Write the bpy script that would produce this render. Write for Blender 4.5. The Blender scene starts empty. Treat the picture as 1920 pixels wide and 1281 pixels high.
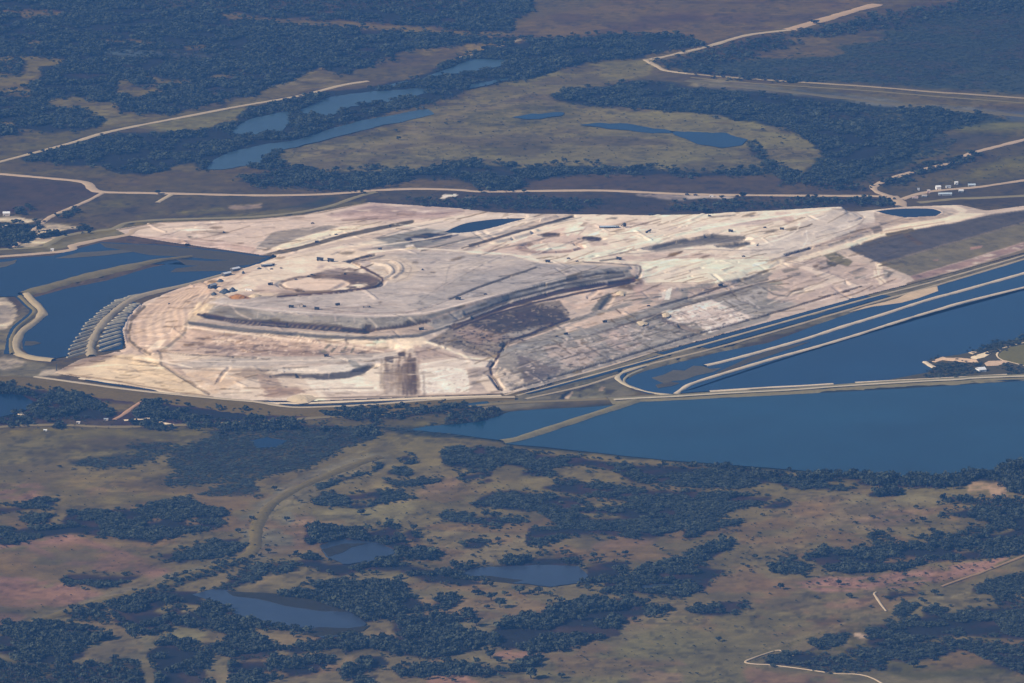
import bpy, math, random
import numpy as np

# ---------------------------------------------------------------- camera, sky, sun, exposure
S = bpy.context.scene
CAM_H, PITCH, FPX, PW, PH = 3000.0, math.radians(12.0), 12024.0, 1920.0, 1281.0
cam_data = bpy.data.cameras.new("camera")
cam_data.sensor_width = 36.0
cam_data.lens = 36.0 * FPX / PW
cam_data.clip_start = 10.0
cam_data.clip_end = 120000.0
cam = bpy.data.objects.new("camera", cam_data)
S.collection.objects.link(cam)
cam.location = (0, 0, CAM_H)
cam.rotation_euler = (math.radians(90) - PITCH, 0, 0)
S.camera = cam

SUN_EL, SUN_AZ = math.radians(34), math.radians(243)      # azimuth clockwise from the view direction (+Y)
world = bpy.data.worlds.new("World")
S.world = world
world.use_nodes = True
wn = world.node_tree.nodes
wn.clear()
sky = wn.new("ShaderNodeTexSky")
sky.sky_type = 'NISHITA'
sky.sun_disc = False
sky.sun_elevation = SUN_EL
sky.sun_rotation = SUN_AZ
sky.altitude = 100
bg = wn.new("ShaderNodeBackground")
bg.inputs[1].default_value = 0.07
wo = wn.new("ShaderNodeOutputWorld")
world.node_tree.links.new(sky.outputs[0], bg.inputs[0])
world.node_tree.links.new(bg.outputs[0], wo.inputs[0])

sun_d = bpy.data.lights.new("sun", 'SUN')
sun_d.energy = 5.0
sun_d.angle = math.radians(0.5)
sun_d.color = (1.0, 0.89, 0.75)
sun = bpy.data.objects.new("sun", sun_d)
S.collection.objects.link(sun)
sdir = (math.sin(SUN_AZ) * math.cos(SUN_EL), math.cos(SUN_AZ) * math.cos(SUN_EL), math.sin(SUN_EL))
import mathutils
sun.rotation_euler = mathutils.Vector(sdir).to_track_quat('Z', 'Y').to_euler()
sun.location = (0, 14000, 6000)

S.view_settings.view_transform = 'Standard'
S.view_settings.look = 'None'
S.view_settings.exposure = 0.22
S.view_settings.gamma = 1.0
S.view_settings.use_curve_mapping = False
S.cycles.max_bounces = 6
S.cycles.volume_bounces = 1

# air: one closed box of thin even haze round camera and land
HAZE_D, HAZE_C = 1.65e-5, (0.135, 0.40, 1.0)

# light model used to turn a colour seen in the photograph into the surface's own (base) colour
GAIN = np.array([0.955, 0.94, 0.975]) * 1.165
HZ = np.array([0.117, 0.236, 0.526]) * 1.165       # air light of an endless column

RNG = np.random.default_rng(7)
random.seed(7)

# ---------------------------------------------------------------- perspective helpers
cp, sp = math.cos(PITCH), math.sin(PITCH)
def W(px, py, z=0.0):
    px = np.asarray(px, float); py = np.asarray(py, float)
    u = (px - PW / 2) / FPX; v = -(py - PH / 2) / FPX
    dx, dy, dz = u, cp + v * sp, -sp + v * cp
    t = (z - CAM_H) / dz
    return dx * t, dy * t
def P(x, y, z):
    h = z - CAM_H
    f = y * cp - h * sp
    return PW / 2 + FPX * x / f, PH / 2 - FPX * (y * sp + h * cp) / f

# ---------------------------------------------------------------- noise
def hash2(ix, iy, seed):
    h = (ix.astype(np.int64) * 374761393 + iy.astype(np.int64) * 668265263 + seed * 974634777) & 0xFFFFFFFF
    h = ((h ^ (h >> 13)) * 1274126177) & 0xFFFFFFFF
    h = (h ^ (h >> 16)) & 0xFFFFFF
    return (h / float(0xFFFFFF)).astype(np.float32)
def vnoise(x, y, seed):
    ix = np.floor(x); iy = np.floor(y)
    fx = (x - ix).astype(np.float32); fy = (y - iy).astype(np.float32)
    fx = fx * fx * (3 - 2 * fx); fy = fy * fy * (3 - 2 * fy)
    a = hash2(ix, iy, seed); b = hash2(ix + 1, iy, seed)
    c = hash2(ix, iy + 1, seed); d = hash2(ix + 1, iy + 1, seed)
    return (a + (b - a) * fx) * (1 - fy) + (c + (d - c) * fx) * fy
def fbm(x, y, size, seed, oct=4):
    s = 0; amp = 1; tot = 0
    x = np.asarray(x, float) / size; y = np.asarray(y, float) / size
    for o in range(oct):
        s = s + amp * vnoise(x * 2 ** o + 17.3 * o, y * 2 ** o + 5.1 * o, seed + o)
        tot += amp; amp *= 0.55
    return s / tot            # 0..1, mean .5

# ---------------------------------------------------------------- reading traced outlines
def snap(x, y):
    if x <= 0: x = -260.0
    if x >= 1920: x = 2180.0
    if y <= 0: y = -70.0
    if y >= 1281: y = 1350.0
    return x, y
def pts(s):
    """outline given in photo pixels; ends on the frame edge are carried on beyond it in their own direction"""
    q = np.array([[float(k) for k in w.split(',')] for w in s.split()])
    out = q.copy(); n = len(q)
    for i in range(n):
        x, y = q[i, 0], q[i, 1]
        if x <= 0 or x >= 1920:
            for j in (i - 1, i + 1):
                if 0 <= j < n and 0 < q[j, 0] < 1920 and abs(q[j, 0] - x) > 3:
                    m = (y - q[j, 1]) / (x - q[j, 0])
                    if abs(m) < .6: out[i, 1] = y + m * (260 if x >= 1920 else -260); break
        out[i, 0], out[i, 1] = snap(x, out[i, 1])
        if y <= 0 or y >= 1281: out[i, 1] = -70 if y <= 0 else 1350
    return out

OX, OY, CW, CHH = 270, 80, 2460, 1440       # canvas that holds traced masks (photo pixels plus a margin)
def poly_mask(p):
    x = p[:, 0] + OX; y = p[:, 1] + OY
    y0 = max(0, int(y.min()) - 1); y1 = min(CHH, int(y.max()) + 2)
    m = np.zeros((y1 - y0, CW + 1), np.int16)
    n = len(x)
    for i in range(n):
        xa, ya, xb, yb = x[i], y[i], x[(i + 1) % n], y[(i + 1) % n]
        if ya == yb: continue
        if ya > yb: xa, ya, xb, yb = xb, yb, xa, ya
        r0 = max(int(math.ceil(ya - .5)), y0); r1 = min(int(math.ceil(yb - .5)), y1)
        if r1 <= r0: continue
        r = np.arange(r0, r1)
        xs = np.clip(np.ceil(xa + (r + .5 - ya) * (xb - xa) / (yb - ya) - .5), 0, CW).astype(int)
        m[r - y0, xs] += 1
    return y0, y1, (np.cumsum(m, axis=1)[:, :CW] % 2).astype(np.float32)
def line_mask(p, w, soft=0.8):
    x = p[:, 0] + OX; y = p[:, 1] + OY
    y0 = max(0, int(y.min() - w - 2)); y1 = min(CHH, int(y.max() + w + 3))
    m = np.zeros((y1 - y0, CW), np.float32)
    for i in range(len(x) - 1):
        bx0 = max(0, int(min(x[i], x[i + 1]) - w - 2)); bx1 = min(CW, int(max(x[i], x[i + 1]) + w + 3))
        by0 = max(y0, int(min(y[i], y[i + 1]) - w - 2)); by1 = min(y1, int(max(y[i], y[i + 1]) + w + 3))
        if bx1 <= bx0 or by1 <= by0: continue
        gx, gy = np.meshgrid(np.arange(bx0, bx1) + .5, np.arange(by0, by1) + .5)
        dx, dy = x[i + 1] - x[i], y[i + 1] - y[i]
        L = dx * dx + dy * dy + 1e-9
        t = np.clip(((gx - x[i]) * dx + (gy - y[i]) * dy) / L, 0, 1)
        d = np.hypot(gx - x[i] - t * dx, gy - y[i] - t * dy)
        a = np.clip((w / 2 + soft - d) / (2 * soft), 0, 1)
        s = m[by0 - y0:by1 - y0, bx0:bx1]
        np.maximum(s, a, out=s)
    return y0, y1, m
def blur(a, k):
    if k < 1: return a
    for ax in (0, 1):
        pad = [(0, 0), (0, 0)]; pad[ax] = (k + 1, k)
        c = np.cumsum(np.pad(a, pad, mode='edge'), axis=ax, dtype=np.float64)
        n = a.shape[ax]
        hi = np.take(c, np.arange(2 * k + 1, n + 2 * k + 1), axis=ax); lo = np.take(c, np.arange(0, n), axis=ax)
        a = ((hi - lo) / (2 * k + 1)).astype(np.float32)
    return a
_gx, _gy = np.meshgrid(np.arange(CW) - OX + .5, np.arange(CHH) - OY + .5)
CX, CY = W(_gx, np.maximum(_gy, -75), 15.0)
CX = CX.astype(np.float32); CY = CY.astype(np.float32)
MOT = fbm(CX, CY, 70, 11, 4)                 # patchy noise laid over the land
MOT2 = fbm(CX, CY, 22, 23, 3)
def ell(cx, cy, rx, ry, n=22):
    a = np.arange(n) * 2 * math.pi / n
    k = 1 + .12 * np.sin(a * 3 + cx) + .08 * np.sin(a * 5 + cy)
    return np.stack([cx + rx * k * np.cos(a), cy + ry * k * np.sin(a)], 1)
def lin(c):
    c = np.asarray(c, float) / 255
    return np.where(c <= .04045, c / 12.92, ((c + .055) / 1.055) ** 2.4)
class Canvas:
    def __init__(s, col): s.a = np.zeros((CHH, CW, 3), np.float32); s.a[:] = col
    def op(s, y0, y1, m, col, alpha=1, soft=0, mott=0):
        if soft:
            e0 = max(0, y0 - soft); e1 = min(CHH, y1 + soft)
            m = blur(np.pad(m, ((y0 - e0, e1 - y1), (0, 0))), soft); y0, y1 = e0, e1
        if mott:
            n = .6 * MOT[y0:y1] + .4 * MOT2[y0:y1]
            m = m * np.clip((n - (.5 - .13 * (1 - mott) + .0)) / .10 + .5, 0, 1) if mott < 1 else m * np.clip((n - .5) / .06 + .5, 0, 1)
        m = (m * alpha)[..., None]
        s.a[y0:y1] = s.a[y0:y1] * (1 - m) + np.asarray(col, np.float32) * m
    def fill(s, t, col, alpha=1, soft=0, mott=0): s.op(*poly_mask(pts(t) if isinstance(t, str) else t), col, alpha, soft, mott)
    def line(s, t, w, col, alpha=1, soft=0.8): s.op(*line_mask(pts(t) if isinstance(t, str) else t, w, soft), col, alpha)
    def at(s, px, py):
        x = np.clip(px + OX - .5, 0, CW - 1.01); y = np.clip(py + OY - .5, 0, CHH - 1.01)
        ix = x.astype(int); iy = y.astype(int); fx = (x - ix)[..., None]; fy = (y - iy)[..., None]
        a = s.a
        return (a[iy, ix] * (1 - fx) + a[iy, ix + 1] * fx) * (1 - fy) + (a[iy + 1, ix] * (1 - fx) + a[iy + 1, ix + 1] * fx) * fy

def own_colour(rgb, dist):
    """seen colour (0-255 sRGB, at that distance through the air) -> base colour"""
    L = lin(rgb)
    T = np.exp(-HAZE_D * np.asarray(dist, float))[..., None]
    a = (L - HZ * (1 - T)) / (GAIN * T)
    return np.clip(a, .012, .9)

# ---------------------------------------------------------------- object helpers
C = S.collection
def tag(o, label=None, cat=None, group=None, kind=None):
    if label: o['label'] = label
    if cat: o['category'] = cat
    if group: o['group'] = group
    if kind: o['kind'] = kind
    return o
def mesh_np(name, co, faces, mat, parent=None, link=True, smooth=False):
    """faces: (n,k) int array or list of lists"""
    me = bpy.data.meshes.new(name)
    co = np.asarray(co, np.float32)
    if isinstance(faces, np.ndarray):
        n, k = faces.shape
        me.vertices.add(len(co)); me.vertices.foreach_set('co', co.ravel())
        me.loops.add(n * k); me.loops.foreach_set('vertex_index', faces.astype(np.int32).ravel())
        me.polygons.add(n); me.polygons.foreach_set('loop_start', np.arange(0, n * k, k, dtype=np.int32))
        me.update(calc_edges=True)
    else:
        me.from_pydata([tuple(map(float, c)) for c in co], [], faces)
        me.update()
    me.shade_smooth() if smooth else me.shade_flat()
    if mat is not None: me.materials.append(mat)
    o = bpy.data.objects.new(name, me)
    if link: C.objects.link(o)
    if parent: o.parent = parent
    return o
def empty(name, loc, rz=0):
    o = bpy.data.objects.new(name, None)
    o.empty_display_size = 2
    o.location = loc; o.rotation_euler = (0, 0, rz)
    C.objects.link(o)
    return o
def copy_tree(o, parent=None):
    c = o.copy(); C.objects.link(c)
    if parent: c.parent = parent
    for ch in o.children: copy_tree(ch, c)
    return c

# ---------------------------------------------------------------- materials
def nmat(name, build):
    m = bpy.data.materials.new(name); m.use_nodes = True
    nt = m.node_tree; nt.nodes.clear()
    out = nt.nodes.new('ShaderNodeOutputMaterial')
    b = nt.nodes.new('ShaderNodeBsdfPrincipled')
    nt.links.new(b.outputs[0], out.inputs[0])
    build(nt, b)
    return m
def noise_mul(nt, col_socket, scales, amt, b):
    """multiply a colour by world-space noise of several sizes"""
    geo = nt.nodes.new('ShaderNodeNewGeometry')
    cur = col_socket
    for sc, am in zip(scales, amt):
        n = nt.nodes.new('ShaderNodeTexNoise'); n.inputs['Scale'].default_value = sc; n.inputs['Detail'].default_value = 4
        n.inputs['Roughness'].default_value = .6
        nt.links.new(geo.outputs['Position'], n.inputs['Vector'])
        r = nt.nodes.new('ShaderNodeMapRange')
        r.inputs[1].default_value = .25; r.inputs[2].default_value = .75
        r.inputs[3].default_value = 1 - am; r.inputs[4].default_value = 1 + am
        nt.links.new(n.outputs['Fac'], r.inputs[0])
        mx = nt.nodes.new('ShaderNodeVectorMath'); mx.operation = 'SCALE'
        nt.links.new(cur, mx.inputs[0]); nt.links.new(r.outputs[0], mx.inputs['Scale'])
        cur = mx.outputs[0]
    nt.links.new(cur, b.inputs['Base Color'])
def attr_mat(name, scales, amt, rough=.95):
    def f(nt, b):
        a = nt.nodes.new('ShaderNodeAttribute'); a.attribute_name = 'base_colour'
        noise_mul(nt, a.outputs['Color'], scales, amt, b)
        b.inputs['Roughness'].default_value = rough; b.inputs['Specular IOR Level'].default_value = .15
    return nmat(name, f)
def plain_mat(name, col, scales=(.15,), amt=(.2,), rough=.9, spec=.2, metal=0):
    def f(nt, b):
        c = nt.nodes.new('ShaderNodeRGB'); c.outputs[0].default_value = (*col, 1)
        noise_mul(nt, c.outputs[0], scales, amt, b)
        b.inputs['Roughness'].default_value = rough; b.inputs['Specular IOR Level'].default_value = spec
        b.inputs['Metallic'].default_value = metal
    return nmat(name, f)
def seen(rgb, py=640):
    x, y = W(960, py); d = math.hypot(float(y), CAM_H)
    return tuple(float(v) for v in own_colour(np.array([rgb], float), np.array([d]))[0])
def water_mat(name, col, rough=.12, ior=1.33, spec=.5):
    def f(nt, b):
        geo = nt.nodes.new('ShaderNodeNewGeometry')
        c = nt.nodes.new('ShaderNodeRGB'); c.outputs[0].default_value = (*col, 1)
        noise_mul(nt, c.outputs[0], (.0016, .007, .03), (.34, .22, .12), b)
        b.inputs['Roughness'].default_value = rough
        b.inputs['IOR'].default_value = ior
        b.inputs['Specular IOR Level'].default_value = spec
        n = nt.nodes.new('ShaderNodeTexNoise'); n.inputs['Scale'].default_value = .25; n.inputs['Detail'].default_value = 3
        nt.links.new(geo.outputs['Position'], n.inputs['Vector'])
        bp = nt.nodes.new('ShaderNodeBump'); bp.inputs['Strength'].default_value = .5; bp.inputs['Distance'].default_value = .35
        nt.links.new(n.outputs['Fac'], bp.inputs['Height'])
        nt.links.new(bp.outputs[0], b.inputs['Normal'])
    return nmat(name, f)
# ---------------------------------------------------------------- the plain: traced land cover
G_FAR = (100, 99, 106)
land = Canvas((104, 98, 95))
# broad tone of the grassland, far to near
land.fill("0,0 1920,0 1920,330 0,330", (102, 100, 104), soft=6)
land.fill("0,330 1920,330 1920,420 0,420", (92, 92, 97), soft=6)
land.fill("0,420 1920,420 1920,780 0,780", (96, 92, 92), soft=6)
land.fill("0,790 1920,790 1920,1281 0,1281", (101, 94, 88), soft=8)
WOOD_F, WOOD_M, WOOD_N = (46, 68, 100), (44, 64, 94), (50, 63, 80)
for t, c, al, sf, mo in [
    # far right smooth fields
    ("955,60 1000,30 1060,20 1120,10 1180,0 1640,0 1640,12 1560,28 1480,50 1400,62 1310,82 1240,90 1190,66 1100,66 1000,72", (108, 101, 107), 1, 3, 0),
    ("1200,30 1300,22 1350,30 1250,50 1180,50", (90, 90, 102), .7, 5, 0),
    ("1480,105 1640,75 1700,35 1760,15 1920,0 1920,176 1800,168 1640,158 1500,150 1300,132 1260,122", (75, 88, 110), 1, 4, 0),
    ("1620,60 1920,50 1920,140 1640,140", (71, 86, 110), .8, 8, 0),
    ("1300,80 1420,62 1500,58 1420,75 1460,88 1380,98 1310,105", (96, 94, 100), .9, 3, .4),
    ("1440,75 1520,66 1545,70 1660,65 1670,78 1560,82 1480,80", (110, 102, 102), .8, 2, .5),
    ("1400,98 1470,92 1560,85 1590,100 1540,108 1430,108", (106, 100, 102), .8, 2, .4),
    # tan bands on the far left
    ("0,20 60,15 140,22 145,28 60,33 0,31", (116, 107, 108), 1, 2, .2),
    ("393,26 440,22 510,32 640,34 760,44 900,58 960,66 950,73 800,63 640,55 560,46 480,40 400,33", (113, 104, 106), 1, 2, .15),
    ("560,22 620,18 640,24 590,28", (113, 104, 106), .9, 2, 0),
    ("240,0 300,0 270,6", (98, 105, 130), .8, 2, 0),
    ("0,103 95,106 138,113 110,120 78,124 86,140 82,150 52,158 60,175 55,181 0,178", (116, 108, 104), 1, 1, .1),
    ("77,198 90,186 140,178 165,182 180,190 225,190 230,210 310,215 330,212 250,232 195,236 190,228 150,212 105,207", (116, 110, 106), 1, 1, .1),
    ("217,150 235,146 290,140 310,148 380,152 390,140 460,133 455,140 400,152 350,160 345,170 300,178 260,185 215,172", (113, 106, 104), 1, 1, .1),
    ("160,76 240,72 330,80 300,84 180,82", (108, 102, 106), .9, 2, .2),
    ("40,75 72,74 76,88 48,90", (112, 106, 106), .8, 2, .3),
    ("345,85 380,82 395,92 352,95", (112, 104, 106), .8, 2, .2),
    ("380,90 440,88 460,96 400,99", (108, 102, 106), .8, 2, .2),
    ("170,93 230,90 300,96 400,100 424,106 340,112 290,108 200,100", (84, 101, 126), 1, 2, 0),
    ("0,226 30,228 28,236 0,236", (118, 108, 104), 1, 1, 0),
    ("0,255 60,246 190,240 320,214 420,196 470,182 490,168 520,160 600,150 640,142 675,150 690,155 560,176 450,198 330,218 200,246 100,275 0,300", (106, 103, 102), 1, 2, 0),
    ("250,238 330,224 450,203 460,208 440,220 400,238 300,246", (120, 116, 106), 1, 2, .1),
    ("490,165 520,150 545,140 600,124 604,129 560,146 640,143 645,158 560,172", (122, 113, 108), 1, 2, .2),
    ("395,172 415,170 418,180 398,184", (104, 100, 102), .9, 2, 0),
    ("775,90 850,83 940,80 900,98 830,107 790,105", (118, 108, 106), 1, 1, .15),
    ("955,82 985,76 1010,86 1000,95 970,96", (116, 106, 106), 1, 2, .3),
    ("1015,76 1100,74 1180,70 1170,80 1080,80", (114, 104, 104), .9, 2, .4),
    # tree line floor
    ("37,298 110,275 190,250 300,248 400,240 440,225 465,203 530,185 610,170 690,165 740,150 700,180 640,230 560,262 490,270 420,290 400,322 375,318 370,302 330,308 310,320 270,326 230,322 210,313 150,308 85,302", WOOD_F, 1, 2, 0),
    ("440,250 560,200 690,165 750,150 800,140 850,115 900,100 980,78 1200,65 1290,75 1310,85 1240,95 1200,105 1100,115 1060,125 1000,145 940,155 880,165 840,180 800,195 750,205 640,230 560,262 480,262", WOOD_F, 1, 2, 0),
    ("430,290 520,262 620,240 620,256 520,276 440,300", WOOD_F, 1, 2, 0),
    # savanna in the bend
    ("510,290 560,275 640,258 760,228 810,200 900,165 1000,145 1100,120 1240,108 1235,125 1200,145 1080,165 1040,175 1050,190 1200,205 1300,210 1400,225 1480,240 1530,270 1540,290 1500,330 1400,325 1250,322 1170,322 1000,320 950,312 900,305 860,305 800,318 700,325 600,320 540,310", (117, 112, 108), 1, 2, 0),
    ("560,290 640,265 760,240 830,240 760,280 640,300", (124, 115, 108), .8, 5, .6),
    ("820,215 960,180 1060,150 1100,160 1020,200 900,235", (122, 114, 110), .7, 5, .6),
    ("1080,205 1200,205 1330,215 1460,240 1500,262 1470,262 1380,238 1250,222 1100,216", (124, 118, 106), .9, 3, .2),
    ("1400,262 1480,250 1532,275 1535,300 1480,318 1420,310 1410,290", (123, 116, 106), .9, 4, .3),
    ("860,215 980,195 1060,195 1090,225 980,240 900,238", (92, 98, 110), .7, 4, .4),
    ("640,245 720,232 760,240 720,262 650,262", (84, 90, 104), .6, 4, .4),
    ("1000,235 1100,240 1250,260 1300,280 1200,300 1050,290", (112, 108, 108), .6, 6, .5),
    ("900,270 1010,262 1040,275 950,290 900,288", (84, 92, 106), .55, 5, .5),
    # dark scrub right of the savanna
    ("1035,180 1060,172 1150,160 1200,150 1260,155 1380,168 1500,176 1600,190 1750,203 1870,215 1860,225 1800,235 1750,250 1720,270 1700,300 1650,312 1600,330 1500,335 1540,300 1535,275 1480,240 1400,225 1300,208 1200,203 1080,195", (62, 80, 105), 1, 3, 0),
    ("1560,196 1700,204 1860,216 1900,226 1800,236 1760,250 1780,280 1700,312 1640,338 1560,345 1500,336 1540,300 1520,240", (70, 85, 108), .9, 4, .1),
    ("1530,215 1580,210 1680,208 1710,222 1650,232 1560,228", (98, 97, 104), .8, 2, .6),
    ("1290,150 1380,152 1460,165 1600,178 1730,195 1920,205 1920,216 1780,210 1600,192 1450,174 1330,166", (110, 113, 124), 1, 2, .1),
    ("1285,150 1350,150 1420,160 1380,167 1300,160", (128, 120, 116), 1, 2, .2),
    ("1480,168 1580,172 1620,188 1500,180", (92, 98, 118), .8, 3, 0),
    ("1880,210 1920,205 1920,228 1890,228", (84, 98, 126), .8, 4, 0),
    ("1780,240 1840,228 1920,230 1920,246 1850,244 1790,250", (112, 113, 110), .8, 3, .2),
    ("1715,282 1740,280 1765,288 1745,296 1720,294", (112, 114, 112), .9, 2, .2),
    ("1750,255 1850,246 1900,250 1880,262 1800,275 1760,275", (82, 92, 112), .8, 4, .2),
    ("1600,330 1680,312 1790,298 1815,288 1860,276 1920,262 1920,340 1830,352 1750,368 1690,372 1660,360 1640,350 1700,326", (92, 93, 98), 1, 2, 0),
    ("1820,320 1870,300 1920,285 1920,330 1850,335 1800,340 1750,345", (112, 108, 104), .9, 4, .2),
    ("1700,345 1780,325 1830,322 1790,340 1720,352", (100, 98, 100), .8, 4, .2),
    # between the tree belt and the haul road
    ("860,350 900,356 960,357 990,345 1040,330 1100,326 1180,328 1250,322 1400,328 1490,332 1600,345 1640,352 1660,366 1400,364 1200,358 1000,357 880,356", (94, 91, 98), 1, 2, 0),
    ("680,355 720,345 780,336 860,340 890,350 860,356 780,353 700,357", (102, 96, 102), 1, 2, 0),
    ("380,318 440,310 520,308 600,318 560,322 450,334 460,342 540,352 640,358 600,362 300,358 200,356 175,348 230,326 310,322", (102, 97, 100), 1, 2, .1),
    ("330,310 370,304 380,318 350,322 315,322", (116, 106, 104), .9, 2, .2),
    ("0,330 160,346 170,354 190,362 150,380 100,398 60,402 0,402", (86, 86, 90), 1, 2, 0),
    ("195,364 640,370 690,366 640,380 560,395 480,405 330,410 220,420 130,415 110,405 150,385", (92, 92, 92), 1, 2, 0),
    ("160,385 230,372 260,380 200,400 130,412", (104, 103, 98), .8, 3, .3),
    ("250,402 330,392 420,390 430,395 330,402 260,408", (112, 108, 104), .9, 2, .15),
    ("428,386 490,382 496,388 440,393", (154, 132, 126), 1, 1, 0),
    ("520,395 600,372 640,368 610,384 560,395", (70, 84, 98), .9, 3, 0),
    ("40,394 62,388 68,390 30,398", (128, 126, 122), .8, 1, .1),
    ("700,362 880,358 1660,368 1690,388 1560,390 1330,402 1100,402 900,398 800,392 690,380 640,385", (80, 84, 95), 1, 2, 0),
    ("900,368 1000,366 1130,372 1250,380 1200,390 1000,385", (70, 80, 96), .8, 3, .3),
    ("700,365 760,362 850,366 830,378 720,376", (96, 95, 102), .7, 3, .2),
    ("1000,362 1100,362 1180,366 1120,370 1010,368", (98, 95, 98), .8, 2, .2),
    ("1190,361 1300,363 1390,364 1370,371 1330,375 1240,373 1200,366", (192, 168, 160), 1, 1, .1),
    ("828,365 858,363 856,369 830,370", (225, 205, 190), 1, 0, 0),
    ("875,368 895,368 894,371 876,371", (150, 135, 132), 1, 0, 0),
    ("1250,375 1320,380 1420,372 1500,374 1480,384 1350,392 1260,386", (104, 98, 98), .7, 3, .4),
    # yard on the far left
    ("0,404 12,405 46,405 52,410 75,411 74,413 62,414 48,417 30,418 0,418", (214, 190, 166), 1, 1, 0),
    ("76,418 110,418 150,422 176,426 173,430 130,434 110,438 80,442 70,444 112,443 90,455 60,461 32,463 50,452 58,440 60,430 70,424", (212, 186, 160), 1, 1, 0),
    ("100,420 112,422 104,428 84,430", (160, 145, 140), .8, 1, 0),
    ("0,420 40,422 60,428 40,450 24,462 0,464", (62, 72, 92), 1, 2, 0),
    ("62,424 80,420 85,424 70,430", (62, 74, 94), 1, 1, 0),
    ("38,455 44,442 60,432 58,446 46,456", (56, 70, 92), 1, 1, 0),
    ("69,443 100,438 140,430 172,428 175,431 140,436 100,442 74,445", (58, 72, 92), 1, 1, 0),
    ("0,466 50,465 95,456 116,445 160,436 235,419 300,412 640,384 690,370 690,382 570,402 480,412 300,418 240,440 187,449 137,459 100,472 0,480", (106, 103, 102), 1, 1, 0),
    ("0,472 60,470 110,458 160,444 230,432 240,436 180,448 120,464 0,478", (122, 117, 112), .8, 1, .1),
    # left reservoir: shore and bed
    ("0,478 100,470 190,450 240,440 330,455 515,480 430,513 330,545 240,560 165,622 130,662 95,676 40,672 0,700", (92, 88, 92), 1, 1, 0),
    ("0,557 14,556 33,572 38,586 22,602 8,618 0,628", (214, 192, 168), 1, 1, 0),
    ("0,575 20,572 26,586 8,606 0,612", (190, 172, 160), .8, 1, 0),
    ("0,628 10,618 36,590 46,580 50,560 70,560 84,586 70,606 44,636 36,668 60,676 110,684 118,695 100,704 60,708 0,704", (116, 111, 108), 1, 1, 0),
    ("0,670 40,672 60,680 20,692 0,692", (178, 160, 146), .9, 2, .2),
    ("70,690 100,690 130,697 110,704 75,705", (196, 176, 160), .9, 1, .1),
    ("44,684 66,676 100,682 90,690 50,694", (118, 114, 110), .9, 2, 0),
    # front embankment and ground before it
    ("0,705 65,708 250,734 400,749 480,756 560,766 620,766 800,750 945,742 965,748 900,753 830,763 700,771 600,776 520,774 430,769 280,749 150,736 0,723", (104, 98, 92), 1, 1, 0),
    ("0,706 50,711 65,714 50,716 0,712", (186, 150, 142), 1, 1, 0),
    ("0,716 18,716 26,719 0,720", (176, 140, 136), .9, 1, 0),
    ("0,724 180,742 300,752 520,776 700,774 880,760 950,755 940,762 800,772 640,782 480,794 300,800 200,803 60,800 0,802", (74, 76, 86), 1, 2, 0),
    ("170,752 250,755 270,760 240,775 215,780 195,765", (104, 98, 92), .9, 2, .1),
    ("60,775 110,765 190,783 230,790 160,800 70,798", (82, 82, 88), 1, 2, .2),
    ("0,803 60,803 300,803 480,797 640,786 800,776 900,768 900,800 840,805 720,798 690,795 480,803 390,812 330,845 300,850 170,855 100,865 0,870", (98, 94, 88), 1, 3, 0),
    ("100,825 240,818 330,816 380,822 300,840 160,850 110,842", (78, 80, 88), .8, 4, .3),
    ("30,845 120,838 140,855 60,862", (84, 84, 90), .7, 4, .2),
    # perimeter ground, right side
    ("900,753 965,745 1075,700 1200,668 1440,605 1640,548 1700,532 1920,475 1920,492 1830,516 1750,540 1640,570 1560,600 1440,643 1300,673 1200,700 1165,720 1200,738 1160,752 1060,752 960,768 880,778", (112, 110, 112), 1, 1, 0),
    ("1060,740 1075,722 1110,712 1140,722 1150,740 1110,746 1070,748", (122, 120, 112), 1, 1, .1),
    ("1062,745 1068,734 1076,738 1072,748", (196, 168, 150), 1, 1, 0),
    ("1122,726 1135,722 1138,728 1128,732", (206, 172, 150), 1, 0, 0),
    ("1052,748 1056,734 1068,732 1070,736 1062,748", (52, 66, 92), 1, 1, 0),
    ("1075,734 1090,720 1120,717 1122,722 1095,726 1082,736", (64, 74, 92), 1, 1, 0),
    ("1135,728 1160,730 1152,740 1140,738", (72, 80, 96), .9, 1, 0),
    ("1165,700 1180,690 1215,682 1200,700 1175,712 1172,724 1190,735 1165,725", (112, 108, 102), 1, 1, 0),
    # near left meadows
    ("0,1010 60,1010 130,1000 180,1012 260,1045 320,1073 290,1085 230,1072 130,1060 60,1035 0,1032", (126, 97, 98), 1, 4, .2),
    ("0,1080 60,1083 110,1095 180,1105 200,1115 110,1138 40,1138 0,1135", (129, 98, 99), 1, 4, .1),
    ("0,910 60,903 90,918 60,938 0,935", (124, 97, 98), 1, 5, .2),
    ("0,1150 40,1153 36,1166 0,1174", (123, 97, 98), 1, 4, .1),
    ("80,1025 140,1020 200,1040 180,1055 110,1050", (104, 96, 86), .8, 5, .3),
    ("0,1050 60,1055 110,1075 80,1085 0,1075", (92, 88, 82), .8, 5, .3),
    ("90,905 200,890 310,885 310,907 420,910 370,925 250,945 110,950 120,930", (106, 98, 86), .9, 5, .1),
    ("150,910 200,905 210,925 160,932", (118, 98, 92), .7, 5, .3),
    ("700,848 722,852 735,866 700,880 640,902 600,916 560,945 552,990 560,1028 500,1048 470,1050 450,1052 350,1086 220,1124 100,1162 0,1196 0,1178 100,1142 220,1104 350,1066 440,1034 456,1010 456,970 478,940 530,908 600,880 660,858", (108, 105, 101), .95, 2, .05),
    ("553,960 580,955 592,985 590,1025 560,1030 548,1000", (126, 104, 98), .9, 3, .1),
    ("600,890 690,855 720,850 735,875 660,905 600,925 560,945 500,990 470,1000 470,960 540,915", (112, 104, 94), .9, 3, .1),
    ("590,955 640,950 740,935 790,945 740,985 650,985 590,975", (116, 108, 94), .9, 3, .1),
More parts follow.
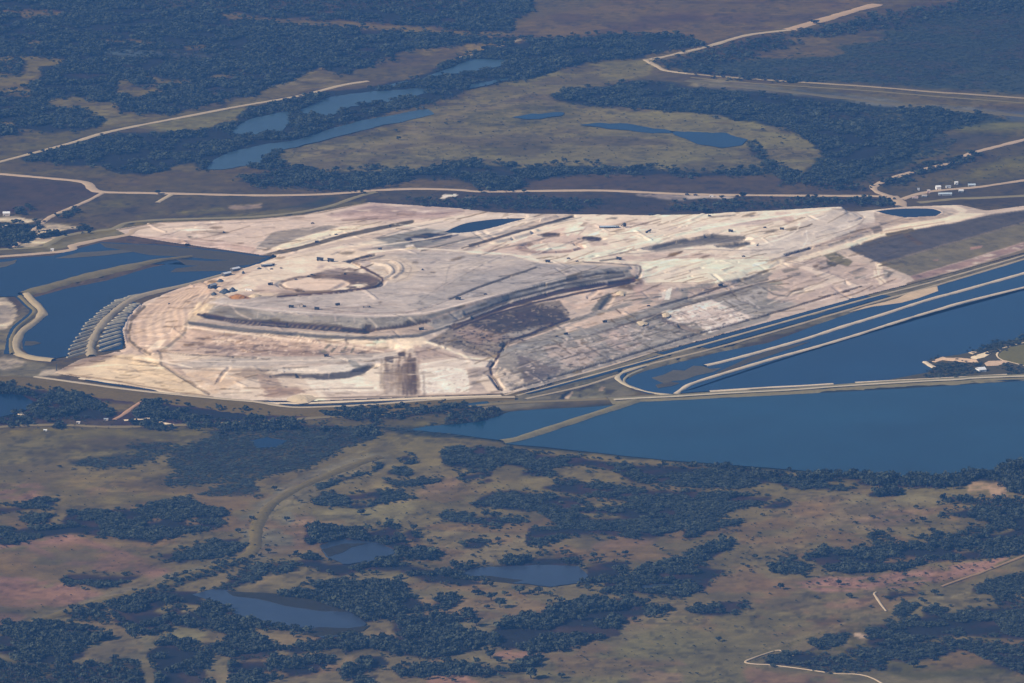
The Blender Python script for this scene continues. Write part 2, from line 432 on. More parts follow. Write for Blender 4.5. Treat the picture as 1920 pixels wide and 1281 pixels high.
    ("700,870 830,870 840,895 820,920 720,925 650,900", (114, 105, 92), .7, 6, .3),
    ("800,900 860,895 865,905 820,930 780,925", (130, 106, 98), .7, 4, .2),
    ("680,940 740,930 790,934 720,946", (134, 116, 98), .9, 2, 0),
    ("285,1145 320,1128 392,1135 380,1146 330,1152", (116, 106, 92), 1, 2, 0),
    ("310,1190 345,1175 390,1185 375,1197 345,1207 318,1192", (114, 106, 92), 1, 2, 0),
    ("440,1200 480,1180 540,1182 600,1190 582,1205 530,1216 490,1206", (114, 106, 92), 1, 2, 0),
    ("165,1200 240,1185 300,1195 280,1230 200,1240 150,1230", (92, 92, 92), .9, 4, .1),
    ("385,1205 410,1215 430,1245 432,1281 395,1281 392,1240", (112, 104, 92), 1, 2, .1),
    ("470,1082 520,1070 525,1082 480,1098", (116, 104, 92), 1, 2, 0),
    ("0,1235 90,1245 260,1240 280,1281 0,1281", (70, 78, 86), .8, 4, .2),
    ("640,1070 750,1076 770,1100 860,1120 900,1140 870,1150 780,1130 680,1100", (108, 100, 92), .9, 4, .1),
    ("740,1155 830,1125 890,1120 1000,1120 1100,1120 1000,1148 920,1185 860,1190 800,1170", (106, 99, 92), .9, 4, .1),
    ("685,1200 720,1180 760,1192 740,1210 690,1212", (118, 104, 94), .9, 2, .1),
    ("640,1230 690,1228 680,1240 640,1250", (118, 104, 92), .9, 2, .1),
    # near middle grass
    ("800,1000 900,990 1000,1000 1010,1030 1000,1045 920,1062 830,1055 790,1030", (116, 106, 94), .8, 5, .2),
    ("1110,1015 1200,1005 1240,1010 1180,1030 1110,1030", (132, 105, 100), .8, 4, .2),
    ("915,1225 960,1217 1030,1222 1000,1232 940,1236", (136, 102, 98), 1, 2, .1),
    ("800,1270 870,1260 905,1275 830,1281 740,1281", (138, 103, 100), 1, 3, .1),
    ("1000,1260 1160,1210 1280,1150 1420,1140 1600,1160 1500,1210 1400,1240 1480,1252 1560,1265 1720,1281 1000,1281", (98, 94, 86), 1, 5, 0),
    ("1180,1240 1280,1235 1270,1281 1170,1281", (116, 95, 92), .7, 6, .3),
    ("1400,1250 1560,1268 1640,1281 1400,1281", (118, 92, 90), .8, 5, .2),
    ("1440,1190 1480,1170 1500,1190 1450,1200", (116, 100, 90), .6, 4, .2),
    ("1490,1092 1560,1082 1640,1078 1750,1062 1850,1050 1905,1040 1850,1068 1750,1093 1650,1106 1550,1108 1500,1101", (138, 104, 103), 1, 2, .15),
    ("1370,1100 1420,1085 1500,1085 1490,1105 1400,1112", (126, 102, 92), .8, 4, .2),
    ("1380,1090 1400,1085 1400,1108 1375,1108", (138, 116, 92), .7, 3, .1),
    ("1540,1130 1600,1122 1640,1128 1610,1140 1550,1140", (130, 102, 96), .8, 3, .2),
    ("1400,1020 1470,1000 1520,1010 1500,1030 1420,1035", (124, 106, 92), .7, 5, .3),
    ("1480,930 1600,920 1700,950 1680,990 1560,1000 1500,985 1470,960", (116, 102, 94), .9, 6, .1),
    ("1600,975 1680,955 1760,950 1740,970 1640,990", (130, 104, 98), .7, 4, .3),
    ("1800,905 1830,898 1850,908 1850,918 1810,922", (150, 122, 106), 1, 1, .1),
    ("1850,910 1870,903 1885,912 1888,930 1850,932", (154, 124, 110), 1, 1, .1),
    ("1500,930 1700,925 1900,940 1880,950 1760,945 1640,945 1520,940", (112, 104, 94), .9, 3, .1),
    ("1520,1160 1580,1157 1585,1170 1530,1178", (78, 76, 82), .9, 2, .1),
    ("1600,1170 1900,1130 1920,1150 1920,1260 1720,1275 1600,1250 1500,1230 1560,1200", (82, 84, 84), 1, 4, .1),
    ("1604,1184 1620,1186 1636,1195 1612,1196", (176, 148, 130), 1, 0, 0),
    ("1440,1244 1462,1240 1466,1246 1440,1249", (150, 132, 118), 1, 1, 0),
    # reservoir beds and reeds
    ("690,795 760,800 840,795 900,785 950,768 1180,752 1920,700 1920,880 1860,890 1600,896 1400,878 1250,866 1100,849 1000,840 900,826 820,818 740,812", (62, 78, 98), 1, 2, 0),
    ("1172,712 1300,672 1560,598 1700,562 1920,487 1920,712 1650,722 1265,740 1190,732", (78, 84, 98), 1, 1, 0),
]:
    land.fill(t, c, al, sf, mo)
# narrow ground marks
for t, w, c, al in [
    ("716,866 694,872 608,905 552,932 516,958 494,990 490,1026 474,1052 405,1074 304,1106 204,1134 100,1165 0,1198", 2.5, (80, 82, 86), .7), ("706,846 684,852 594,886 536,912 494,940 470,978 466,1016 448,1036 392,1056 296,1086 196,1114 100,1144 0,1178", 2, (84, 86, 88), .6),
    ("690,850 600,885 540,912 492,942 470,975 468,1010 462,1030", 3, (122, 112, 102), .7),
    ("700,868 610,900 545,930 505,955 492,990 490,1035", 3, (122, 112, 102), .7),
    ("1480,1095 1560,1100 1640,1105 1720,1098 1800,1085 1870,1060 1920,1038", 3, (94, 90, 84), .8),
    ("1490,1226 1540,1208 1600,1182", 4, (66, 72, 82), .8), ("1415,1238 1455,1225 1480,1234", 3, (80, 80, 84), .7),
    ("1550,1000 1600,985 1680,970", 2, (92, 90, 88), .5),
    ("1396,1240 1460,1216 1560,1184 1640,1152 1660,1146", 2.5, (86, 86, 80), .9),
    ("1395,1233 1450,1213 1550,1180 1620,1158 1655,1143", 1.5, (128, 116, 100), .8),
    ("1660,1146 1700,1128 1780,1118 1830,1105", 2, (128, 116, 100), .8),
    ("1440,920 1560,925 1700,928 1800,935", 2, (86, 86, 86), .6),
    ("0,1180 100,1146 220,1112 350,1076 450,1038", 4, (116, 104, 92), .8),
    ("80,1180 200,1155 205,1160", 2, (116, 104, 92), .5),
    ("640,862 760,815 790,822", 3, (120, 110, 96), .7),
    ("1480,735 1280,745 1080,753 960,768 820,776", 3, (96, 92, 90), .6),
    ("1288,362 1420,367", 1.2, (98, 92, 90), .8),
    ("135,372 148,366 165,376", 1.0, (110, 105, 100), .8),
    ("75,408 40,402 100,396", 1.0, (108, 104, 100), .8),
]:
    land.line(t, w, c, al)

# ---- woods: where trees stand (1 = closed wood), each outline belongs to one named wood
WOODS = {
 'far_left': ("dark pine wood with tan clearings in the far left corner", 10.5, 10, [
    ("+1", "0,0 960,0 1000,20 960,35 955,60 900,58 640,34 510,32 440,22 393,26 400,33 480,40 640,55 800,63 950,73 985,72 900,80 790,90 760,95 730,107 700,120 650,140 605,128 600,123 560,142 545,150 490,168 480,178 440,180 350,205 322,217 310,210 260,212 230,208 225,190 180,190 165,182 140,178 90,186 77,198 105,205 150,208 165,218 195,228 185,236 140,244 100,248 0,232 0,178 55,181 60,175 52,158 82,150 86,140 78,124 110,120 138,113 95,106 0,103"),
    ("-1", "0,20 60,15 140,22 145,28 60,33 0,31"),
    ("-1", "160,76 240,72 330,80 300,84 180,82"), ("-1", "40,75 72,74 76,88 48,90"), ("-1", "170,93 230,90 300,96 400,100 424,106 340,112 290,108 200,100"),
    ("-1", "345,85 380,82 395,92 352,95"), ("-.7", "380,90 440,88 460,96 400,99"), ("-1", "0,226 30,228 28,236 0,236"),
    ("-1", "217,150 235,146 290,140 310,148 380,152 390,140 460,133 455,140 400,152 350,160 345,170 300,178 260,185 215,172"),
    ("-1", "395,172 415,170 418,180 398,184"), ("-.6", "560,22 620,18 640,24 590,28"), ("-.55", "250,0 640,0 640,18 440,20 250,14"), ("-.5", "640,0 900,0 900,15 640,20"),
    ("+.5", "0,112 40,112 48,128 40,142 0,140"), ("+1", "240,153 262,148 288,150 290,158 250,161"), ("+1", "296,160 330,158 345,165 300,171"), ("+1", "0,236 24,240 30,250 0,256")]),
 'wedge': ("dark wedge of closed wood between the slanting road and the pale grass", 10, 10, [
    ("+1", "37,303 110,283 190,260 300,255 400,246 440,232 465,212 530,194 610,180 640,180 690,172 640,185 560,205 470,222 430,245 440,256 490,262 430,285 400,300 385,318 375,318 370,302 330,308 310,320 270,326 230,322 210,313 150,308 85,302"),
    ("+1", "490,290 500,284 520,284 512,300 540,312 600,320 560,322 480,316 470,305")]),
 'lake_belt': ("dark belt of wood among the pale marsh lakes", 10, 10, [
    ("+1", "440,258 560,205 690,172 740,165 800,142 850,115 900,100 980,78 1200,65 1290,75 1310,85 1240,95 1200,105 1100,115 1060,125 1000,145 940,155 880,165 840,180 800,195 750,205 640,230 560,262 480,262"),
    ("-1", "430,245 470,222 540,208 545,225 530,245 480,255 440,255"), ("-1", "565,205 620,182 690,174 790,168 800,175 740,190 660,200 620,218 572,214"),
    ("-1", "790,145 850,125 880,112 945,112 950,120 900,130 850,140 800,150"), ("-1", "870,160 960,145 955,150 880,167"), ("-1", "690,160 760,150 860,130 850,140 790,152 700,166"),
    ("-1", "955,82 985,76 1010,86 1000,95 970,96"), ("-.7", "1015,76 1100,74 1180,70 1170,80 1080,80"),
    ("+.8", "1200,62 1290,70 1320,84 1260,92 1210,84")]),
 'right_scrub': ("broad dark scrub wood right of the pale savanna", 11, 8, [
    ("+1", "1035,180 1060,172 1150,162 1200,154 1250,164 1380,178 1500,190 1600,203 1750,206 1860,220 1800,235 1750,250 1720,270 1700,300 1650,312 1600,332 1560,340 1510,330 1545,300 1535,275 1480,240 1400,225 1300,208 1200,203 1080,195"),
    ("-.6", "1530,215 1580,210 1680,208 1710,222 1650,232 1560,228"), ("-.45", "1640,205 1870,215 1860,230 1750,250 1680,250"),
    ("+.7", "1645,340 1700,325 1790,300 1815,290 1850,282 1800,310 1720,330 1700,342 1660,352"), ("+.6", "1660,330 1760,300 1800,292 1790,300 1700,322")]),
 'top_right': ("thin scrub on the slope under the far pink road", 11, 8, [
    ("+.45", "1225,118 1290,104 1400,76 1520,54 1640,30 1920,10 1920,24 1760,30 1700,48 1640,58 1560,66 1450,97 1400,110 1330,126 1262,128"),
    ("-.4", "1400,98 1470,92 1560,85 1590,100 1540,108 1430,108"), ("-.4", "1440,75 1520,66 1545,70 1660,65 1670,78 1560,82 1480,80"),
    ("+.5", "1260,130 1400,140 1520,150 1560,158 1420,150 1290,138")]),
 'far_scrub': ("flat blue grey scrub plain in the upper right beyond the straight road", 9, 2.6, [
    ("+.42", "1480,108 1640,78 1700,40 1760,20 1920,6 1920,172 1800,164 1640,156 1500,148 1320,134 1270,126"), ("+.4", "1640,205 1760,212 1900,224 1800,238 1750,256 1790,262 1780,285 1720,300 1660,330 1560,345 1640,300"),
    ("-.5", "1400,98 1470,92 1560,85 1590,100 1540,108 1430,108")]),
 'tree_belt': ("long tree belt behind the pale road at the stack's back", 9.5, 10, [
    ("+1", "445,335 500,325 560,322 620,325 700,322 800,318 850,308 900,305 960,312 1010,315 1050,310 1100,308 1170,322 1180,328 1100,325 1040,330 990,345 960,357 920,357 890,345 860,335 780,335 720,345 680,355 600,352 540,350 480,345"),
    ("-.8", "560,338 620,334 660,340 620,347 570,346"), ("-.8", "462,334 520,330 530,340 480,341"),
    ("+1", "1165,320 1210,312 1228,315 1240,320 1330,322 1420,320 1425,328 1330,330 1240,328 1180,328"),
    ("+.6", "1400,260 1420,270 1440,300 1500,330 1490,345 1460,350 1470,335 1430,325 1425,300 1405,280"), ("+.45", "1490,330 1560,342 1640,352 1600,360 1500,345"),
    ("+.35", "1260,385 1330,378 1420,376 1560,374 1680,372 1680,386 1560,386 1330,398 1250,398"), ("+.4", "760,372 860,378 1000,372 1140,380 1080,396 960,392 800,388")]),
 'yard_trees': ("dark trees round the sandy yard at the left edge", 9, 10, [
    ("+.8", "0,424 40,422 58,428 52,440 36,448 24,450 10,440 0,440"), ("+.4", "0,436 30,440 40,450 24,462 0,464"), ("+1", "62,424 80,420 85,424 70,430"), ("+1", "38,455 44,442 60,432 58,446 46,456"),
    ("+1", "69,443 100,438 140,430 172,428 175,431 140,436 100,442 74,445"), ("+.5", "20,394 60,386 70,392 30,402"), ("+.7", "115,402 150,390 155,394 125,408")]),
 'roadside': ("dark trees in the hollow below the left front embankment", 8.5, 10, [
    ("+1", "0,726 40,727 120,736 175,747 182,754 110,754 75,745 40,740 0,738"), ("+1", "55,772 62,760 80,750 95,770 110,784 80,785"), ("+1", "100,765 130,755 185,754 200,762 215,776 208,785 160,783 110,782"),
    ("+.8", "30,772 44,765 50,770 38,776"), ("+.6", "0,785 35,782 75,792 60,797 0,795"), ("+1", "270,755 300,757 420,772 520,779 480,787 350,789 300,785 245,784"), ("+1", "100,798 118,795 122,802 108,806"),
    ("+1", "245,790 262,786 292,788 290,794 255,796"), ("+.9", "260,800 310,798 330,802 290,806"), ("+.9", "350,797 480,793 560,790 560,793 480,799 360,802"),
    ("+1", "610,777 700,768 800,763 880,757 882,762 800,770 700,776 620,780"), ("+.6", "640,783 800,773 850,771 760,782 660,790"),
    ("+1", "480,796 560,794 630,795 630,803 500,806 420,812 395,810"), ("+.7", "830,785 880,770 940,770 930,785 880,795 840,798"), ("+.8", "700,785 720,778 712,797 696,797"), ("+.8", "670,805 690,800 712,812 690,820 674,818")]),
 'marsh_wood': ("flat blue green marsh of reeds and low scrub below the front road", 7, 2, [
    ("+.85", "480,800 600,797 690,803 705,815 680,830 640,840 610,860 560,880 500,890 470,905 485,922 420,930 375,928 420,905 310,908 340,880 310,870 330,845 400,820 380,810"),
    ("+.8", "700,800 760,804 840,800 900,795 950,800 1000,790 960,815 900,818 820,812 740,808"), ("+.9", "130,868 170,857 260,850 300,852 270,867 200,875 150,877"), ("+.7", "230,835 300,828 340,840 310,850 250,850")]),
 'left_meadow': ("dark thickets between the pink meadows at left", 8, 6, [
    ("+1", "0,950 50,948 60,937 110,933 105,945 75,953 0,962"), ("+1", "45,968 80,963 105,966 106,978 60,982 40,978"),
    ("+1", "128,962 200,957 270,953 340,930 355,935 370,945 430,962 415,990 380,995 340,1000 290,1018 260,1012 200,1006 130,1000 75,1010 20,1020 0,1018 25,990 70,988 125,985"),
    ("-.9", "272,972 300,968 298,976 276,978"), ("-.9", "345,975 370,970 372,982 350,984"),
    ("+1", "280,1045 330,1035 370,1025 400,1015 450,1010 455,1025 430,1038 400,1047 330,1052"), ("+1", "112,1085 130,1075 200,1078 262,1080 240,1090 200,1103 120,1093"),
    ("+.55", "120,1152 200,1130 300,1090 400,1060 460,1045 475,1052 400,1078 330,1104 280,1124 200,1142"),
    ("+.9", "380,1120 460,1066 520,1052 560,1057 555,1070 500,1078 450,1095")]),
 'left_corner': ("closed dark wood in the lower left corner round the grey lake", 8, 10, [
    ("+1", "205,1140 260,1118 300,1106 370,1108 400,1135 440,1145 475,1160 470,1185 440,1200 400,1180 330,1172 300,1188 250,1185 215,1165"),
    ("-1", "285,1145 320,1128 392,1135 380,1146 330,1152"), ("+1", "310,1146 325,1133 345,1138 345,1152 318,1158"),
    ("+1", "0,1175 50,1170 100,1168 160,1175 195,1190 210,1195 190,1200 165,1210 150,1230 120,1245 60,1245 20,1230 0,1225"),
    ("+1", "285,1222 310,1203 345,1205 385,1212 390,1240 395,1281 300,1281 290,1250"), ("+1", "385,1205 440,1200 465,1185 500,1208 530,1217 500,1230 450,1235 400,1222"),
    ("+1", "530,1217 590,1200 605,1190 640,1196 640,1215 560,1225"), ("+1", "430,1242 520,1237 560,1240 620,1238 600,1258 500,1275 430,1281"), ("-.9", "480,1258 520,1255 540,1264 500,1270"),
    ("+.5", "0,1240 60,1250 150,1245 260,1240 270,1281 0,1281"), ("+.7", "120,1140 170,1135 205,1150 200,1165 160,1165 130,1155"), ("+.8", "470,1160 520,1170 590,1182 600,1188 540,1182 480,1178")]),
 'lake_two': ("dark trees round the two small grey lakes in the near middle", 8, 10, [
    ("+1", "575,985 600,990 650,995 700,995 730,985 745,1000 770,1020 800,1035 830,1040 820,1050 770,1050 760,1045 740,1065 690,1070 640,1080 600,1070 550,1050 590,1042 620,1056 690,1056 742,1045 745,1032 700,1018 640,1010 600,1018"),
    ("+1", "580,985 585,1000 596,1016 582,1022 574,1005"), ("+1", "712,995 728,984 742,988 752,1012 730,1008"), ("+1", "750,1000 775,993 795,1010 780,1015"),
    ("+1", "640,1062 720,1055 760,1060 850,1077 900,1090 920,1095 880,1100 830,1093 780,1085 740,1072 660,1070"), ("+.9", "850,1060 900,1062 960,1060 930,1066 860,1074"),
    ("+1", "930,1062 960,1050 1030,1045 1075,1040 1090,1058 1040,1060 960,1063"), ("+1", "1090,1060 1150,1055 1175,1052 1170,1075 1160,1085 1110,1095 1082,1096 1100,1080"),
    ("+1", "640,1092 690,1095 755,1090 765,1105 790,1130 790,1145 760,1150 700,1165 660,1172 640,1190 600,1130 520,1118 560,1095 600,1092"), ("-1", "520,1100 580,1095 600,1110 540,1117"),
    ("+1", "790,1140 850,1115 862,1125 850,1140 800,1145")]),
 'centre': ("long dark thickets on the grass in front of the big reservoir", 8, 5, [
    ("+1", "826,845 850,838 920,840 1000,850 1100,860 1200,872 1350,882 1450,892 1550,905 1610,914 1580,920 1490,915 1440,905 1380,915 1280,912 1200,905 1150,885 1080,870 1010,880 950,870 900,880 835,875"),
    ("+1", "748,855 765,852 783,860 780,868 760,871"), ("+1", "597,915 640,898 700,880 718,866 717,876 660,896 640,903 600,919"), ("+1", "722,888 745,878 770,880 775,888 750,893"), ("+1", "715,905 760,900 810,897 840,895 820,905 780,912 740,910"),
    ("+1", "585,940 600,925 640,930 700,920 750,922 785,932 730,938 700,948 680,952 640,950 600,948"), ("-.8", "655,936 695,930 690,944 660,946"),
    ("+1", "825,970 835,960 900,968 980,972 990,978 940,990 900,985 850,978"), ("+1", "860,895 890,885 925,882 915,890 870,900"), ("+1", "885,903 905,897 920,898 910,905"),
    ("+1", "890,945 930,922 970,920 1000,925 1090,935 1095,945 1060,955 1020,962 960,955 920,950"), ("+1", "1015,915 1080,905 1200,918 1280,925 1280,950 1240,950 1180,940 1100,930 1040,920"),
    ("+1", "1020,970 1040,955 1130,950 1200,945 1280,950 1280,922 1360,922 1440,930 1430,945 1380,952 1350,970 1320,985 1280,992 1220,1005 1180,1008 1120,1000 1070,1005 1020,1020 990,1022 990,1005 1000,990 1060,985 1030,975"),
    ("-.9", "1070,962 1120,958 1170,968 1100,970"), ("+1", "1430,950 1450,940 1490,942 1470,952 1440,953"), ("+1", "1290,985 1340,980 1390,973 1385,980 1330,995 1290,1010 1280,1010"),
    ("+1", "868,1022 880,1014 900,1008 912,1012 900,1024 878,1030"), ("+.8", "975,882 1010,880 1052,890 1040,894 990,890"), ("+.8", "1030,902 1080,898 1085,908 1050,910")]),
 'right_shore': ("tall dark trees along the near right shore of the big reservoir", 8.5, 12, [
    ("+1", "1560,890 1700,893 1780,893 1860,880 1920,866 1920,930 1890,915 1870,900 1830,900 1800,912 1700,912 1620,908"),
    ("+.6", "1220,868 1400,880 1560,900 1540,904 1400,888"), ("+.7", "1480,894 1560,890 1580,905 1520,902"), ("+1", "1630,922 1660,917 1700,922 1680,930 1640,930"),
    ("+.7", "1760,940 1790,930 1840,936 1920,940 1920,952 1850,950 1800,945")]),
 'near_right': ("dark thickets among pink heath right of the middle", 8, 8, [
    ("+1", "1125,1095 1140,1090 1180,1080 1220,1062 1260,1053 1330,1020 1380,1015 1360,1035 1330,1045 1300,1060 1360,1070 1340,1085 1310,1110 1280,1120 1240,1115 1190,1112 1150,1115 1125,1108"),
    ("-1", "1195,1098 1240,1094 1284,1098 1270,1106 1215,1104"), ("+1", "1280,1143 1320,1140 1350,1130 1400,1128 1405,1135 1380,1148 1350,1152 1310,1150"),
    ("+1", "1440,1060 1470,1045 1500,1050 1520,1065 1500,1077 1470,1077"), ("+1", "1505,1045 1540,1030 1600,1035 1640,1025 1720,1020 1780,1015 1860,1000 1920,990 1920,1040 1850,1045 1780,1050 1740,1050 1700,1065 1650,1070 1600,1075 1560,1070 1530,1055"),
    ("-.7", "1640,1050 1700,1042 1740,1048 1690,1058"), ("-.8", "1780,1030 1830,1022 1850,1030 1800,1038"),
    ("+1", "1760,965 1800,955 1850,950 1920,952 1920,990 1870,985 1820,970"), ("+.5", "1700,1010 1800,995 1900,985 1800,1015"), ("+.5", "1620,1000 1660,995 1680,1015 1640,1025")]),
 'near_big': ("big rounded dark wood at the near middle edge", 8.5, 11, [
    ("+1", "900,1190 925,1180 960,1165 990,1158 1020,1150 1040,1142 1080,1130 1140,1125 1190,1120 1200,1135 1265,1142 1230,1150 1180,1160 1160,1175 1160,1188 1110,1200 1060,1215 1000,1222 940,1215 900,1208"),
    ("+1", "640,1192 700,1202 760,1190 830,1180 885,1185 905,1190 900,1212 850,1230 800,1235 740,1225 690,1215 640,1225"), ("+.9", "740,1165 790,1155 830,1155 870,1150 885,1140 885,1160 840,1175 780,1190 745,1185"),
    ("+1", "640,1260 690,1235 720,1230 730,1245 690,1260 650,1275"), ("+1", "735,1258 800,1247 870,1247 950,1256 990,1260 930,1266 860,1262 780,1270 740,1266"), ("+1", "960,1250 980,1240 1015,1238 1010,1248 980,1255"),
    ("+1", "660,1275 700,1268 720,1281 650,1281")]),
 'right_corner': ("wide dark thicket in the lower right corner", 8, 5.5, [
    ("+1", "1630,1185 1680,1170 1720,1160 1800,1150 1850,1140 1920,1140 1920,1200 1850,1195 1800,1190 1740,1195 1700,1205 1640,1210"), ("+.9", "1600,1215 1700,1210 1800,1200 1920,1212 1920,1250 1860,1242 1800,1215 1760,1232 1700,1240 1640,1235 1590,1225"),
    ("+1", "1655,1107 1680,1112 1720,1112 1720,1118 1690,1120 1675,1130 1660,1120"), ("+1", "1680,1150 1700,1130 1720,1135 1705,1150 1690,1160"), ("+1", "1730,1148 1750,1138 1775,1142 1770,1152 1745,1154"),
    ("+1", "1820,1105 1850,1090 1920,1075 1920,1110 1870,1115 1830,1110"), ("+.7", "1860,1120 1900,1115 1920,1125 1920,1135 1870,1135"), ("+1", "1520,1205 1560,1195 1590,1190 1575,1205 1540,1215"),
    ("+.8", "1500,1245 1540,1230 1600,1235 1650,1240 1660,1255 1600,1258 1540,1260"), ("+1", "1625,1180 1650,1168 1680,1165 1660,1190 1630,1195"), ("+1", "1470,1225 1500,1228 1520,1222 1530,1238 1500,1246 1430,1244 1450,1232")]),
 'island_trees': ("low dark scrub on the sandy island in the blue reservoir", 7, 6, [
    ("+.7", "1752,690 1770,682 1830,682 1846,690 1832,698 1790,706 1730,712"), ("+.8", "1840,658 1870,645 1920,636 1920,642 1880,652 1862,662"), ("+.6", "1885,685 1920,690 1920,702 1890,705 1870,697"),
    ("+.6", "1815,664 1840,656 1850,660 1820,668"), ("+.7", "1745,678 1762,672 1760,677 1748,682")]),
}
wood_masks = {}
for k, (lab, spc, hgt, ops) in WOODS.items():
    m = np.zeros((CHH, CW), np.float32)
    for w, t in ops:
        y0, y1, pm = poly_mask(pts(t)); w = float(w)
        if w > 0: m[y0:y1] = np.maximum(m[y0:y1], pm * w)
        else: m[y0:y1] = np.clip(m[y0:y1] + pm * w, 0, 1)
    wood_masks[k] = m
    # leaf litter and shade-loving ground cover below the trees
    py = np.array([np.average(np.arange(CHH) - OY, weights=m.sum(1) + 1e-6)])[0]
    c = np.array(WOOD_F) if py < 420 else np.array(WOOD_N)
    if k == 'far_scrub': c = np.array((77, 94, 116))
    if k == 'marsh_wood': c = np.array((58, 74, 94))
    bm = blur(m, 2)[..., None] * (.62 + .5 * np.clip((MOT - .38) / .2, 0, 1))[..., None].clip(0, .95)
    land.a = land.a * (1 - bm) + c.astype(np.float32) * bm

# ---------------------------------------------------------------- water outlines
WATER = [
 # name, label, base colour key, roughness, outline
 ('reservoir', "wide blue reservoir nearest the camera at right, below the long dyke", 'B', "942,832 1000,820 1080,794 1180,757 1200,753 1300,749 1480,740 1700,728 1920,714 1920,866 1860,882 1780,891 1700,893 1600,891 1500,882 1400,874 1250,863 1100,847 1040,840"),
 ('pond', "blue pond in the corner between the slanting dyke and the front road", 'B', "955,772 1000,768 1110,763 1150,760 1192,750 1060,798 960,828 900,821 850,814 800,809 762,806 800,799 850,796 890,792 925,783"),
 ('reservoir', "deep blue middle reservoir around the sandy island", 'M', "1268,738 1310,724 1400,694 1500,662 1620,623 1760,583 1920,540 1920,713 1650,721 1400,730 1300,735"),
 ('pond', "narrow blue water between the stack road and the outer sandy dyke", 'M', "1172,713 1190,703 1215,694 1300,673 1350,660 1440,643 1560,599 1640,573 1690,567 1720,559 1758,546 1755,538 1790,527 1830,515 1920,488 1920,545 1760,588 1620,628 1500,665 1400,697 1300,730 1262,739 1215,738 1185,728"),
 ('reservoir', "dark blue left reservoir beside the comb of earth ridges", 'L', "58,560 120,542 200,526 280,502 330,492 480,490 510,481 500,488 430,514 380,530 330,542 270,554 232,560 205,585 160,620 132,655 126,668 95,673 60,669 44,656 42,636 52,616 70,601 80,588 66,571"),
 ('reservoir', "upper left reservoir behind the long grey dyke", 'L', "0,486 100,479 190,454 300,459 400,468 512,482 400,500 330,496 270,494 200,512 120,530 46,555 20,556 0,556"),
 ('pond', "small dark pond on the sandy stack near its back left", 'D', "K"),
 ('pond', "long dark pond under the curved sand road at the stack's right end", 'D', "K"),
 ('marsh_lake', "pale blue marsh lake with a wooded shore below the slanting road", 'F', "430,245 470,222 540,208 545,225 530,245 480,255 440,255"),
 ('marsh_lake', "pale blue lake in the middle of the tree belt", 'F', "562,206 620,180 690,172 790,166 805,172 740,190 660,200 620,218 570,216"),
 ('marsh_lake', "longest pale blue lake, bending left along the grassy savanna", 'F', "385,318 400,300 430,285 500,270 560,262 640,236 700,222 800,205 812,214 760,226 700,240 640,255 560,275 510,285 490,305 420,318"),
 ('marsh_lake', "pale lake furthest up the tree belt", 'F', "700,166 790,147 850,125 880,111 945,112 950,121 900,131 850,141 790,152 720,166"),
 ('marsh_lake', "thin strip of pale water at the upper edge of the savanna", 'F', "870,160 960,145 957,150 880,167"),
 ('pond', "dark blue lens of water on the pale savanna", 'P', "1255,246 1290,247 1360,250 1402,262 1392,272 1355,278 1310,271 1262,252"),
 ('pond', "narrow dark pool left of the lens of water on the savanna", 'P', "1085,234 1120,231 1180,232 1225,240 1264,247 1250,251 1200,247 1130,240"),
 ('pond', "faint dark pool at the wooded edge of the savanna", 'P', "962,220 1000,213 1062,210 1050,218 990,224"),
 ('lake', "largest grey lake in the lower left wood", 'N', "365,1115 400,1105 420,1105 450,1115 520,1118 600,1130 660,1150 690,1170 660,1190 600,1195 560,1180 500,1170 440,1150 390,1125"),
 ('lake', "grey lake ringed by trees at the end of the double track", 'N', "598,1022 640,1009 700,1016 746,1033 722,1045 690,1056 640,1057 608,1046"),
 ('lake', "long grey lake in the near middle", 'N', "850,1076 900,1064 960,1061 1030,1058 1085,1062 1102,1080 1082,1093 1030,1101 960,1093 900,1086"),
 ('lake', "smallest grey lake inside the right hand thicket", 'N', "1198,1099 1240,1094 1284,1098 1270,1106 1215,1105"),
 ('pond', "murky blue pond hidden in the hollow at the left edge", 'L', "0,738 40,740 62,752 58,764 30,775 0,782"),
 ('pond', "small blue pool at the foot of the front embankment", 'B', "872,757 912,751 918,756 900,763 876,764"),
 ('pond', "blue pool inside the flat marsh below the front road", 'L', "470,826 500,820 540,826 520,838 480,840"),
]
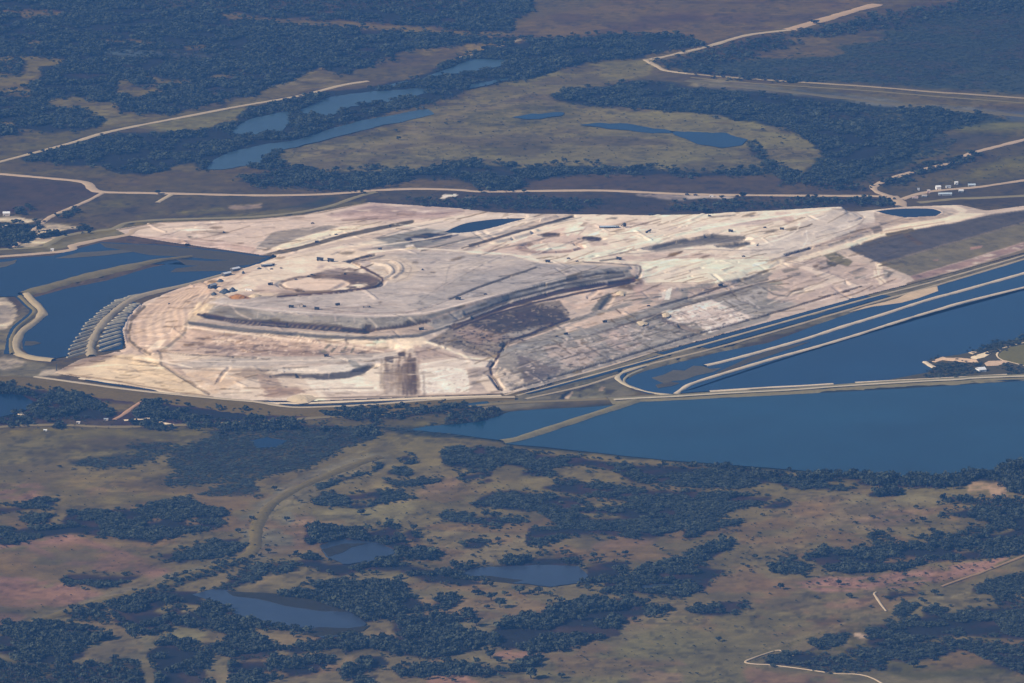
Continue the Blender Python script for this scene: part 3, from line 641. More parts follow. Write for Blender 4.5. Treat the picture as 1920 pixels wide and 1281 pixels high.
# ---------------------------------------------------------------- the stack: relief from traced contour lines
SX0, SX1, SDX = -1400.0, 1500.0, 2.25
SY0, SY1, SDY = 13250.0, 15950.0, 4.75
snx, sny = int((SX1 - SX0) / SDX) + 1, int((SY1 - SY0) / SDY) + 1
gx = SX0 + np.arange(snx) * SDX; gy = SY0 + np.arange(sny) * SDY
FOOT = "100,699 150,673 200,664 236,653 229,622 243,592 271,566 330,542 430,514 480,496 520,482 420,468 330,456 240,441 215,430 300,416 480,410 570,402 690,379 870,391 1000,408 1330,410 1580,400 1690,388 1800,384 1850,395 1920,386 1920,474 1700,534 1640,549 1440,604 1200,668 1000,728 940,739 740,746 560,753 400,749 200,716"
CONT = """300,672,20 400,681,23 500,677,24 620,673,25 745,663,27
345,640,27 480,654,29 620,659,29 740,654,30
352,604,46 450,619,48 600,631,48 700,635,48 790,629,48 845,613,48 960,576,48 1100,546,46 1190,529,44
360,595,46.5 450,607,48.5 600,619,49 690,626,49 790,613,49 850,603,49 960,563,49 1100,536,47 1180,519,46
388,572,60 480,583,63 580,593,66 700,597,66 800,591,66 880,568,66 960,546,65 1100,508,62 1180,500,55
420,557,61 520,554,63 640,547,67 720,532,68
760,500,70 900,500,70 1000,495,66
700,470,61 780,468,65 900,474,65 1010,488,61
395,552,56 420,546,58 520,541,58 600,536,57 690,531,59
392,545,55 430,511,56 500,492,56 580,475,55 650,456,50
250,640,5 248,600,5 280,575,5 335,548,5
300,655,18 320,630,24 330,600,30 350,575,41 375,560,50
950,660,24 1010,645,25 1060,632,25 1135,617,25 1172,604,25 1255,577,24 1360,540,22 1430,522,20
955,648,26 1060,615,27 1135,603,27 1255,565,26 1340,535,25
1200,505,43 1300,500,41 1400,490,36 1480,485,30
1210,530,37 1340,528,33 1400,515,30
900,398,28 1000,402,44 1100,402,51 1200,404,53 1330,401,53 1450,394,53 1580,387,50
1033,463,47 1150,450,50 1250,470,46 1400,460,46 1500,430,46 1560,440,40 1650,415,33
838,434,37 900,434,37 975,410,37 880,416,37 838,434,37
1640,395,30 1740,389,30 1766,398,30 1740,407,30 1660,402,30
700,455,44 800,440,39 870,440,38
490,482,5 560,466,7 650,441,10 770,414,20
330,445,4 480,440,5 600,420,7 700,395,9 860,397,14
1500,480,29 1560,470,27 1640,440,26 1720,415,28 1800,405,24 1840,400,18
1560,500,16 1640,500,12 1690,525,4 1600,530,10 1480,550,11
1600,463,24 1640,447,26 1760,425,30 1920,396,34
1650,492,14 1780,457,18 1920,416,20
1705,518,3 1920,462,3"""
fixed = np.zeros((sny, snx), bool); val = np.zeros((sny, snx), np.float32)
# outside the foot: level ground
fp = pts(FOOT); fx, fy = W(fp[:, 0], fp[:, 1], 0.5)
foot_in = np.zeros((sny, snx), bool)
n = len(fx); YY = gy[:, None]; XX = gx[None, :]
for i in range(n):
    xa, ya, xb, yb = fx[i], fy[i], fx[(i + 1) % n], fy[(i + 1) % n]
    if ya == yb: continue
    c = ((ya > YY) != (yb > YY)) & (XX < (xb - xa) * (YY - ya) / (yb - ya) + xa)
    foot_in ^= c
fixed |= ~foot_in; val[~foot_in] = 0.0
for ln in CONT.splitlines():
    q = pts(ln)
    for i in range(len(q) - 1):
        k = np.linspace(0, 1, 160)[:, None]
        s = q[i] * (1 - k) + q[i + 1] * k
        x, y = W(s[:, 0], s[:, 1], s[:, 2])
        ix = np.round((x - SX0) / SDX).astype(int); iy = np.round((y - SY0) / SDY).astype(int)
        ok = (ix >= 0) & (ix < snx) & (iy >= 0) & (iy < sny)
        fixed[iy[ok], ix[ok]] = True; val[iy[ok], ix[ok]] = s[ok, 2]
def relax(f, v, start, it):
    z = start.copy(); z[f] = v[f]
    for _ in range(it):
        p = np.pad(z, 1, mode='edge')
        zn = .25 * (p[:-2, 1:-1] + p[2:, 1:-1] + p[1:-1, :-2] + p[1:-1, 2:])
        zn[f] = v[f]; z = zn
    return z
prev = None
for lv in (16, 8, 4, 2, 1):
    hh, ww = -(-sny // lv), -(-snx // lv)
    pf = np.zeros((hh * lv, ww * lv), np.float32); pv = pf.copy()
    pf[:sny, :snx] = fixed; pv[:sny, :snx] = val * fixed
    cf = pf.reshape(hh, lv, ww, lv).sum((1, 3)); cv = pv.reshape(hh, lv, ww, lv).sum((1, 3))
    f = cf > 0; v = np.where(f, cv / np.maximum(cf, 1), 0).astype(np.float32)
    if prev is None: st = np.zeros((hh, ww), np.float32)
    else:
        iy = np.minimum(np.arange(hh) // 2, prev.shape[0] - 1); ix = np.minimum(np.arange(ww) // 2, prev.shape[1] - 1)
        st = prev[iy][:, ix]
    prev = relax(f, v, st, {16: 900, 8: 400, 4: 260, 2: 140, 1: 70}[lv])
SZ = blur(prev, 1)
GX, GY = np.meshgrid(gx, gy)
gsl = blur(np.hypot(np.gradient(SZ, SDY, axis=0), np.gradient(SZ, SDX, axis=1)).astype(np.float32), 4)
onslope = np.clip((gsl - .05) / .05, 0, 1) * np.clip(SZ / 5, 0, 1)
tz = SZ + (fbm(GX, GY, 150, 43, 3) - .5) * 2.5
TH = 5.5                                                  # lifts the mound was raised in show as narrow benches
SZ = SZ - onslope * .68 * TH / (2 * math.pi) * np.sin(2 * math.pi * tz / TH)
edge = np.clip(SZ / 6, 0, 1)
SZ = SZ + edge * ((fbm(GX, GY, 90, 41, 4) - .5) * 3.0 + (fbm(GX, GY, 22, 51, 3) - .5) * 1.6)

def Zs(x, y):
    u = np.clip((np.asarray(x) - SX0) / SDX, 0, snx - 1.01); v = np.clip((np.asarray(y) - SY0) / SDY, 0, sny - 1.01)
    ix = u.astype(int); iy = v.astype(int); fx = u - ix; fy = v - iy
    return (SZ[iy, ix] * (1 - fx) + SZ[iy, ix + 1] * fx) * (1 - fy) + (SZ[iy + 1, ix] * (1 - fx) + SZ[iy + 1, ix + 1] * fx) * fy
def hit(px, py):
    """first point of the land seen at a photo pixel"""
    px = np.atleast_1d(np.asarray(px, float)); py = np.atleast_1d(np.asarray(py, float))
    ys = np.arange(SY0, SY1, 2.0)
    u = (px - PW / 2) / FPX; v = -(py - PH / 2) / FPX
    dy = cp + v * sp; dz = -sp + v * cp
    X = ys[None] * (u / dy)[:, None]; Z = CAM_H + ys[None] * (dz / dy)[:, None]
    ZS = np.where((X > SX0) & (X < SX1), Zs(X, ys[None] + 0 * X), 0)
    below = Z <= ZS
    has = below.any(1) & (below.argmax(1) > 0)
    k = below.argmax(1)
    gx0, gy0 = W(px, py, 0)
    xo = np.where(has, X[np.arange(len(px)), k], gx0); yo = np.where(has, ys[k], gy0)
    zo = np.where(has, ZS[np.arange(len(px)), k], 0.0)
    return xo, yo, zo

# ditches, pits (negative) and banks (positive) worked into the relief: photo line, width m, height m
CARVE = [
 ("270,575 246,600 241,625 244,640 266,656 282,664", 16, -3), ("262,575 238,602 232,628 236,644", 14, 2),
 ("655,491 672,497 700,512 716,522 718,529 705,538 640,548 560,554", 16, -4), ("652,490 675,484 698,478", 16, -4),
 ("600,515 550,522 526,530 532,539 560,546 620,543 650,531", 22, -2.5),
 ("385,592 450,605 560,612 660,620 680,622 700,618 760,610 800,603", 22, -3), ("690,614 700,616", 26, -4),
 ("845,612 900,590 960,570 1050,545 1120,533 1185,525", 22, -3), ("960,548 1050,528 1120,513 1175,510", 14, -2.5),
 ("850,606 900,590 960,566", 10, -2),
 ("1060,600 1010,620 960,640 945,645 932,670 918,690 922,705 940,730", 15, -4), ("1068,606 1012,627 965,646", 12, 2),
 ("500,704 540,704 600,705 660,699 700,684", 30, -5),
 ("490,480 560,465 650,440 720,425 770,415", 26, -3), ("484,474 560,458 650,433 720,419", 12, 1.5),
 ("880,460 960,437 1075,405", 14, -3), ("872,453 955,430 1040,408", 20, 3), ("900,462 970,446 1010,432", 20, 3),
 ("1475,477 1522,464", 14, -4), ("1230,590 1270,610 1315,626", 20, -2.5), ("1130,580 1140,565 1148,552", 20, -2.5),
 ("960,730 1070,697 1165,670 1255,642 1320,622 1440,590 1615,537", 10, -2),
 ("300,657 350,665 480,672", 12, -2), ("210,668 300,683 330,700 390,738", 9, -1.5),
 ("1020,440 1045,440", 30, -4), ("1095,447 1125,448", 30, -4), ("975,463 1000,455 1060,455 1092,463 1060,471 1000,472 978,465", 18, -2.5),
 ("1215,466 1280,450 1330,443 1400,448", 30, -5), ("1350,460 1405,456", 26, -4), ("690,487 740,492 752,508 735,523", 14, 2), ("700,494 728,500 735,512 718,524", 12, 2),
 ("1600,463 1660,440 1730,425", 12, -2), ("1440,490 1480,478", 10, -2), ("1650,494 1780,457 1920,416", 14, 1.5),
 ("845,560 900,538 960,517 1010,502", 12, -2), ("1040,491 1110,490 1190,497 1202,505 1196,522", 12, -2),
 ("1240,545 1340,542 1390,524", 12, -2.5), ("1230,577 1300,556 1360,538", 12, -2),
 ("800,642 850,658 890,667 932,672", 12, 1.5), ("410,716 418,702 430,690", 10, -1.5), ("845,640 900,655 930,670", 10, -2),
]
def seg_d(x, y, qx, qy):
    d = np.full(x.shape, 1e9, np.float32)
    for i in range(len(qx) - 1):
        dx, dy = qx[i + 1] - qx[i], qy[i + 1] - qy[i]
        t = np.clip(((x - qx[i]) * dx + (y - qy[i]) * dy) / (dx * dx + dy * dy + 1e-6), 0, 1)
        d = np.minimum(d, np.hypot(x - qx[i] - t * dx, y - qy[i] - t * dy))
    return d
def smooth_line(q, n=8):
    """Catmull-Rom through traced points"""
    q = np.asarray(q, float)
    if len(q) < 3:
        k = np.linspace(0, 1, n * 2)[:, None]; return q[0] * (1 - k) + q[-1] * k
    p = np.vstack([2 * q[0] - q[1], q, 2 * q[-1] - q[-2]])
    out = []
    t = np.linspace(0, 1, n, endpoint=False)[:, None]
    for i in range(1, len(p) - 2):
        a, b, c, d = p[i - 1], p[i], p[i + 1], p[i + 2]
        out.append(.5 * (2 * b + (c - a) * t + (2 * a - 5 * b + 4 * c - d) * t ** 2 + (3 * b - a - 3 * c + d) * t ** 3))
    out.append(p[-2][None]); return np.vstack(out)
RC = np.random.default_rng(5)
for i in range(420):           # windrows, ruts and washed gullies
    px = RC.uniform(140, 1680); py = RC.uniform(402, 738)
    if 400 < px < 980 and 500 < py < 585 and RC.uniform() < .7: continue
    sl = RC.normal(-.05, .09) if px < 820 else RC.normal(-.27, .08)
    if RC.uniform() < .22: sl = RC.normal(.55, .25)
    L = RC.uniform(10, 55); bend = RC.normal(0, .05)
    CARVE.append((np.array([(px + L * k, py + L * k * sl + bend * L * k * k * 4) for k in (-.5, 0, .5)]), RC.uniform(8, 15), RC.choice([-1, 1]) * RC.uniform(.7, 2.0) / 1.35))
delta = np.zeros_like(SZ)
for t, w, h in CARVE:
    q = smooth_line(pts(t) if isinstance(t, str) else t, 5); h = h * 1.9
    hx, hy, hz = hit(q[:, 0], q[:, 1])
    x0, x1, y0, y1 = hx.min() - w, hx.max() + w, hy.min() - w, hy.max() + w
    i0, i1 = max(0, int((x0 - SX0) / SDX)), min(snx, int((x1 - SX0) / SDX) + 2)
    j0, j1 = max(0, int((y0 - SY0) / SDY)), min(sny, int((y1 - SY0) / SDY) + 2)
    if i1 <= i0 or j1 <= j0: continue
    d = seg_d(GX[j0:j1, i0:i1], GY[j0:j1, i0:i1], hx, hy)
    k = np.clip(1.25 - d / (w * .5), 0, 1); k = k * k * (3 - 2 * k)
    s = delta[j0:j1, i0:i1]
    if h < 0: np.minimum(s, h * k, out=s)
    else: np.maximum(s, h * k, out=s)
SZ = SZ + delta
STACK_PONDS = [("small dark pond on the sandy stack near its back left", "832,436 858,424 882,417 930,411 972,409 986,411 960,418 920,428 876,436 850,438", 36.0),
               ("long dark pond under the curved sand road at the stack's right end", "1642,396 1680,392 1740,391 1762,396 1764,400 1748,406 1700,408 1675,405 1660,402", 28.5)]
for lab, t, z in STACK_PONDS:
    q = smooth_line(np.vstack([pts(t), pts(t)[:1]]), 4)[:-1]; x, y = W(q[:, 0], q[:, 1], z)
    ins = np.zeros(SZ.shape, bool)
    for i in range(len(x)):
        xa, ya, xb, yb = x[i], y[i], x[(i + 1) % len(x)], y[(i + 1) % len(x)]
        if ya != yb: ins ^= ((ya > YY) != (yb > YY)) & (XX < (xb - xa) * (YY - ya) / (yb - ya) + xa)
    near_ = blur(ins.astype(np.float32), 2) > .02
    SZ = np.where(ins, z - 1.5, np.where(near_, np.clip(SZ, z + .2, z + 2.5), SZ)); w2 = blur(ins.astype(np.float32), 6)

# ---------------------------------------------------------------- the stack: traced colours of its gypsum, sand and mud
s_, c_, g_, d_, k_, p_, t_ = (232, 214, 190), (216, 203, 190), (172, 168, 168), (124, 126, 135), (84, 90, 108), (194, 173, 164), (163, 149, 147)
ctop = (201, 192, 186)
st = Canvas((198, 182, 170))
for t, c, al, sf, mo in [
    # left lobe
    ("236,648 232,620 246,590 275,568 335,540 400,512 420,540 360,560 335,590 348,605 352,620 310,660 270,660", (201, 182, 167), 1, 2, 0),
    ("275,600 300,585 330,575 330,600 320,625 300,640 270,635", (212, 192, 174), .8, 4, .2),
    ("100,699 200,666 300,664 302,684 345,706 400,752 340,738 200,716", (226, 206, 175), 1, 1, 0),
    ("110,697 135,672 200,664 220,666 160,688", (176, 160, 150), .9, 3, 0),
    ("275,657 295,638 313,636 297,655", s_, 1, 1, 0), ("262,662 330,664 420,672 300,676", (214, 196, 174), .8, 2, 0),
    ("318,660 345,625 372,608 480,620 590,635 720,655 742,660 700,670 600,670 480,670 400,667", (196, 174, 160), 1, 2, 0),
    ("350,645 480,650 600,655 720,662 600,668 480,667 390,663", (164, 147, 143), .85, 3, .3),
    ("380,625 480,632 560,642 600,648 560,650 450,642 370,638", (180, 160, 150), .7, 3, .4),
    ("405,636 440,636 430,644 395,642", (216, 198, 180), .8, 2, .2),
    ("480,622 560,632 600,640 590,645 520,638 470,630", (220, 198, 176), .8, 2, .1),
    ("356,603 480,616 570,624 655,640 775,650 765,656 700,650 600,636 500,626 380,613", (230, 209, 182), 1, 1, 0),
    ("560,621 700,629 790,630 806,640 785,656 740,651 640,641", (226, 206, 182), 1, 1, 0),
    ("600,655 700,660 740,657 742,663 660,665 590,664", d_, .8, 2, .3),
    ("305,684 400,672 480,668 620,668 740,660 748,668 700,676 620,681 500,686 400,691 340,692", (188, 178, 170), 1, 1, 0),
    ("340,692 420,686 500,689 600,690 700,681 742,672 745,745 600,748 480,750 395,750", (220, 205, 186), 1, 1, 0),
    ("345,700 420,690 460,692 480,700 440,720 400,740", (214, 192, 168), .9, 2, .2),
    ("500,690 640,684 690,680 680,698 600,698 520,698", (212, 202, 190), .9, 2, 0),
    ("497,706 530,700 600,701 656,697 672,689 706,681 684,700 655,709 612,713 560,709", (108, 114, 128), 1, 1, 0),
    ("430,700 470,688 505,694 515,704 480,712 450,708", (160, 152, 148), .8, 2, .6), ("480,700 520,708 530,728 490,730", (176, 160, 152), .7, 2, .5),
    ("480,728 560,727 580,738 500,748", (166, 148, 142), .8, 3, .3), ("560,716 680,712 690,735 600,738", (226, 212, 194), .9, 3, .2),
    ("590,722 690,718 690,728 600,732", (200, 184, 170), .5, 2, .6),
    ("536,748 565,737 590,741 616,751 580,755", (232, 214, 188), 1, 1, 0),
    ("600,735 760,733 860,736 860,745 700,748 620,748", (196, 180, 168), .9, 1, 0),
    ("718,690 752,676 756,730 716,734", (176, 160, 150), .6, 4, .3),
    ("722,668 738,668 736,681 720,677", (112, 114, 126), 1, 1, 0), ("745,662 758,660 760,668 748,668", (96, 98, 112), 1, 1, 0),
    ("690,670 720,668 718,682 690,686", (186, 178, 174), .9, 1, 0), ("652,672 668,676 678,690 668,692 655,682", (158, 158, 158), .9, 1, 0),
    ("786,692 830,686 872,690 878,700 880,735 790,738", (222, 210, 195), 1, 1, 0), ("800,700 870,700 876,735 800,736", (196, 184, 176), .5, 2, .7),
    ("775,648 800,648 862,670 786,684", (184, 166, 158), 1, 2, .1), ("786,672 840,666 862,670 790,684", (200, 184, 172), .8, 2, .2),
    ("778,684 870,671 935,672 925,690 875,690 830,685 786,690", (214, 200, 186), 1, 1, 0),
    ("876,692 920,686 918,700 930,735 882,735", (178, 166, 160), 1, 1, .2), ("880,704 912,702 914,716 884,720", (140, 138, 142), .9, 2, .3), ("905,700 918,708 932,733 915,735 900,715", (216, 198, 178), .9, 1, 0),
    # right slope
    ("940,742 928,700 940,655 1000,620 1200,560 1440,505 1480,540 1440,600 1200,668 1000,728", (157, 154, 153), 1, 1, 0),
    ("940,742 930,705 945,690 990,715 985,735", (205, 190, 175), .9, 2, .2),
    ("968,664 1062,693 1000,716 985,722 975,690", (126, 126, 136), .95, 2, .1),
    ("1020,650 1080,640 1130,655 1100,690 1060,690 1030,670", (190, 174, 166), .9, 2, .3), ("1060,640 1090,636 1096,650 1066,655", (206, 188, 176), .8, 1, .4),
    ("1120,620 1165,605 1215,610 1230,640 1170,660 1140,650", (188, 172, 166), .9, 3, .3), ("1140,630 1150,622 1165,625 1158,638 1142,634", (212, 188, 176), .9, 1, 0),
    ("1175,612 1250,590 1310,625 1290,640 1230,650 1190,640", (164, 162, 160), .8, 3, .3),
    ("1185,603 1200,597 1210,600 1200,606", (226, 210, 194), .9, 1, 0), ("1190,600 1205,600 1204,603", (60, 64, 78), .9, 0, 0),
    ("1232,590 1245,586 1276,606 1315,624 1296,628 1240,602", (120, 120, 132), .95, 1, .1),
    ("1244,597 1285,574 1335,562 1350,568 1412,594 1330,625 1302,604 1270,606", (222, 206, 193), 1, 1, 0), ("1270,585 1330,575 1380,592 1330,612 1290,600", (206, 188, 178), .6, 2, .6),
    ("1240,585 1260,580 1262,588 1246,592", (230, 214, 196), 1, 1, 0),
    ("1350,568 1440,540 1500,545 1520,560 1440,590 1410,594", (170, 166, 164), 1, 2, .1), ("1390,575 1440,560 1470,566 1430,585", (150, 150, 150), .8, 3, .2),
    ("1060,612 1120,590 1180,574 1245,560 1238,570 1170,592 1100,616 1062,626", (206, 184, 168), 1, 1, .05),
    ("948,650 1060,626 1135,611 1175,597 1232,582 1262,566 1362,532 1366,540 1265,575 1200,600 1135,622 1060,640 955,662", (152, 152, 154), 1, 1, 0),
    ("1025,570 1060,552 1100,541 1152,538 1145,556 1112,568 1085,586 1062,578", (214, 190, 173), 1, 1, .05),
    ("1150,540 1200,520 1240,530 1260,560 1190,572 1150,560 1120,580 1130,560", (196, 176, 165), 1, 2, .1), ("1150,545 1185,535 1200,545 1170,555", (222, 202, 180), .9, 2, .1),
    ("1108,582 1128,556 1143,549 1150,556 1132,575 1118,585", (136, 138, 140), 1, 1, 0),
    ("1250,545 1262,538 1256,562 1246,562", (226, 216, 204), 1, 0, 0), ("1262,540 1280,550 1275,560 1258,562", (176, 164, 160), .9, 1, 0),
    ("1290,545 1370,528 1390,535 1350,548 1290,560", (198, 180, 170), .9, 2, .1), ("1235,550 1250,545 1246,560 1235,562", (226, 210, 196), .9, 1, 0),
    # dark field under the plateau
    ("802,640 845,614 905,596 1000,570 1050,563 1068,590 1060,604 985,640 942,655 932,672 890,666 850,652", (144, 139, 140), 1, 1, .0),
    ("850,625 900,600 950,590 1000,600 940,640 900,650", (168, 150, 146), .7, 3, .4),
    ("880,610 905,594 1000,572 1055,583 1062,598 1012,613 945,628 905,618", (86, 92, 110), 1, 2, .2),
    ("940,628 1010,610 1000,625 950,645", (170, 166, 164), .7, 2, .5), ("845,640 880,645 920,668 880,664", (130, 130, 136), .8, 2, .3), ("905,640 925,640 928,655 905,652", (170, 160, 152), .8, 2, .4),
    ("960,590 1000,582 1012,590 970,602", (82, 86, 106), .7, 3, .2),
    # gray outer slope of the plateau
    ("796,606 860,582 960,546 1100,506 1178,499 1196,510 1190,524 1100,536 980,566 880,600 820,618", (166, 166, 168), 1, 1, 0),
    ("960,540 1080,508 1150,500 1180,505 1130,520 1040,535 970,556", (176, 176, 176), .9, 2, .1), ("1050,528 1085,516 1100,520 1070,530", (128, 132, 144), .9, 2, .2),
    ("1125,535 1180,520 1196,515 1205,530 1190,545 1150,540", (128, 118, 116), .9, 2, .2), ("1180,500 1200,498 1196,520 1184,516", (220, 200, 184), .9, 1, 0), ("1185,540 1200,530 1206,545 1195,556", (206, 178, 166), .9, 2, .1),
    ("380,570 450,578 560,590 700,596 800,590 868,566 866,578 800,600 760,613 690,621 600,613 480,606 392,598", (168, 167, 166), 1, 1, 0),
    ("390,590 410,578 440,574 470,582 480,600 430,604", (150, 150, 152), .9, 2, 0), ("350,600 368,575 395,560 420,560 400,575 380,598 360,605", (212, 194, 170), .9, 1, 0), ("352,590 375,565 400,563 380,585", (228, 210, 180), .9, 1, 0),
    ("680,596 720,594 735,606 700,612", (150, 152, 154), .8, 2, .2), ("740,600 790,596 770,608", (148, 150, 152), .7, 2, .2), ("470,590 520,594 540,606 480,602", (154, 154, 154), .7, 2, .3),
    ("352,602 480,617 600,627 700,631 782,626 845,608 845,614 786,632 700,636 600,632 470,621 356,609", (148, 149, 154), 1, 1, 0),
    # top of the plateau and the upper yard
    ("396,566 420,556 520,552 640,545 712,530 706,508 672,494 690,480 762,469 870,474 960,480 1012,494 1100,490 1180,497 1100,507 960,546 880,568 800,590 700,596 560,590 450,577", ctop, 1, 1, 0),
    ("845,550 900,512 1000,494 1090,492 1150,498 1090,506 960,540 880,560", (184, 180, 180), .9, 4, 0), ("800,545 850,530 870,505 900,510 850,555 790,580 760,580", (182, 178, 177), .8, 5, 0),
    ("740,478 790,474 830,486 800,490 750,485", (184, 180, 178), .8, 3, .1), ("690,482 720,478 760,484 790,505 770,525 730,530 716,520 700,502", (214, 200, 184), .9, 2, 0),
    ("800,500 860,492 960,484 1000,490 900,500 820,512", (212, 202, 192), .7, 3, .1), ("620,560 720,545 830,540 840,545 740,556 640,572", (208, 196, 188), .7, 4, .1), ("560,575 700,565 740,570 700,580 600,582", (196, 186, 180), .6, 3, .1),
    ("380,560 396,548 400,528 440,504 520,486 600,470 645,460 730,468 684,478 662,492 690,512 716,524 702,536 620,546 520,554 420,558", (228, 211, 188), 1, 1, 0),
    ("580,515 650,500 690,512 714,524 704,536 650,547 600,552 520,553 530,545 600,545", (150, 142, 142), .95, 1, .05),
    ("620,520 650,512 692,517 713,526 705,536 660,545 630,546 655,535 655,527", (112, 110, 122), .95, 1, .05), ("560,548 620,545 650,548 560,554", (128, 124, 130), .8, 1, 0),
    ("530,533 545,527 590,522 640,524 657,532 645,540 600,545 550,542", (226, 205, 184), 1, 1, 0),
    ("600,495 640,500 640,515 610,512 590,505", (184, 172, 168), .7, 3, .2), ("470,545 560,540 600,548 500,552", (190, 174, 165), .8, 2, .1), ("420,552 470,546 500,548 450,558", (192, 178, 168), .8, 2, .1),
    ("395,545 420,538 440,545 430,552 402,556", (150, 146, 146), .6, 3, .4), ("430,556 445,551 460,555 470,560 432,561", (172, 134, 120), 1, 1, 0),
    ("480,535 520,530 525,545 480,548", (206, 186, 172), .6, 2, .2), ("478,550 505,547 515,553 485,556", (232, 212, 184), .9, 1, 0),
    # low ground behind, left
    ("205,432 300,414 480,408 570,400 692,378 880,393 910,402 780,420 640,446 560,472 480,482 330,458 235,442", (206, 187, 174), 1, 1, 0),
    ("480,466 510,436 560,428 620,422 637,425 562,446 535,460 500,470", (158, 152, 150), 1, 1, .0), ("506,467 560,446 640,425 700,420 720,418 650,436 560,468 530,474", (226, 207, 183), 1, 1, 0),
    ("605,406 700,381 875,394 835,408 720,413", (184, 164, 161), 1, 3, .1), ("640,398 700,388 800,396 760,402", (170, 152, 152), .7, 3, .3), ("700,386 800,390 860,396 800,398", (204, 186, 178), .6, 2, .3),
    ("295,450 345,449 342,455 300,456", (112, 116, 118), .9, 1, .1), ("350,443 372,444 368,447 352,447", (120, 122, 122), .9, 1, .1), ("380,430 420,432 430,440 395,440", (164, 156, 150), .7, 2, .3),
    ("240,440 330,445 400,450 480,462 480,474 330,457", (198, 172, 162), .8, 2, .1), ("250,432 330,422 400,424 350,434 270,440", (222, 202, 182), .7, 3, .2),
    # behind, middle
    ("640,462 700,450 770,425 870,405 980,398 1010,404 980,420 900,450 860,472 780,468 700,468", (206, 192, 180), 1, 1, 0), ("660,470 720,450 780,452 850,440 900,448 850,470 760,468", (176, 168, 166), .9, 2, .1),
    ("676,456 740,440 800,428 850,436 838,450 780,466 720,461", (146, 148, 152), 1, 1, .0), ("757,448 800,437 848,440 845,446 800,450 770,455", (58, 72, 102), 1, 1, .0), ("760,460 775,458 780,466 762,466", (230, 214, 198), .9, 1, 0), ("770,446 795,446 796,450 775,451", (190, 184, 180), .9, 1, 0),
    ("600,478 700,450 730,455 640,472", (224, 206, 184), .9, 2, 0),
    # behind, right
    ("870,476 960,440 1075,402 1330,398 1580,385 1650,392 1650,420 1580,442 1480,476 1440,492 1200,500 1010,494 960,480", (222, 205, 186), 1, 1, 0),
    ("900,470 960,446 1060,425 1100,445 1080,470 1010,478 950,478", (206, 184, 172), .9, 2, .1), ("965,464 985,456 1033,452 1080,456 1098,464 1070,473 1010,475 975,471", (186, 164, 156), 1, 1, 0),
    ("985,463 1000,457 1035,454 1075,457 1088,463 1065,469 1020,471 995,469", (226, 207, 188), 1, 1, 0),
    ("1012,440 1025,436 1050,438 1046,443 1020,444", (92, 96, 112), 1, 1, 0), ("1090,447 1100,443 1125,446 1130,450 1110,452", (78, 86, 108), 1, 1, 0), ("1100,450 1140,455 1145,460 1110,462", (176, 160, 155), .8, 2, .1),
    ("1060,428 1090,422 1085,440 1060,436", (232, 216, 194), .9, 2, .1), ("1080,415 1230,412 1200,430 1100,432", (216, 196, 180), .7, 2, .2), ("1095,410 1160,408 1155,411 1100,413", (120, 124, 130), .9, 1, .1),
    ("1165,447 1190,440 1195,450 1172,453", (180, 170, 164), .8, 1, .1), ("1180,418 1215,417 1214,421 1180,421", (160, 148, 146), .7, 1, .1),
    ("1240,428 1330,415 1400,408 1430,415 1340,430 1260,438", (212, 194, 180), .6, 2, .2), ("1330,406 1380,402 1378,405 1335,408", (140, 138, 140), .9, 1, .1), ("1405,404 1425,402 1424,406 1408,408", (150, 146, 150), .9, 1, .1), ("1365,418 1450,408 1470,412 1420,422 1370,424", (186, 172, 170), .8, 2, .1),
    ("1455,398 1480,400 1490,412 1480,420 1465,412 1456,405", (190, 168, 162), .8, 2, .4),
    ("1213,468 1280,450 1335,440 1402,445 1384,453 1300,462 1230,472", (132, 134, 142), .95, 2, .0), ("1290,450 1335,442 1360,446 1310,456", (110, 116, 130), .7, 2, .1), ("1350,463 1405,455 1408,459 1370,466", (122, 126, 138), .95, 1, .1), ("1405,436 1450,432 1460,434 1425,440", (142, 140, 142), .8, 1, .1),
    ("1150,480 1260,472 1350,478 1360,484 1240,488 1160,488", (198, 178, 168), .8, 2, .1), ("1225,496 1290,493 1285,499 1230,500", (164, 160, 160), .8, 2, .2),
    ("1440,452 1490,425 1560,395 1585,387 1645,393 1652,420 1580,440 1482,472 1400,482 1380,470", (209, 197, 185), 1, 2, 0), ("1480,430 1520,410 1600,396 1620,410 1540,440 1490,455", (202, 190, 180), .7, 4, .1),
    ("1195,502 1240,486 1400,480 1482,484 1455,500 1402,520 1342,531 1210,533", (230, 214, 192), 1, 1, 0), ("1220,505 1280,498 1320,510 1270,525 1215,525", (222, 206, 188), .8, 3, .1),
    # right end of the slope
    ("1440,520 1490,490 1560,478 1640,500 1700,530 1640,550 1500,570 1440,560", (196, 178, 168), 1, 1, 0), ("1540,475 1560,470 1600,490 1590,500 1560,492", (126, 128, 122), .9, 1, .05), ("1548,488 1570,494 1566,500 1550,496", (110, 114, 116), .9, 1, .05),
    ("1465,506 1495,502 1500,506 1470,512", (140, 138, 138), .9, 1, .1), ("1475,515 1502,511 1500,516 1478,520", (140, 138, 138), .9, 1, .1), ("1440,530 1465,520 1470,540 1445,548", (140, 144, 142), .8, 2, .1), ("1490,545 1560,522 1580,526 1500,552", (222, 206, 186), .8, 2, .1),
    ("1500,490 1560,515 1610,535 1600,540 1540,520 1490,498", (216, 198, 182), .9, 1, 0), ("1590,510 1615,502 1630,505 1600,516", (150, 144, 144), .8, 1, .1), ("1600,520 1625,516 1622,522 1602,524", (146, 146, 144), .8, 1, .1), ("1640,492 1655,495 1650,515 1665,530 1650,535 1638,515", (226, 206, 184), 1, 1, 0), ("1655,505 1680,510 1660,524", (150, 148, 150), .8, 1, .1), ("1665,510 1676,510 1664,522", (118, 120, 124), .8, 1, 0),
    # sand road and grassy slopes at the right end
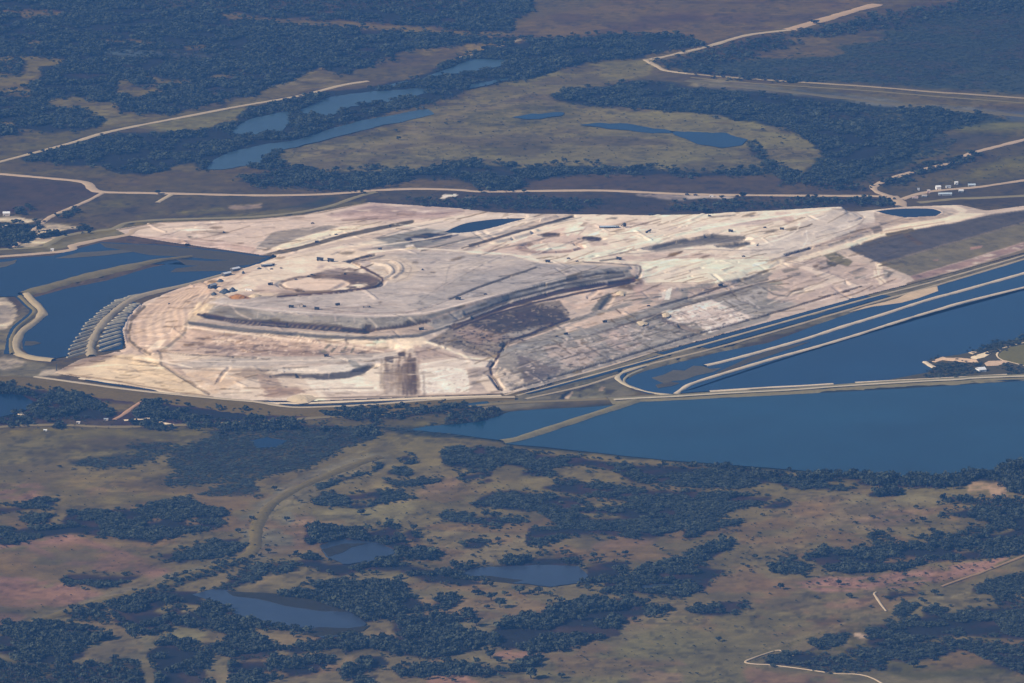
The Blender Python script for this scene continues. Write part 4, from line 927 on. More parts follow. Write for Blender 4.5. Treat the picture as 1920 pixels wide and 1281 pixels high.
    ("1440,494 1520,476 1600,452 1650,432 1700,418 1770,408 1800,398 1785,390 1740,386 1690,388 1640,393 1640,388 1700,382 1790,384 1815,394 1800,408 1720,424 1650,446 1600,462 1540,480 1470,500", (226, 206, 184), 1, 1, 0),
    ("1640,398 1700,409 1750,408 1790,398 1770,410 1700,418 1640,430 1640,410", (170, 158, 152), .8, 1, .1),
    ("1600,464 1640,448 1700,432 1800,414 1850,400 1810,400 1740,414 1690,424 1650,436 1620,450 1570,470", (230, 209, 184), 1, 1, 0), ("1610,420 1650,416 1650,428 1620,436 1600,440", (186, 170, 162), .8, 1, .1), ("1630,425 1650,422 1655,434 1640,438", (120, 122, 128), .9, 1, .1),
    ("1590,466 1640,448 1700,434 1800,416 1860,402 1920,394 1920,416 1780,456 1650,493 1612,478", (97, 105, 122), 1, 1, 0), ("1660,438 1710,428 1715,434 1665,445", (112, 112, 110), .9, 1, 0), ("1692,440 1702,438 1732,457 1722,460", (106, 104, 112), .9, 1, 0),
    ("1650,495 1780,458 1920,418 1920,453 1800,491 1706,517", (128, 129, 128), 1, 1, 0), ("1818,464 1842,460 1840,465 1820,469", (168, 142, 140), .9, 0, 0), ("1748,488 1760,486 1758,490 1748,490", (160, 140, 138), .9, 0, 0),
    ("1708,518 1800,492 1920,454 1920,466 1800,505 1716,526", (160, 142, 144), 1, 1, .05), ("1700,530 1800,506 1920,467 1920,480 1700,540", (138, 132, 130), 1, 1, 0),
]:
    st.fill(t, c, al, sf, mo)
for t, w, c, al in [
    ("270,575 246,600 241,625 244,640 266,656 282,664", 5, (116, 118, 124), .9), ("262,578 240,602 234,628 238,642 262,660", 2, (168, 158, 150), .9),
    ("352,600 346,625 322,645 300,660 302,682 332,702 392,738", 5, (158, 152, 148), .95), ("346,600 342,618 320,640", 1.5, (226, 208, 184), .8),
    ("295,658 350,665 480,671", 2.5, (118, 116, 120), .8), ("210,668 300,683", 2.5, (134, 128, 126), .7), ("305,690 392,740", 1.5, (120, 112, 108), .7), ("300,690 350,712", 1.5, (240, 222, 190), .7),
    ("402,722 410,708 420,694", 2, (140, 132, 130), .8), ("420,696 470,715 500,735", 2, (228, 212, 190), .6),
    ("606,660 618,645", 5, (128, 130, 132), .9), ("622,659 632,647", 5, (128, 130, 132), .9), ("641,659 649,649", 5, (128, 130, 132), .9), ("659,660 664,650", 5, (128, 130, 132), .9),
    ("650,628 648,640 652,644", 4, (150, 140, 136), .7), ("380,612 500,628 600,640 720,658", 1, (160, 140, 132), .6), ("430,652 560,662 700,668", 1.2, (140, 126, 124), .6), ("375,632 500,642 590,655", 1.2, (214, 194, 176), .5),
    ("800,641 832,651 872,668 900,674 932,673", 4, (232, 214, 190), 1), ("730,630 750,645 752,652 742,660 700,668", 4, (212, 198, 184), .9), ("790,684 864,671", 3, (226, 212, 196), .9),
    ("800,664 850,662", 1, (150, 136, 132), .6), ("790,674 855,668", 1, (150, 136, 132), .6), ("846,640 900,656 928,670", 3, (112, 112, 120), .7),
    ("1066,598 1010,620 962,638 946,644 933,670 918,690 922,705 941,731", 4.5, (66, 72, 92), 1), ("937,690 930,700 938,716 948,731", 4, (224, 202, 178), 1), ("955,648 1012,627 1068,606", 3, (212, 190, 174), .9), ("925,708 940,728", 1.5, (150, 158, 166), .8),
    ("1440,525 1360,552 1260,580", 3, (112, 112, 120), .8), ("1230,590 1160,612 1110,628", 3, (110, 110, 120), .7), ("1240,572 1300,556 1362,537", 3, (92, 96, 110), .8),
    ("1030,655 1058,670", 2, (138, 136, 138), .8), ("1044,652 1072,664", 2, (138, 136, 138), .8), ("1090,640 1130,668", 3, (130, 130, 136), .7), ("1025,612 1040,622", 3, (146, 140, 138), .7), ("1042,610 1058,618", 3, (146, 140, 138), .7),
    ("1150,558 1240,552", 2, (140, 136, 138), .7), ("1170,565 1240,556", 3, (122, 126, 130), .8), ("1130,560 1200,548 1240,532", 2, (134, 128, 130), .6), ("1210,531 1320,530 1345,525", 1.2, (150, 132, 130), .8), ("1155,580 1163,587", 2.5, (120, 114, 116), .8),
    ("1320,545 1370,534 1400,522", 2.5, (128, 128, 134), .8), ("1275,585 1290,590", 2, (110, 108, 116), .8),
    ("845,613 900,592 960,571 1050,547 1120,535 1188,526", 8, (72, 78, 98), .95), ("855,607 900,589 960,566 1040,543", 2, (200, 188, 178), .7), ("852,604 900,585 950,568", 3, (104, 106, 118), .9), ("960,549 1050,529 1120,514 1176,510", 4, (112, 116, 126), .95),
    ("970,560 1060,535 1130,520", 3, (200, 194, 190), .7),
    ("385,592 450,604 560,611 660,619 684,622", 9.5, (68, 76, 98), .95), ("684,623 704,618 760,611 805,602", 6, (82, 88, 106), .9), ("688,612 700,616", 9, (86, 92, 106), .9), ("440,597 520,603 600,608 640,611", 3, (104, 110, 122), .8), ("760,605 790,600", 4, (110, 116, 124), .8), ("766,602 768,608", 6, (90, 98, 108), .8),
    ("435,572 446,588 470,598", 3, (204, 190, 178), .8), ("484,585 482,596", 2, (198, 188, 182), .8), ("505,582 515,592", 2.5, (198, 188, 182), .7), ("628,592 629,602", 3, (204, 192, 188), .8), ("663,595 664,604", 2, (204, 192, 188), .8), ("688,594 700,604 706,612", 3, (206, 196, 184), .8), ("766,596 780,606", 4, (222, 206, 186), .8),
    ("380,566 450,575 540,580 600,584 720,592 800,586 870,569 960,549", 2.5, (212, 196, 188), .9), ("540,575 600,579 690,588 780,584", 1.5, (168, 156, 154), .8), ("520,572 640,576 720,578", 1.2, (180, 168, 166), .6),
    ("845,561 900,538 960,517 1005,502", 3.5, (116, 122, 134), .95), ("846,562 790,582 740,590", 1.5, (160, 154, 156), .7), ("782,570 810,548 838,530", 1.5, (160, 156, 158), .7), ("700,570 760,555 830,545", 1, (170, 166, 168), .6), ("832,545 838,510 845,498", 3, (176, 172, 172), .6),
    ("690,490 735,488 752,503 745,518 720,527", 2, (190, 174, 162), .8), ("694,498 728,497 738,508 724,522", 2, (234, 220, 200), .8), ("700,506 722,506 728,513 718,521", 2, (190, 174, 160), .8), ("706,512 718,512", 2, (236, 222, 200), .7), ("700,484 750,486 772,502 765,520 740,530", 2, (184, 174, 168), .8),
    ("655,491 672,497 700,512 716,522 718,529 705,538 640,548 520,556", 4, (90, 90, 100), 1), ("652,491 676,484 700,478", 4.5, (76, 88, 108), 1), ("655,493 690,487 720,479", 3, (150, 148, 152), .9),
    ("610,516 560,520 530,528 524,534 535,541 570,547 620,546", 4, (148, 138, 136), .9), ("400,545 440,510 520,490 600,473", 2, (212, 194, 172), .8), ("416,538 460,512 520,496", 2, (196, 178, 164), .7),
    ("398,560 360,585 350,602", 3, (196, 182, 168), .8), ("396,550 380,570", 3, (176, 162, 154), .7),
    ("490,481 560,466 650,441 720,426 772,416", 7, (104, 108, 118), 1), ("495,476 560,459 650,435 730,420", 1.5, (214, 198, 182), .8), ("560,470 650,448 760,424 870,404", 3, (220, 204, 184), .8), ("700,448 760,430 830,416", 2, (150, 146, 148), .7), ("330,456 420,438 470,424", 1.5, (140, 128, 124), .7), ("240,443 330,456 400,465 500,478", 2.5, (214, 190, 178), .9),
    ("610,415 740,410 870,396", 1.5, (160, 142, 142), .7), ("640,405 760,403", 1.2, (204, 184, 176), .6), ("215,433 300,417 480,411 600,399 690,380", 2, (120, 116, 116), .7),
    ("880,460 960,437 1075,405", 3, (108, 112, 124), .95), ("860,455 940,430 1020,408", 3, (222, 208, 190), .8), ("845,462 930,440 1000,418", 2.5, (176, 170, 168), .8), ("790,470 860,452 900,444", 3, (124, 128, 136), .8), ("890,468 1000,440 1080,420", 3, (228, 210, 188), .8),
    ("966,466 1000,474 1060,473 1094,466", 2, (164, 144, 140), .8), ("1100,480 1170,462 1240,448", 1.2, (190, 164, 152), .9), ("1090,484 1140,478", 2.5, (236, 224, 206), .9), ("1090,488 1200,460 1330,425 1440,405", 8, (230, 213, 192), .8), ("1140,440 1200,436", 1.2, (160, 148, 144), .8), ("1128,433 1200,437", 1.2, (170, 156, 150), .7),
    ("1085,440 1100,425 1110,424", 2, (180, 160, 156), .7), ("1160,422 1240,420", 1, (170, 152, 148), .8), ("1125,489 1165,484", 3, (124, 128, 134), .9), ("1200,490 1320,482 1420,484", 1.2, (180, 164, 156), .7), ("1095,492 1150,494 1198,498 1203,505 1196,520", 2.5, (146, 142, 146), .9), ("1201,500 1199,516", 2.5, (110, 114, 124), .9), ("1206,505 1205,520 1212,530", 2, (208, 194, 190), .8),
    ("1250,484 1330,483", 1, (170, 150, 144), .7), ("1340,486 1460,484 1520,496", 1.2, (166, 150, 146), .7), ("1474,478 1524,464", 4, (66, 80, 102), 1), ("1524,464 1560,452 1620,436 1652,428", 3, (166, 150, 146), .8), ("1345,470 1342,480", 3, (222, 206, 190), .8), ("1512,432 1514,450 1506,464", 3, (226, 214, 200), .8), ("1518,424 1500,432 1460,445", 2, (180, 168, 162), .7),
    ("1400,415 1445,412", 2, (160, 146, 146), .6), ("1485,400 1500,420 1470,440 1400,450", 3, (228, 212, 194), .8), ("1430,515 1450,505 1480,500", 3, (226, 210, 188), .8), ("1360,505 1365,520", 3, (234, 218, 194), .8),
    ("1440,570 1500,545 1570,525", 2, (224, 208, 190), .7), ("1450,560 1520,535", 2, (150, 144, 146), .6), ("1470,490 1520,500 1580,522 1620,540", 2, (170, 158, 156), .7), ("1440,590 1520,565 1615,537", 2.5, (90, 92, 98), .9), ("1440,600 1530,572 1620,545", 3, (196, 176, 166), .8),
    ("1650,494 1780,457 1920,417", 2, (138, 132, 130), .9), ("1708,517 1920,453", 1.5, (132, 126, 122), .7), ("1560,448 1640,424 1700,412 1770,402", 2, (150, 138, 136), .5), ("1640,436 1720,424 1770,416", 2, (168, 152, 148), .7), ("1650,444 1700,436 1712,428", 1.5, (140, 138, 138), .7),
    ("1640,500 1646,520 1660,534", 2, (170, 152, 148), .7), ("1700,521 1690,530 1660,535", 2, (220, 200, 182), .8),
    ("960,731 1070,698 1165,671 1255,643 1320,623 1440,591", 3, (84, 92, 108), .9), ("941,738 780,743 600,746 540,748", 1.5, (92, 88, 92), .7), ("400,744 330,735 200,712 130,702", 1.5, (120, 110, 106), .7), ("125,701 160,708 270,720", 2, (150, 136, 128), .5),
]:
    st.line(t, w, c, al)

# dark seepage running down the front face
RS_ = np.random.default_rng(77)
for i in range(150):
    dk = i < 90
    x0 = RS_.normal(768, 7) if dk else RS_.normal(742, 15)
    y0 = RS_.uniform(662, 700) + abs(x0 - 768) * (.8 if dk else .15); y1 = min(739, y0 + RS_.uniform(14, 60))
    c = (92, 90, 104) if dk else ((120, 112, 112) if RS_.uniform() < .4 else (166, 154, 150))
    st.line(np.array([(x0, y0), (x0 + RS_.normal(0, 1.2), (y0 + y1) / 2), (x0 + RS_.normal(1, 2), y1)]), RS_.uniform(1.6, 4.5), c, RS_.uniform(.2, .5), 2.2)
# wheel tracks, windrows and washed lines, too many to trace one by one
R3_ = np.random.default_rng(31)
for i in range(1200):
    px = R3_.uniform(130, 1700); py = R3_.uniform(400, 742)
    c = st.a[int(py + OY), int(px + OX)]
    top = px > 380 and px < 1000 and py < 590 and py > 470
    sl = R3_.normal(-.06, .08) if px < 820 else R3_.normal(-.26, .08)
    L = R3_.uniform(12, 60) * (1.4 if top else 1); bend = R3_.normal(0, .03)
    q = np.array([(px + L * k, py + L * k * sl + bend * L * (k * k * 4)) for k in np.linspace(-.5, .5, 6)])
    k = R3_.choice([.68, .76, .84, 1.08, 1.14]) if not top else R3_.choice([.90, .94, 1.05])
    st.line(q, R3_.uniform(.7, 2.0), np.clip(c * k, 40, 240), R3_.uniform(.45, .9))
for i in range(260):          # scraped patches and small dumps
    px = R3_.uniform(290, 1660); py = R3_.uniform(395, 735)
    c = st.a[int(py + OY), int(px + OX)]
    q = ell(px, py, R3_.uniform(3, 16), R3_.uniform(.8, 3)); q[:, 1] += (q[:, 0] - px) * (-.06 if px < 820 else -.25)
    st.fill(q, np.clip(c * R3_.choice([.70, .80, 1.08, 1.12]), 40, 240), R3_.uniform(.4, .9), 1)
for i in range(170):          # rutted right hand slope: short steps down the face
    px = R3_.uniform(960, 1420); py = 735 - (px - 940) * .30 - R3_.uniform(6, 75)
    c = st.a[int(py + OY), int(px + OX)]; L = R3_.uniform(6, 26); sl = R3_.normal(.5, .15) if R3_.uniform() < .6 else R3_.normal(-.3, .06)
    st.line(np.array([(px, py), (px + L, py + L * sl)]), R3_.uniform(1, 2.6), np.clip(c * R3_.choice([.74, .82, 1.1, 1.16]), 40, 240), R3_.uniform(.5, .95))

for t, k in (("372,572 400,556 420,553 520,551 640,544 712,529 706,507 672,493 690,480 762,469 870,474 960,480 1012,494 1100,490 1180,497 1196,510 1190,526 1100,538 960,566 860,600 790,628 700,634 600,630 480,620 352,606", (.93, .925, .93)),
             ("232,640 246,590 335,540 430,505 500,490 400,560 350,605 352,620 310,660 340,690 420,686 560,700 600,745 400,752 200,716 100,699", (.955, .94, .94)),
             ("380,558 400,528 440,504 600,470 700,460 690,512 716,524 620,546 520,552", (.97, .96, .97))):
    m0, m1, mm = poly_mask(pts(t)); mm = blur(mm, 1)[..., None]
    st.a[m0:m1] *= 1 - mm + mm * np.array(k, np.float32)

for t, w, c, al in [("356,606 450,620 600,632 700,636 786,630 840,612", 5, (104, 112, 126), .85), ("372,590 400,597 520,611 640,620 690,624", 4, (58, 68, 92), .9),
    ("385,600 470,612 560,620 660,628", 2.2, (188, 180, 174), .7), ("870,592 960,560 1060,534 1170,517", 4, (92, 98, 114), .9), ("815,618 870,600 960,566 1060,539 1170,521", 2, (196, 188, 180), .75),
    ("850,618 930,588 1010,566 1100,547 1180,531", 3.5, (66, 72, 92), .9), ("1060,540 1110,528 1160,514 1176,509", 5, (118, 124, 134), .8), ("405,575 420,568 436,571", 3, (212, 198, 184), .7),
    ("880,462 960,438 1075,406", 4, (84, 92, 110), .9), ("1030,440 1048,441", 6, (78, 86, 106), .8), ("1095,447 1124,449", 6, (66, 78, 104), .9), ("1065,440 1078,426 1090,418", 6, (236, 220, 198), .8),
    ("1225,464 1290,450 1340,444 1395,447", 7, (112, 118, 130), .8), ("1345,462 1404,456", 5, (110, 117, 130), .8), ("1430,540 1450,552 1475,556 1490,545", 3, (120, 122, 128), .7), ("1440,535 1462,545 1478,543", 6, (150, 146, 148), .6),
    ("345,690 420,688 500,692 560,690", 3, (166, 158, 154), .6), ("250,670 300,676 360,690", 3, (240, 222, 196), .6), ("360,700 400,720 420,740", 5, (196, 178, 164), .6), ("430,702 480,716 540,726", 2, (150, 142, 140), .6), ("600,726 700,722", 2, (238, 224, 204), .6),
    ("330,640 420,644 540,650", 1.4, (150, 132, 126), .7), ("340,650 440,656 600,662", 1.6, (150, 136, 132), .7), ("380,618 430,622 520,630", 1.5, (226, 206, 184), .7), ("290,600 310,586 332,580", 1.6, (176, 158, 146), .7), ("280,612 300,600 326,594 330,606", 1.6, (178, 160, 148), .7), ("275,628 300,632 320,624 326,612", 1.6, (222, 204, 186), .7), ("340,575 352,562 372,552", 2.5, (150, 140, 136), .7)]:
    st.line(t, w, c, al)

for t, w, c, al in [("700,462 800,448 900,428 1000,408", 2.5, (228, 212, 192), .8), ("720,470 860,452 980,430 1090,408", 2, (150, 150, 154), .8), ("905,474 1000,452 1090,432", 2, (150, 142, 142), .8),
    ("1100,480 1200,456 1320,430 1430,410 1560,392", 3, (238, 222, 200), .8), ("1110,486 1220,462 1330,440", 1.5, (160, 148, 144), .8), ("1180,476 1300,468 1400,470 1470,466", 2, (164, 156, 156), .7), ("1200,492 1330,488 1440,486", 2.5, (238, 222, 198), .7),
    ("1560,392 1600,398 1620,412 1590,430 1530,446", 2, (168, 156, 150), .7), ("1500,418 1490,436 1450,452 1400,462", 2.5, (236, 220, 200), .7), ("470,485 540,470 600,460", 2, (150, 142, 140), .6), ("260,440 330,448 420,456 500,466", 2, (226, 206, 190), .7),
    ("300,428 400,420 500,416 600,408", 1.5, (170, 154, 148), .6), ("640,412 740,404 840,400", 1.5, (160, 142, 142), .6), ("690,474 780,466 880,472 960,478 1010,488", 3, (232, 216, 196), .8), ("760,476 850,478 940,484", 2, (164, 160, 160), .6),
    ("420,600 520,610 640,618", 2, (178, 172, 168), .6), ("395,566 470,577 580,586 700,592 800,586 880,566 960,546 1060,522", 2, (222, 208, 194), .75), ("345,612 470,628 600,642 720,660", 2.5, (236, 216, 190), .7), ("310,676 420,678 560,676 690,672 744,664", 2, (228, 212, 194), .7),
    ("320,690 440,696 520,694", 2, (140, 132, 130), .6), ("200,690 280,700 340,720", 2, (180, 160, 142), .6), ("140,690 220,684 300,690", 2, (240, 222, 190), .6), ("520,736 600,730 700,728", 2, (150, 138, 134), .6), ("800,652 860,672 930,678", 2, (150, 138, 134), .7),
    ("960,700 1060,672 1160,646 1240,622", 2.5, (118, 120, 128), .7), ("970,690 1050,662 1150,634 1230,606", 2, (196, 182, 174), .7), ("1000,655 1080,636 1160,616", 2, (124, 126, 132), .7), ("1270,612 1340,594 1420,572", 2, (134, 134, 138), .7), ("1300,560 1400,536 1470,520", 2, (210, 194, 182), .7), ("1280,570 1380,544 1460,524", 2, (124, 124, 130), .7)]:
    st.line(smooth_line(pts(t), 5), w, c, al)

RM_ = np.random.default_rng(55)
for (t, n, lo, hi) in (("806,640 850,616 905,598 1000,572 1056,566 1066,590 985,638 942,654 930,668 890,664 850,650", 420, (62, 72, 96), (168, 158, 152)), ("945,735 935,700 950,662 1200,600 1420,560 1440,592 1200,664 1000,724", 520, (118, 120, 128), (206, 192, 184)),
                       ("786,690 872,690 880,735 790,738", 120, (186, 174, 168), (232, 220, 206)), ("1244,597 1335,562 1410,594 1330,624 1302,604", 110, (178, 164, 160), (234, 220, 208)), ("345,645 480,625 720,655 600,666 400,666", 200, (160, 142, 138), (216, 196, 180))):
    q = pts(t); m0, m1, pm = poly_mask(q)
    k = 0
    while k < n:
        px = RM_.uniform(q[:, 0].min(), q[:, 0].max()); py = RM_.uniform(q[:, 1].min(), q[:, 1].max())
        if pm[int(py + OY) - m0, int(px + OX)] < .5: continue
        st.fill(ell(px, py, RM_.uniform(1, 4.5), RM_.uniform(.6, 1.6), 10), lo if RM_.uniform() < .5 else hi, RM_.uniform(.3, .85)); k += 1
# ---------------------------------------------------------------- materials
M_LAND = attr_mat("land_cover", (.012, .06, .25), (.10, .16, .16))
M_STACK = attr_mat("gypsum", (.02, .09, .35), (.05, .09, .09))
def mroad(rgb, py=600, a=(.08, .10)): return plain_mat("road_surface", seen(rgb, py), (.03, .2), a, .95, .1)

# ---------------------------------------------------------------- ground sheet
def grow(a, b, ext, n):
    k = (np.arange(1, n + 1) / n) ** 2.2
    return np.concatenate([(a - ext[0] * k)[::-1], [a], [b], b + ext[1] * k])
lx = np.unique(np.concatenate([grow(-1850, 1850, (24000, 24000), 16), np.arange(-1850, 1851, 4.4)]))
ly = np.unique(np.concatenate([grow(10850, 19900, (18000, 26000), 16), np.arange(10850, 19901, 13.0)]))
LX, LY = np.meshgrid(lx, ly)
lpx, lpy = P(LX, LY, 0.0)
wx = (fbm(LX, LY, 60, 71, 4) - .5); wy = (fbm(LX, LY, 60, 91, 4) - .5)
near = np.clip((lpx + 240) / 30, 0, 1) * np.clip((2160 - lpx) / 30, 0, 1) * np.clip((lpy + 70) / 20, 0, 1) * np.clip((1340 - lpy) / 20, 0, 1)
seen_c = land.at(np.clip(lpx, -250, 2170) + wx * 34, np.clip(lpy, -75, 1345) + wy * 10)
dist = np.sqrt(LX ** 2 + LY ** 2 + CAM_H ** 2)
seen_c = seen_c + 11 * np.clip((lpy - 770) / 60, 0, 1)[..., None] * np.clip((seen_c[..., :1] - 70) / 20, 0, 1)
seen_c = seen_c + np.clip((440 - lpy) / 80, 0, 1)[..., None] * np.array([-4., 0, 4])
gr_ = seen_c.mean(-1, keepdims=True); warm = np.clip((seen_c[..., :1] - seen_c[..., 2:] + 12) / 18, 0, 1)
seen_c = seen_c * (1 - warm) + (gr_ + (seen_c - gr_) * .86 + np.array([1., 3, 7])) * warm
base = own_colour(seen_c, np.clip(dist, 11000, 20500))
far_c = own_colour(np.broadcast_to(np.array([92., 92, 96]), seen_c.shape), np.full(dist.shape, 14000.))
base = base * near[..., None] + far_c * (1 - near[..., None])
open_ = np.clip((seen_c.sum(-1, keepdims=True) - 225) / 50, 0, 1)      # heath patches only on open ground
mo = fbm(LX, LY, 170, 211, 5) * .62 + fbm(LX * .6, LY, 48, 213, 3) * .38
patch = np.clip((mo - .525) / .07, 0, 1)[..., None] * open_ * .46
base = base * (1 - patch) + own_colour(np.broadcast_to(np.array([78., 84, 94]), seen_c.shape), np.clip(dist, 11000, 20500)) * patch
rosy = np.clip((fbm(LX, LY, 120, 231, 5) - .53) / .06, 0, 1)[..., None] * np.clip((lpy - 880) / 60, 0, 1)[..., None] * open_ * .45 * np.clip((fbm(LX, LY, 600, 233, 2) - .36) / .2, 0, 1)[..., None]
base = base * (1 - rosy) + own_colour(np.broadcast_to(np.array([121., 103, 105]), seen_c.shape), np.clip(dist, 11000, 20500)) * rosy
tuft = np.clip((fbm(LX, LY, 15, 235, 2) - .60) / .08, 0, 1)[..., None] * open_ * np.clip((fbm(LX, LY, 130, 237, 3) - .35) / .2, .15, 1)[..., None]
base = base * (1 - .42 * tuft)
hue = (fbm(LX, LY, 260, 215, 4) - .5)[..., None] * np.array([.14, .0, .06]) * open_
base = base * (1 + hue)
var = 1 + (fbm(LX, LY, 140, 33, 4) - .5) * .55 + (fbm(LX, LY, 30, 37, 3) - .5) * .80
base = np.clip(base * var[..., None], .01, .8)
wet = np.zeros((CHH, CW), np.float32)
for nm, lab, key, ol in WATER:
    if ol != "K":
        y0, y1, m = poly_mask(pts(ol)); wet[y0:y1] = np.maximum(wet[y0:y1], m)
wetc = Canvas(0); wetc.a = blur(wet, 2)[..., None]
wv = wetc.at(np.clip(lpx, -250, 2170), np.clip(lpy, -75, 1345))[..., 0]
LZ = -.9 + (fbm(LX, LY, 120, 61, 4) - .5) * 2.6
LZ = np.minimum(LZ, -.15)
infoot = (Zs(LX, LY) > .6) & (LX > SX0) & (LX < SX1) & (LY > SY0) & (LY < SY1)
LZ = np.where(infoot, -4.0, LZ) - wv * 1.6
ny, nx = LX.shape
def grid_faces(ny, nx):
    i = np.arange(ny * nx).reshape(ny, nx)
    return np.stack([i[:-1, :-1], i[:-1, 1:], i[1:, 1:], i[1:, :-1]], -1).reshape(-1, 4)
def set_colour(o, base):
    at = o.data.attributes.new('base_colour', 'FLOAT_COLOR', 'POINT')
    rgba = np.ones((base.reshape(-1, 3).shape[0], 4), np.float32); rgba[:, :3] = base.reshape(-1, 3)
    at.data.foreach_set('color', rgba.ravel())
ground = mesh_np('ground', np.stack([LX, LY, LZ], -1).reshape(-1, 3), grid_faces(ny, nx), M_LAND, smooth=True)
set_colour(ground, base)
tag(ground, "wide flat plain of pale grass, heath and dark scrub", "ground", kind='structure')

# ---------------------------------------------------------------- the stack mesh
spx, spy = P(GX, GY, SZ)
swx = (fbm(GX, GY, 40, 171, 4) - .5) * 5; swy = (fbm(GX, GY, 40, 191, 4) - .5) * 1.8
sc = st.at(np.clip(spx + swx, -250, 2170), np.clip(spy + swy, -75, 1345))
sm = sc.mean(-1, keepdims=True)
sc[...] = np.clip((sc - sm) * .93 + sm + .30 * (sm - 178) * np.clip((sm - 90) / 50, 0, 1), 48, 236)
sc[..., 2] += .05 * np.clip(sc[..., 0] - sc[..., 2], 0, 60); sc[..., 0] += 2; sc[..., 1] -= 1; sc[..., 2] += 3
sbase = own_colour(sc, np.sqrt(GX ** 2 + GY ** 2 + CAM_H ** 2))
rut = fbm(GX * .35, GY, 26, 141, 4)                       # streaky wear drawn out along the benches
spk = np.clip((fbm(GX, GY, 13, 143, 2) - .66) / .08, 0, 1) * np.clip((fbm(GX, GY, 160, 145, 3) - .42) / .1, 0, 1)
rough_ground = np.clip((215 - sc[..., 1]) / 60, .25, 1)
v2 = 1 + (fbm(GX, GY, 70, 133, 4) - .5) * .34 + ((fbm(GX, GY, 16, 137, 3) - .5) * .50 + (rut - .5) * .55 - spk * .30) * rough_ground
trk = np.abs(fbm(GX * .45, GY * .8, 60, 155, 3) - .5); trk2 = np.abs(fbm(GX * .7, GY * .5, 44, 157, 3) - .5)      # hairline tracks
v2 = v2 - .20 * np.clip((.012 - trk) / .008, 0, 1) * rough_ground + .13 * np.clip((.010 - trk2) / .006, 0, 1)
v2 = np.clip(v2, .42, 1.3)
tint = (fbm(GX, GY, 90, 151, 4) - .5)[..., None] * np.array([.05, 0, -.05])
sbase = sbase * (1 + tint)
sbase = np.clip(sbase * v2[..., None], .02, .88)
keep = (blur(foot_in.astype(np.float32), 1) > .4)
f = grid_faces(sny, snx)
kf = keep.reshape(-1)[f].all(1)
f = f[kf]
used = np.unique(f); rm = np.full(sny * snx, -1, np.int64); rm[used] = np.arange(len(used))
co = np.stack([GX, GY, SZ], -1).reshape(-1, 3)[used]
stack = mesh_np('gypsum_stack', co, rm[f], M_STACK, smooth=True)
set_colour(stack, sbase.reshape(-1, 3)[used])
tag(stack, "huge pale terraced mound of sand and gypsum in the middle of the plain", "waste mound", kind='structure')

# ---------------------------------------------------------------- water
WM = {'B': water_mat("reservoir_water", (.005, .030, .050), .2, 1.33, .15), 'M': water_mat("deep_water", (.003, .022, .050), .2, 1.33, .12),
      'L': water_mat("dark_water", (.002, .012, .030), .2, 1.33, .08), 'D': water_mat("pond_water", (.001, .006, .018), .2, 1.33, .04),
      'F': water_mat("marsh_water", (.034, .062, .078), .3, 1.33, .2), 'P': water_mat("pool_water", (.004, .022, .045), .25, 1.33, .12),
      'N': water_mat("lake_water", (.030, .040, .060), .3, 1.33, .2)}
def sheet(name, xs, ys, z, mat, thick=None):
    """flat filled outline; with thickness a low slab with battered edges"""
    n = len(xs)
    top = [(x, y, z if np.isscalar(z) else z[i]) for i, (x, y) in enumerate(zip(xs, ys))]
    if thick is None: return mesh_np(name, top, [list(range(n))[::-1]] if poly_area(xs, ys) < 0 else [list(range(n))], mat)
    cx, cy = np.mean(xs), np.mean(ys)
    bot = [(x + (x - cx) * .06, y + (y - cy) * .06, -1.2) for x, y in zip(xs, ys)]
    fs = [list(range(n))]
    for i in range(n):
        j = (i + 1) % n; fs.append([i, i + n, j + n, j])
    if poly_area(xs, ys) < 0: fs = [q[::-1] for q in fs]
    else: fs = [fs[0]] + [q for q in fs[1:]]
    return mesh_np(name, top + bot, fs, mat)
def poly_area(x, y): return .5 * np.sum(np.asarray(x) * np.roll(y, -1) - np.asarray(y) * np.roll(x, -1))
def rough(q, amp, seed, step=9):
    """add small natural wobble to a traced closed outline (photo pixels)"""
    out = []
    n = len(q)
    for i in range(n):
        a, b = q[i], q[(i + 1) % n]
        L = math.hypot(*(b - a)); k = max(1, int(L / step))
        if L > 500: k = 1
        for j in range(k): out.append(a + (b - a) * j / k)
    out = np.array(out)
    nx_ = fbm(out[:, 0], out[:, 1], 26, seed, 3) - .5; ny_ = fbm(out[:, 0], out[:, 1], 26, seed + 9, 3) - .5
    on = (out[:, 0] > 0) & (out[:, 0] < 1920)
    return out + np.stack([nx_ * amp * 2.2 * on, ny_ * amp * .8 * on], 1)
for nm, lab, key, ol in WATER:
    if ol == "K":
        t, z = [(b, c) for a, b, c in STACK_PONDS if a == lab][0]; q = smooth_line(np.vstack([pts(t), pts(t)[:1]]), 4)[:-1]
        x, y = W(q[:, 0], q[:, 1], z); o = sheet(nm, x, y, z, WM[key])
    else:
        q = pts(ol); q = rough(q, 6 if key in 'FNP' else 1.2, len(lab), 6 if key in 'FNP' else 9)
        x, y = W(q[:, 0], q[:, 1], .1); o = sheet(nm, x, y, .1, WM[key])
    tag(o, lab, "pond" if nm == 'pond' else ("lake" if 'lake' in nm else "reservoir"), kind='structure')

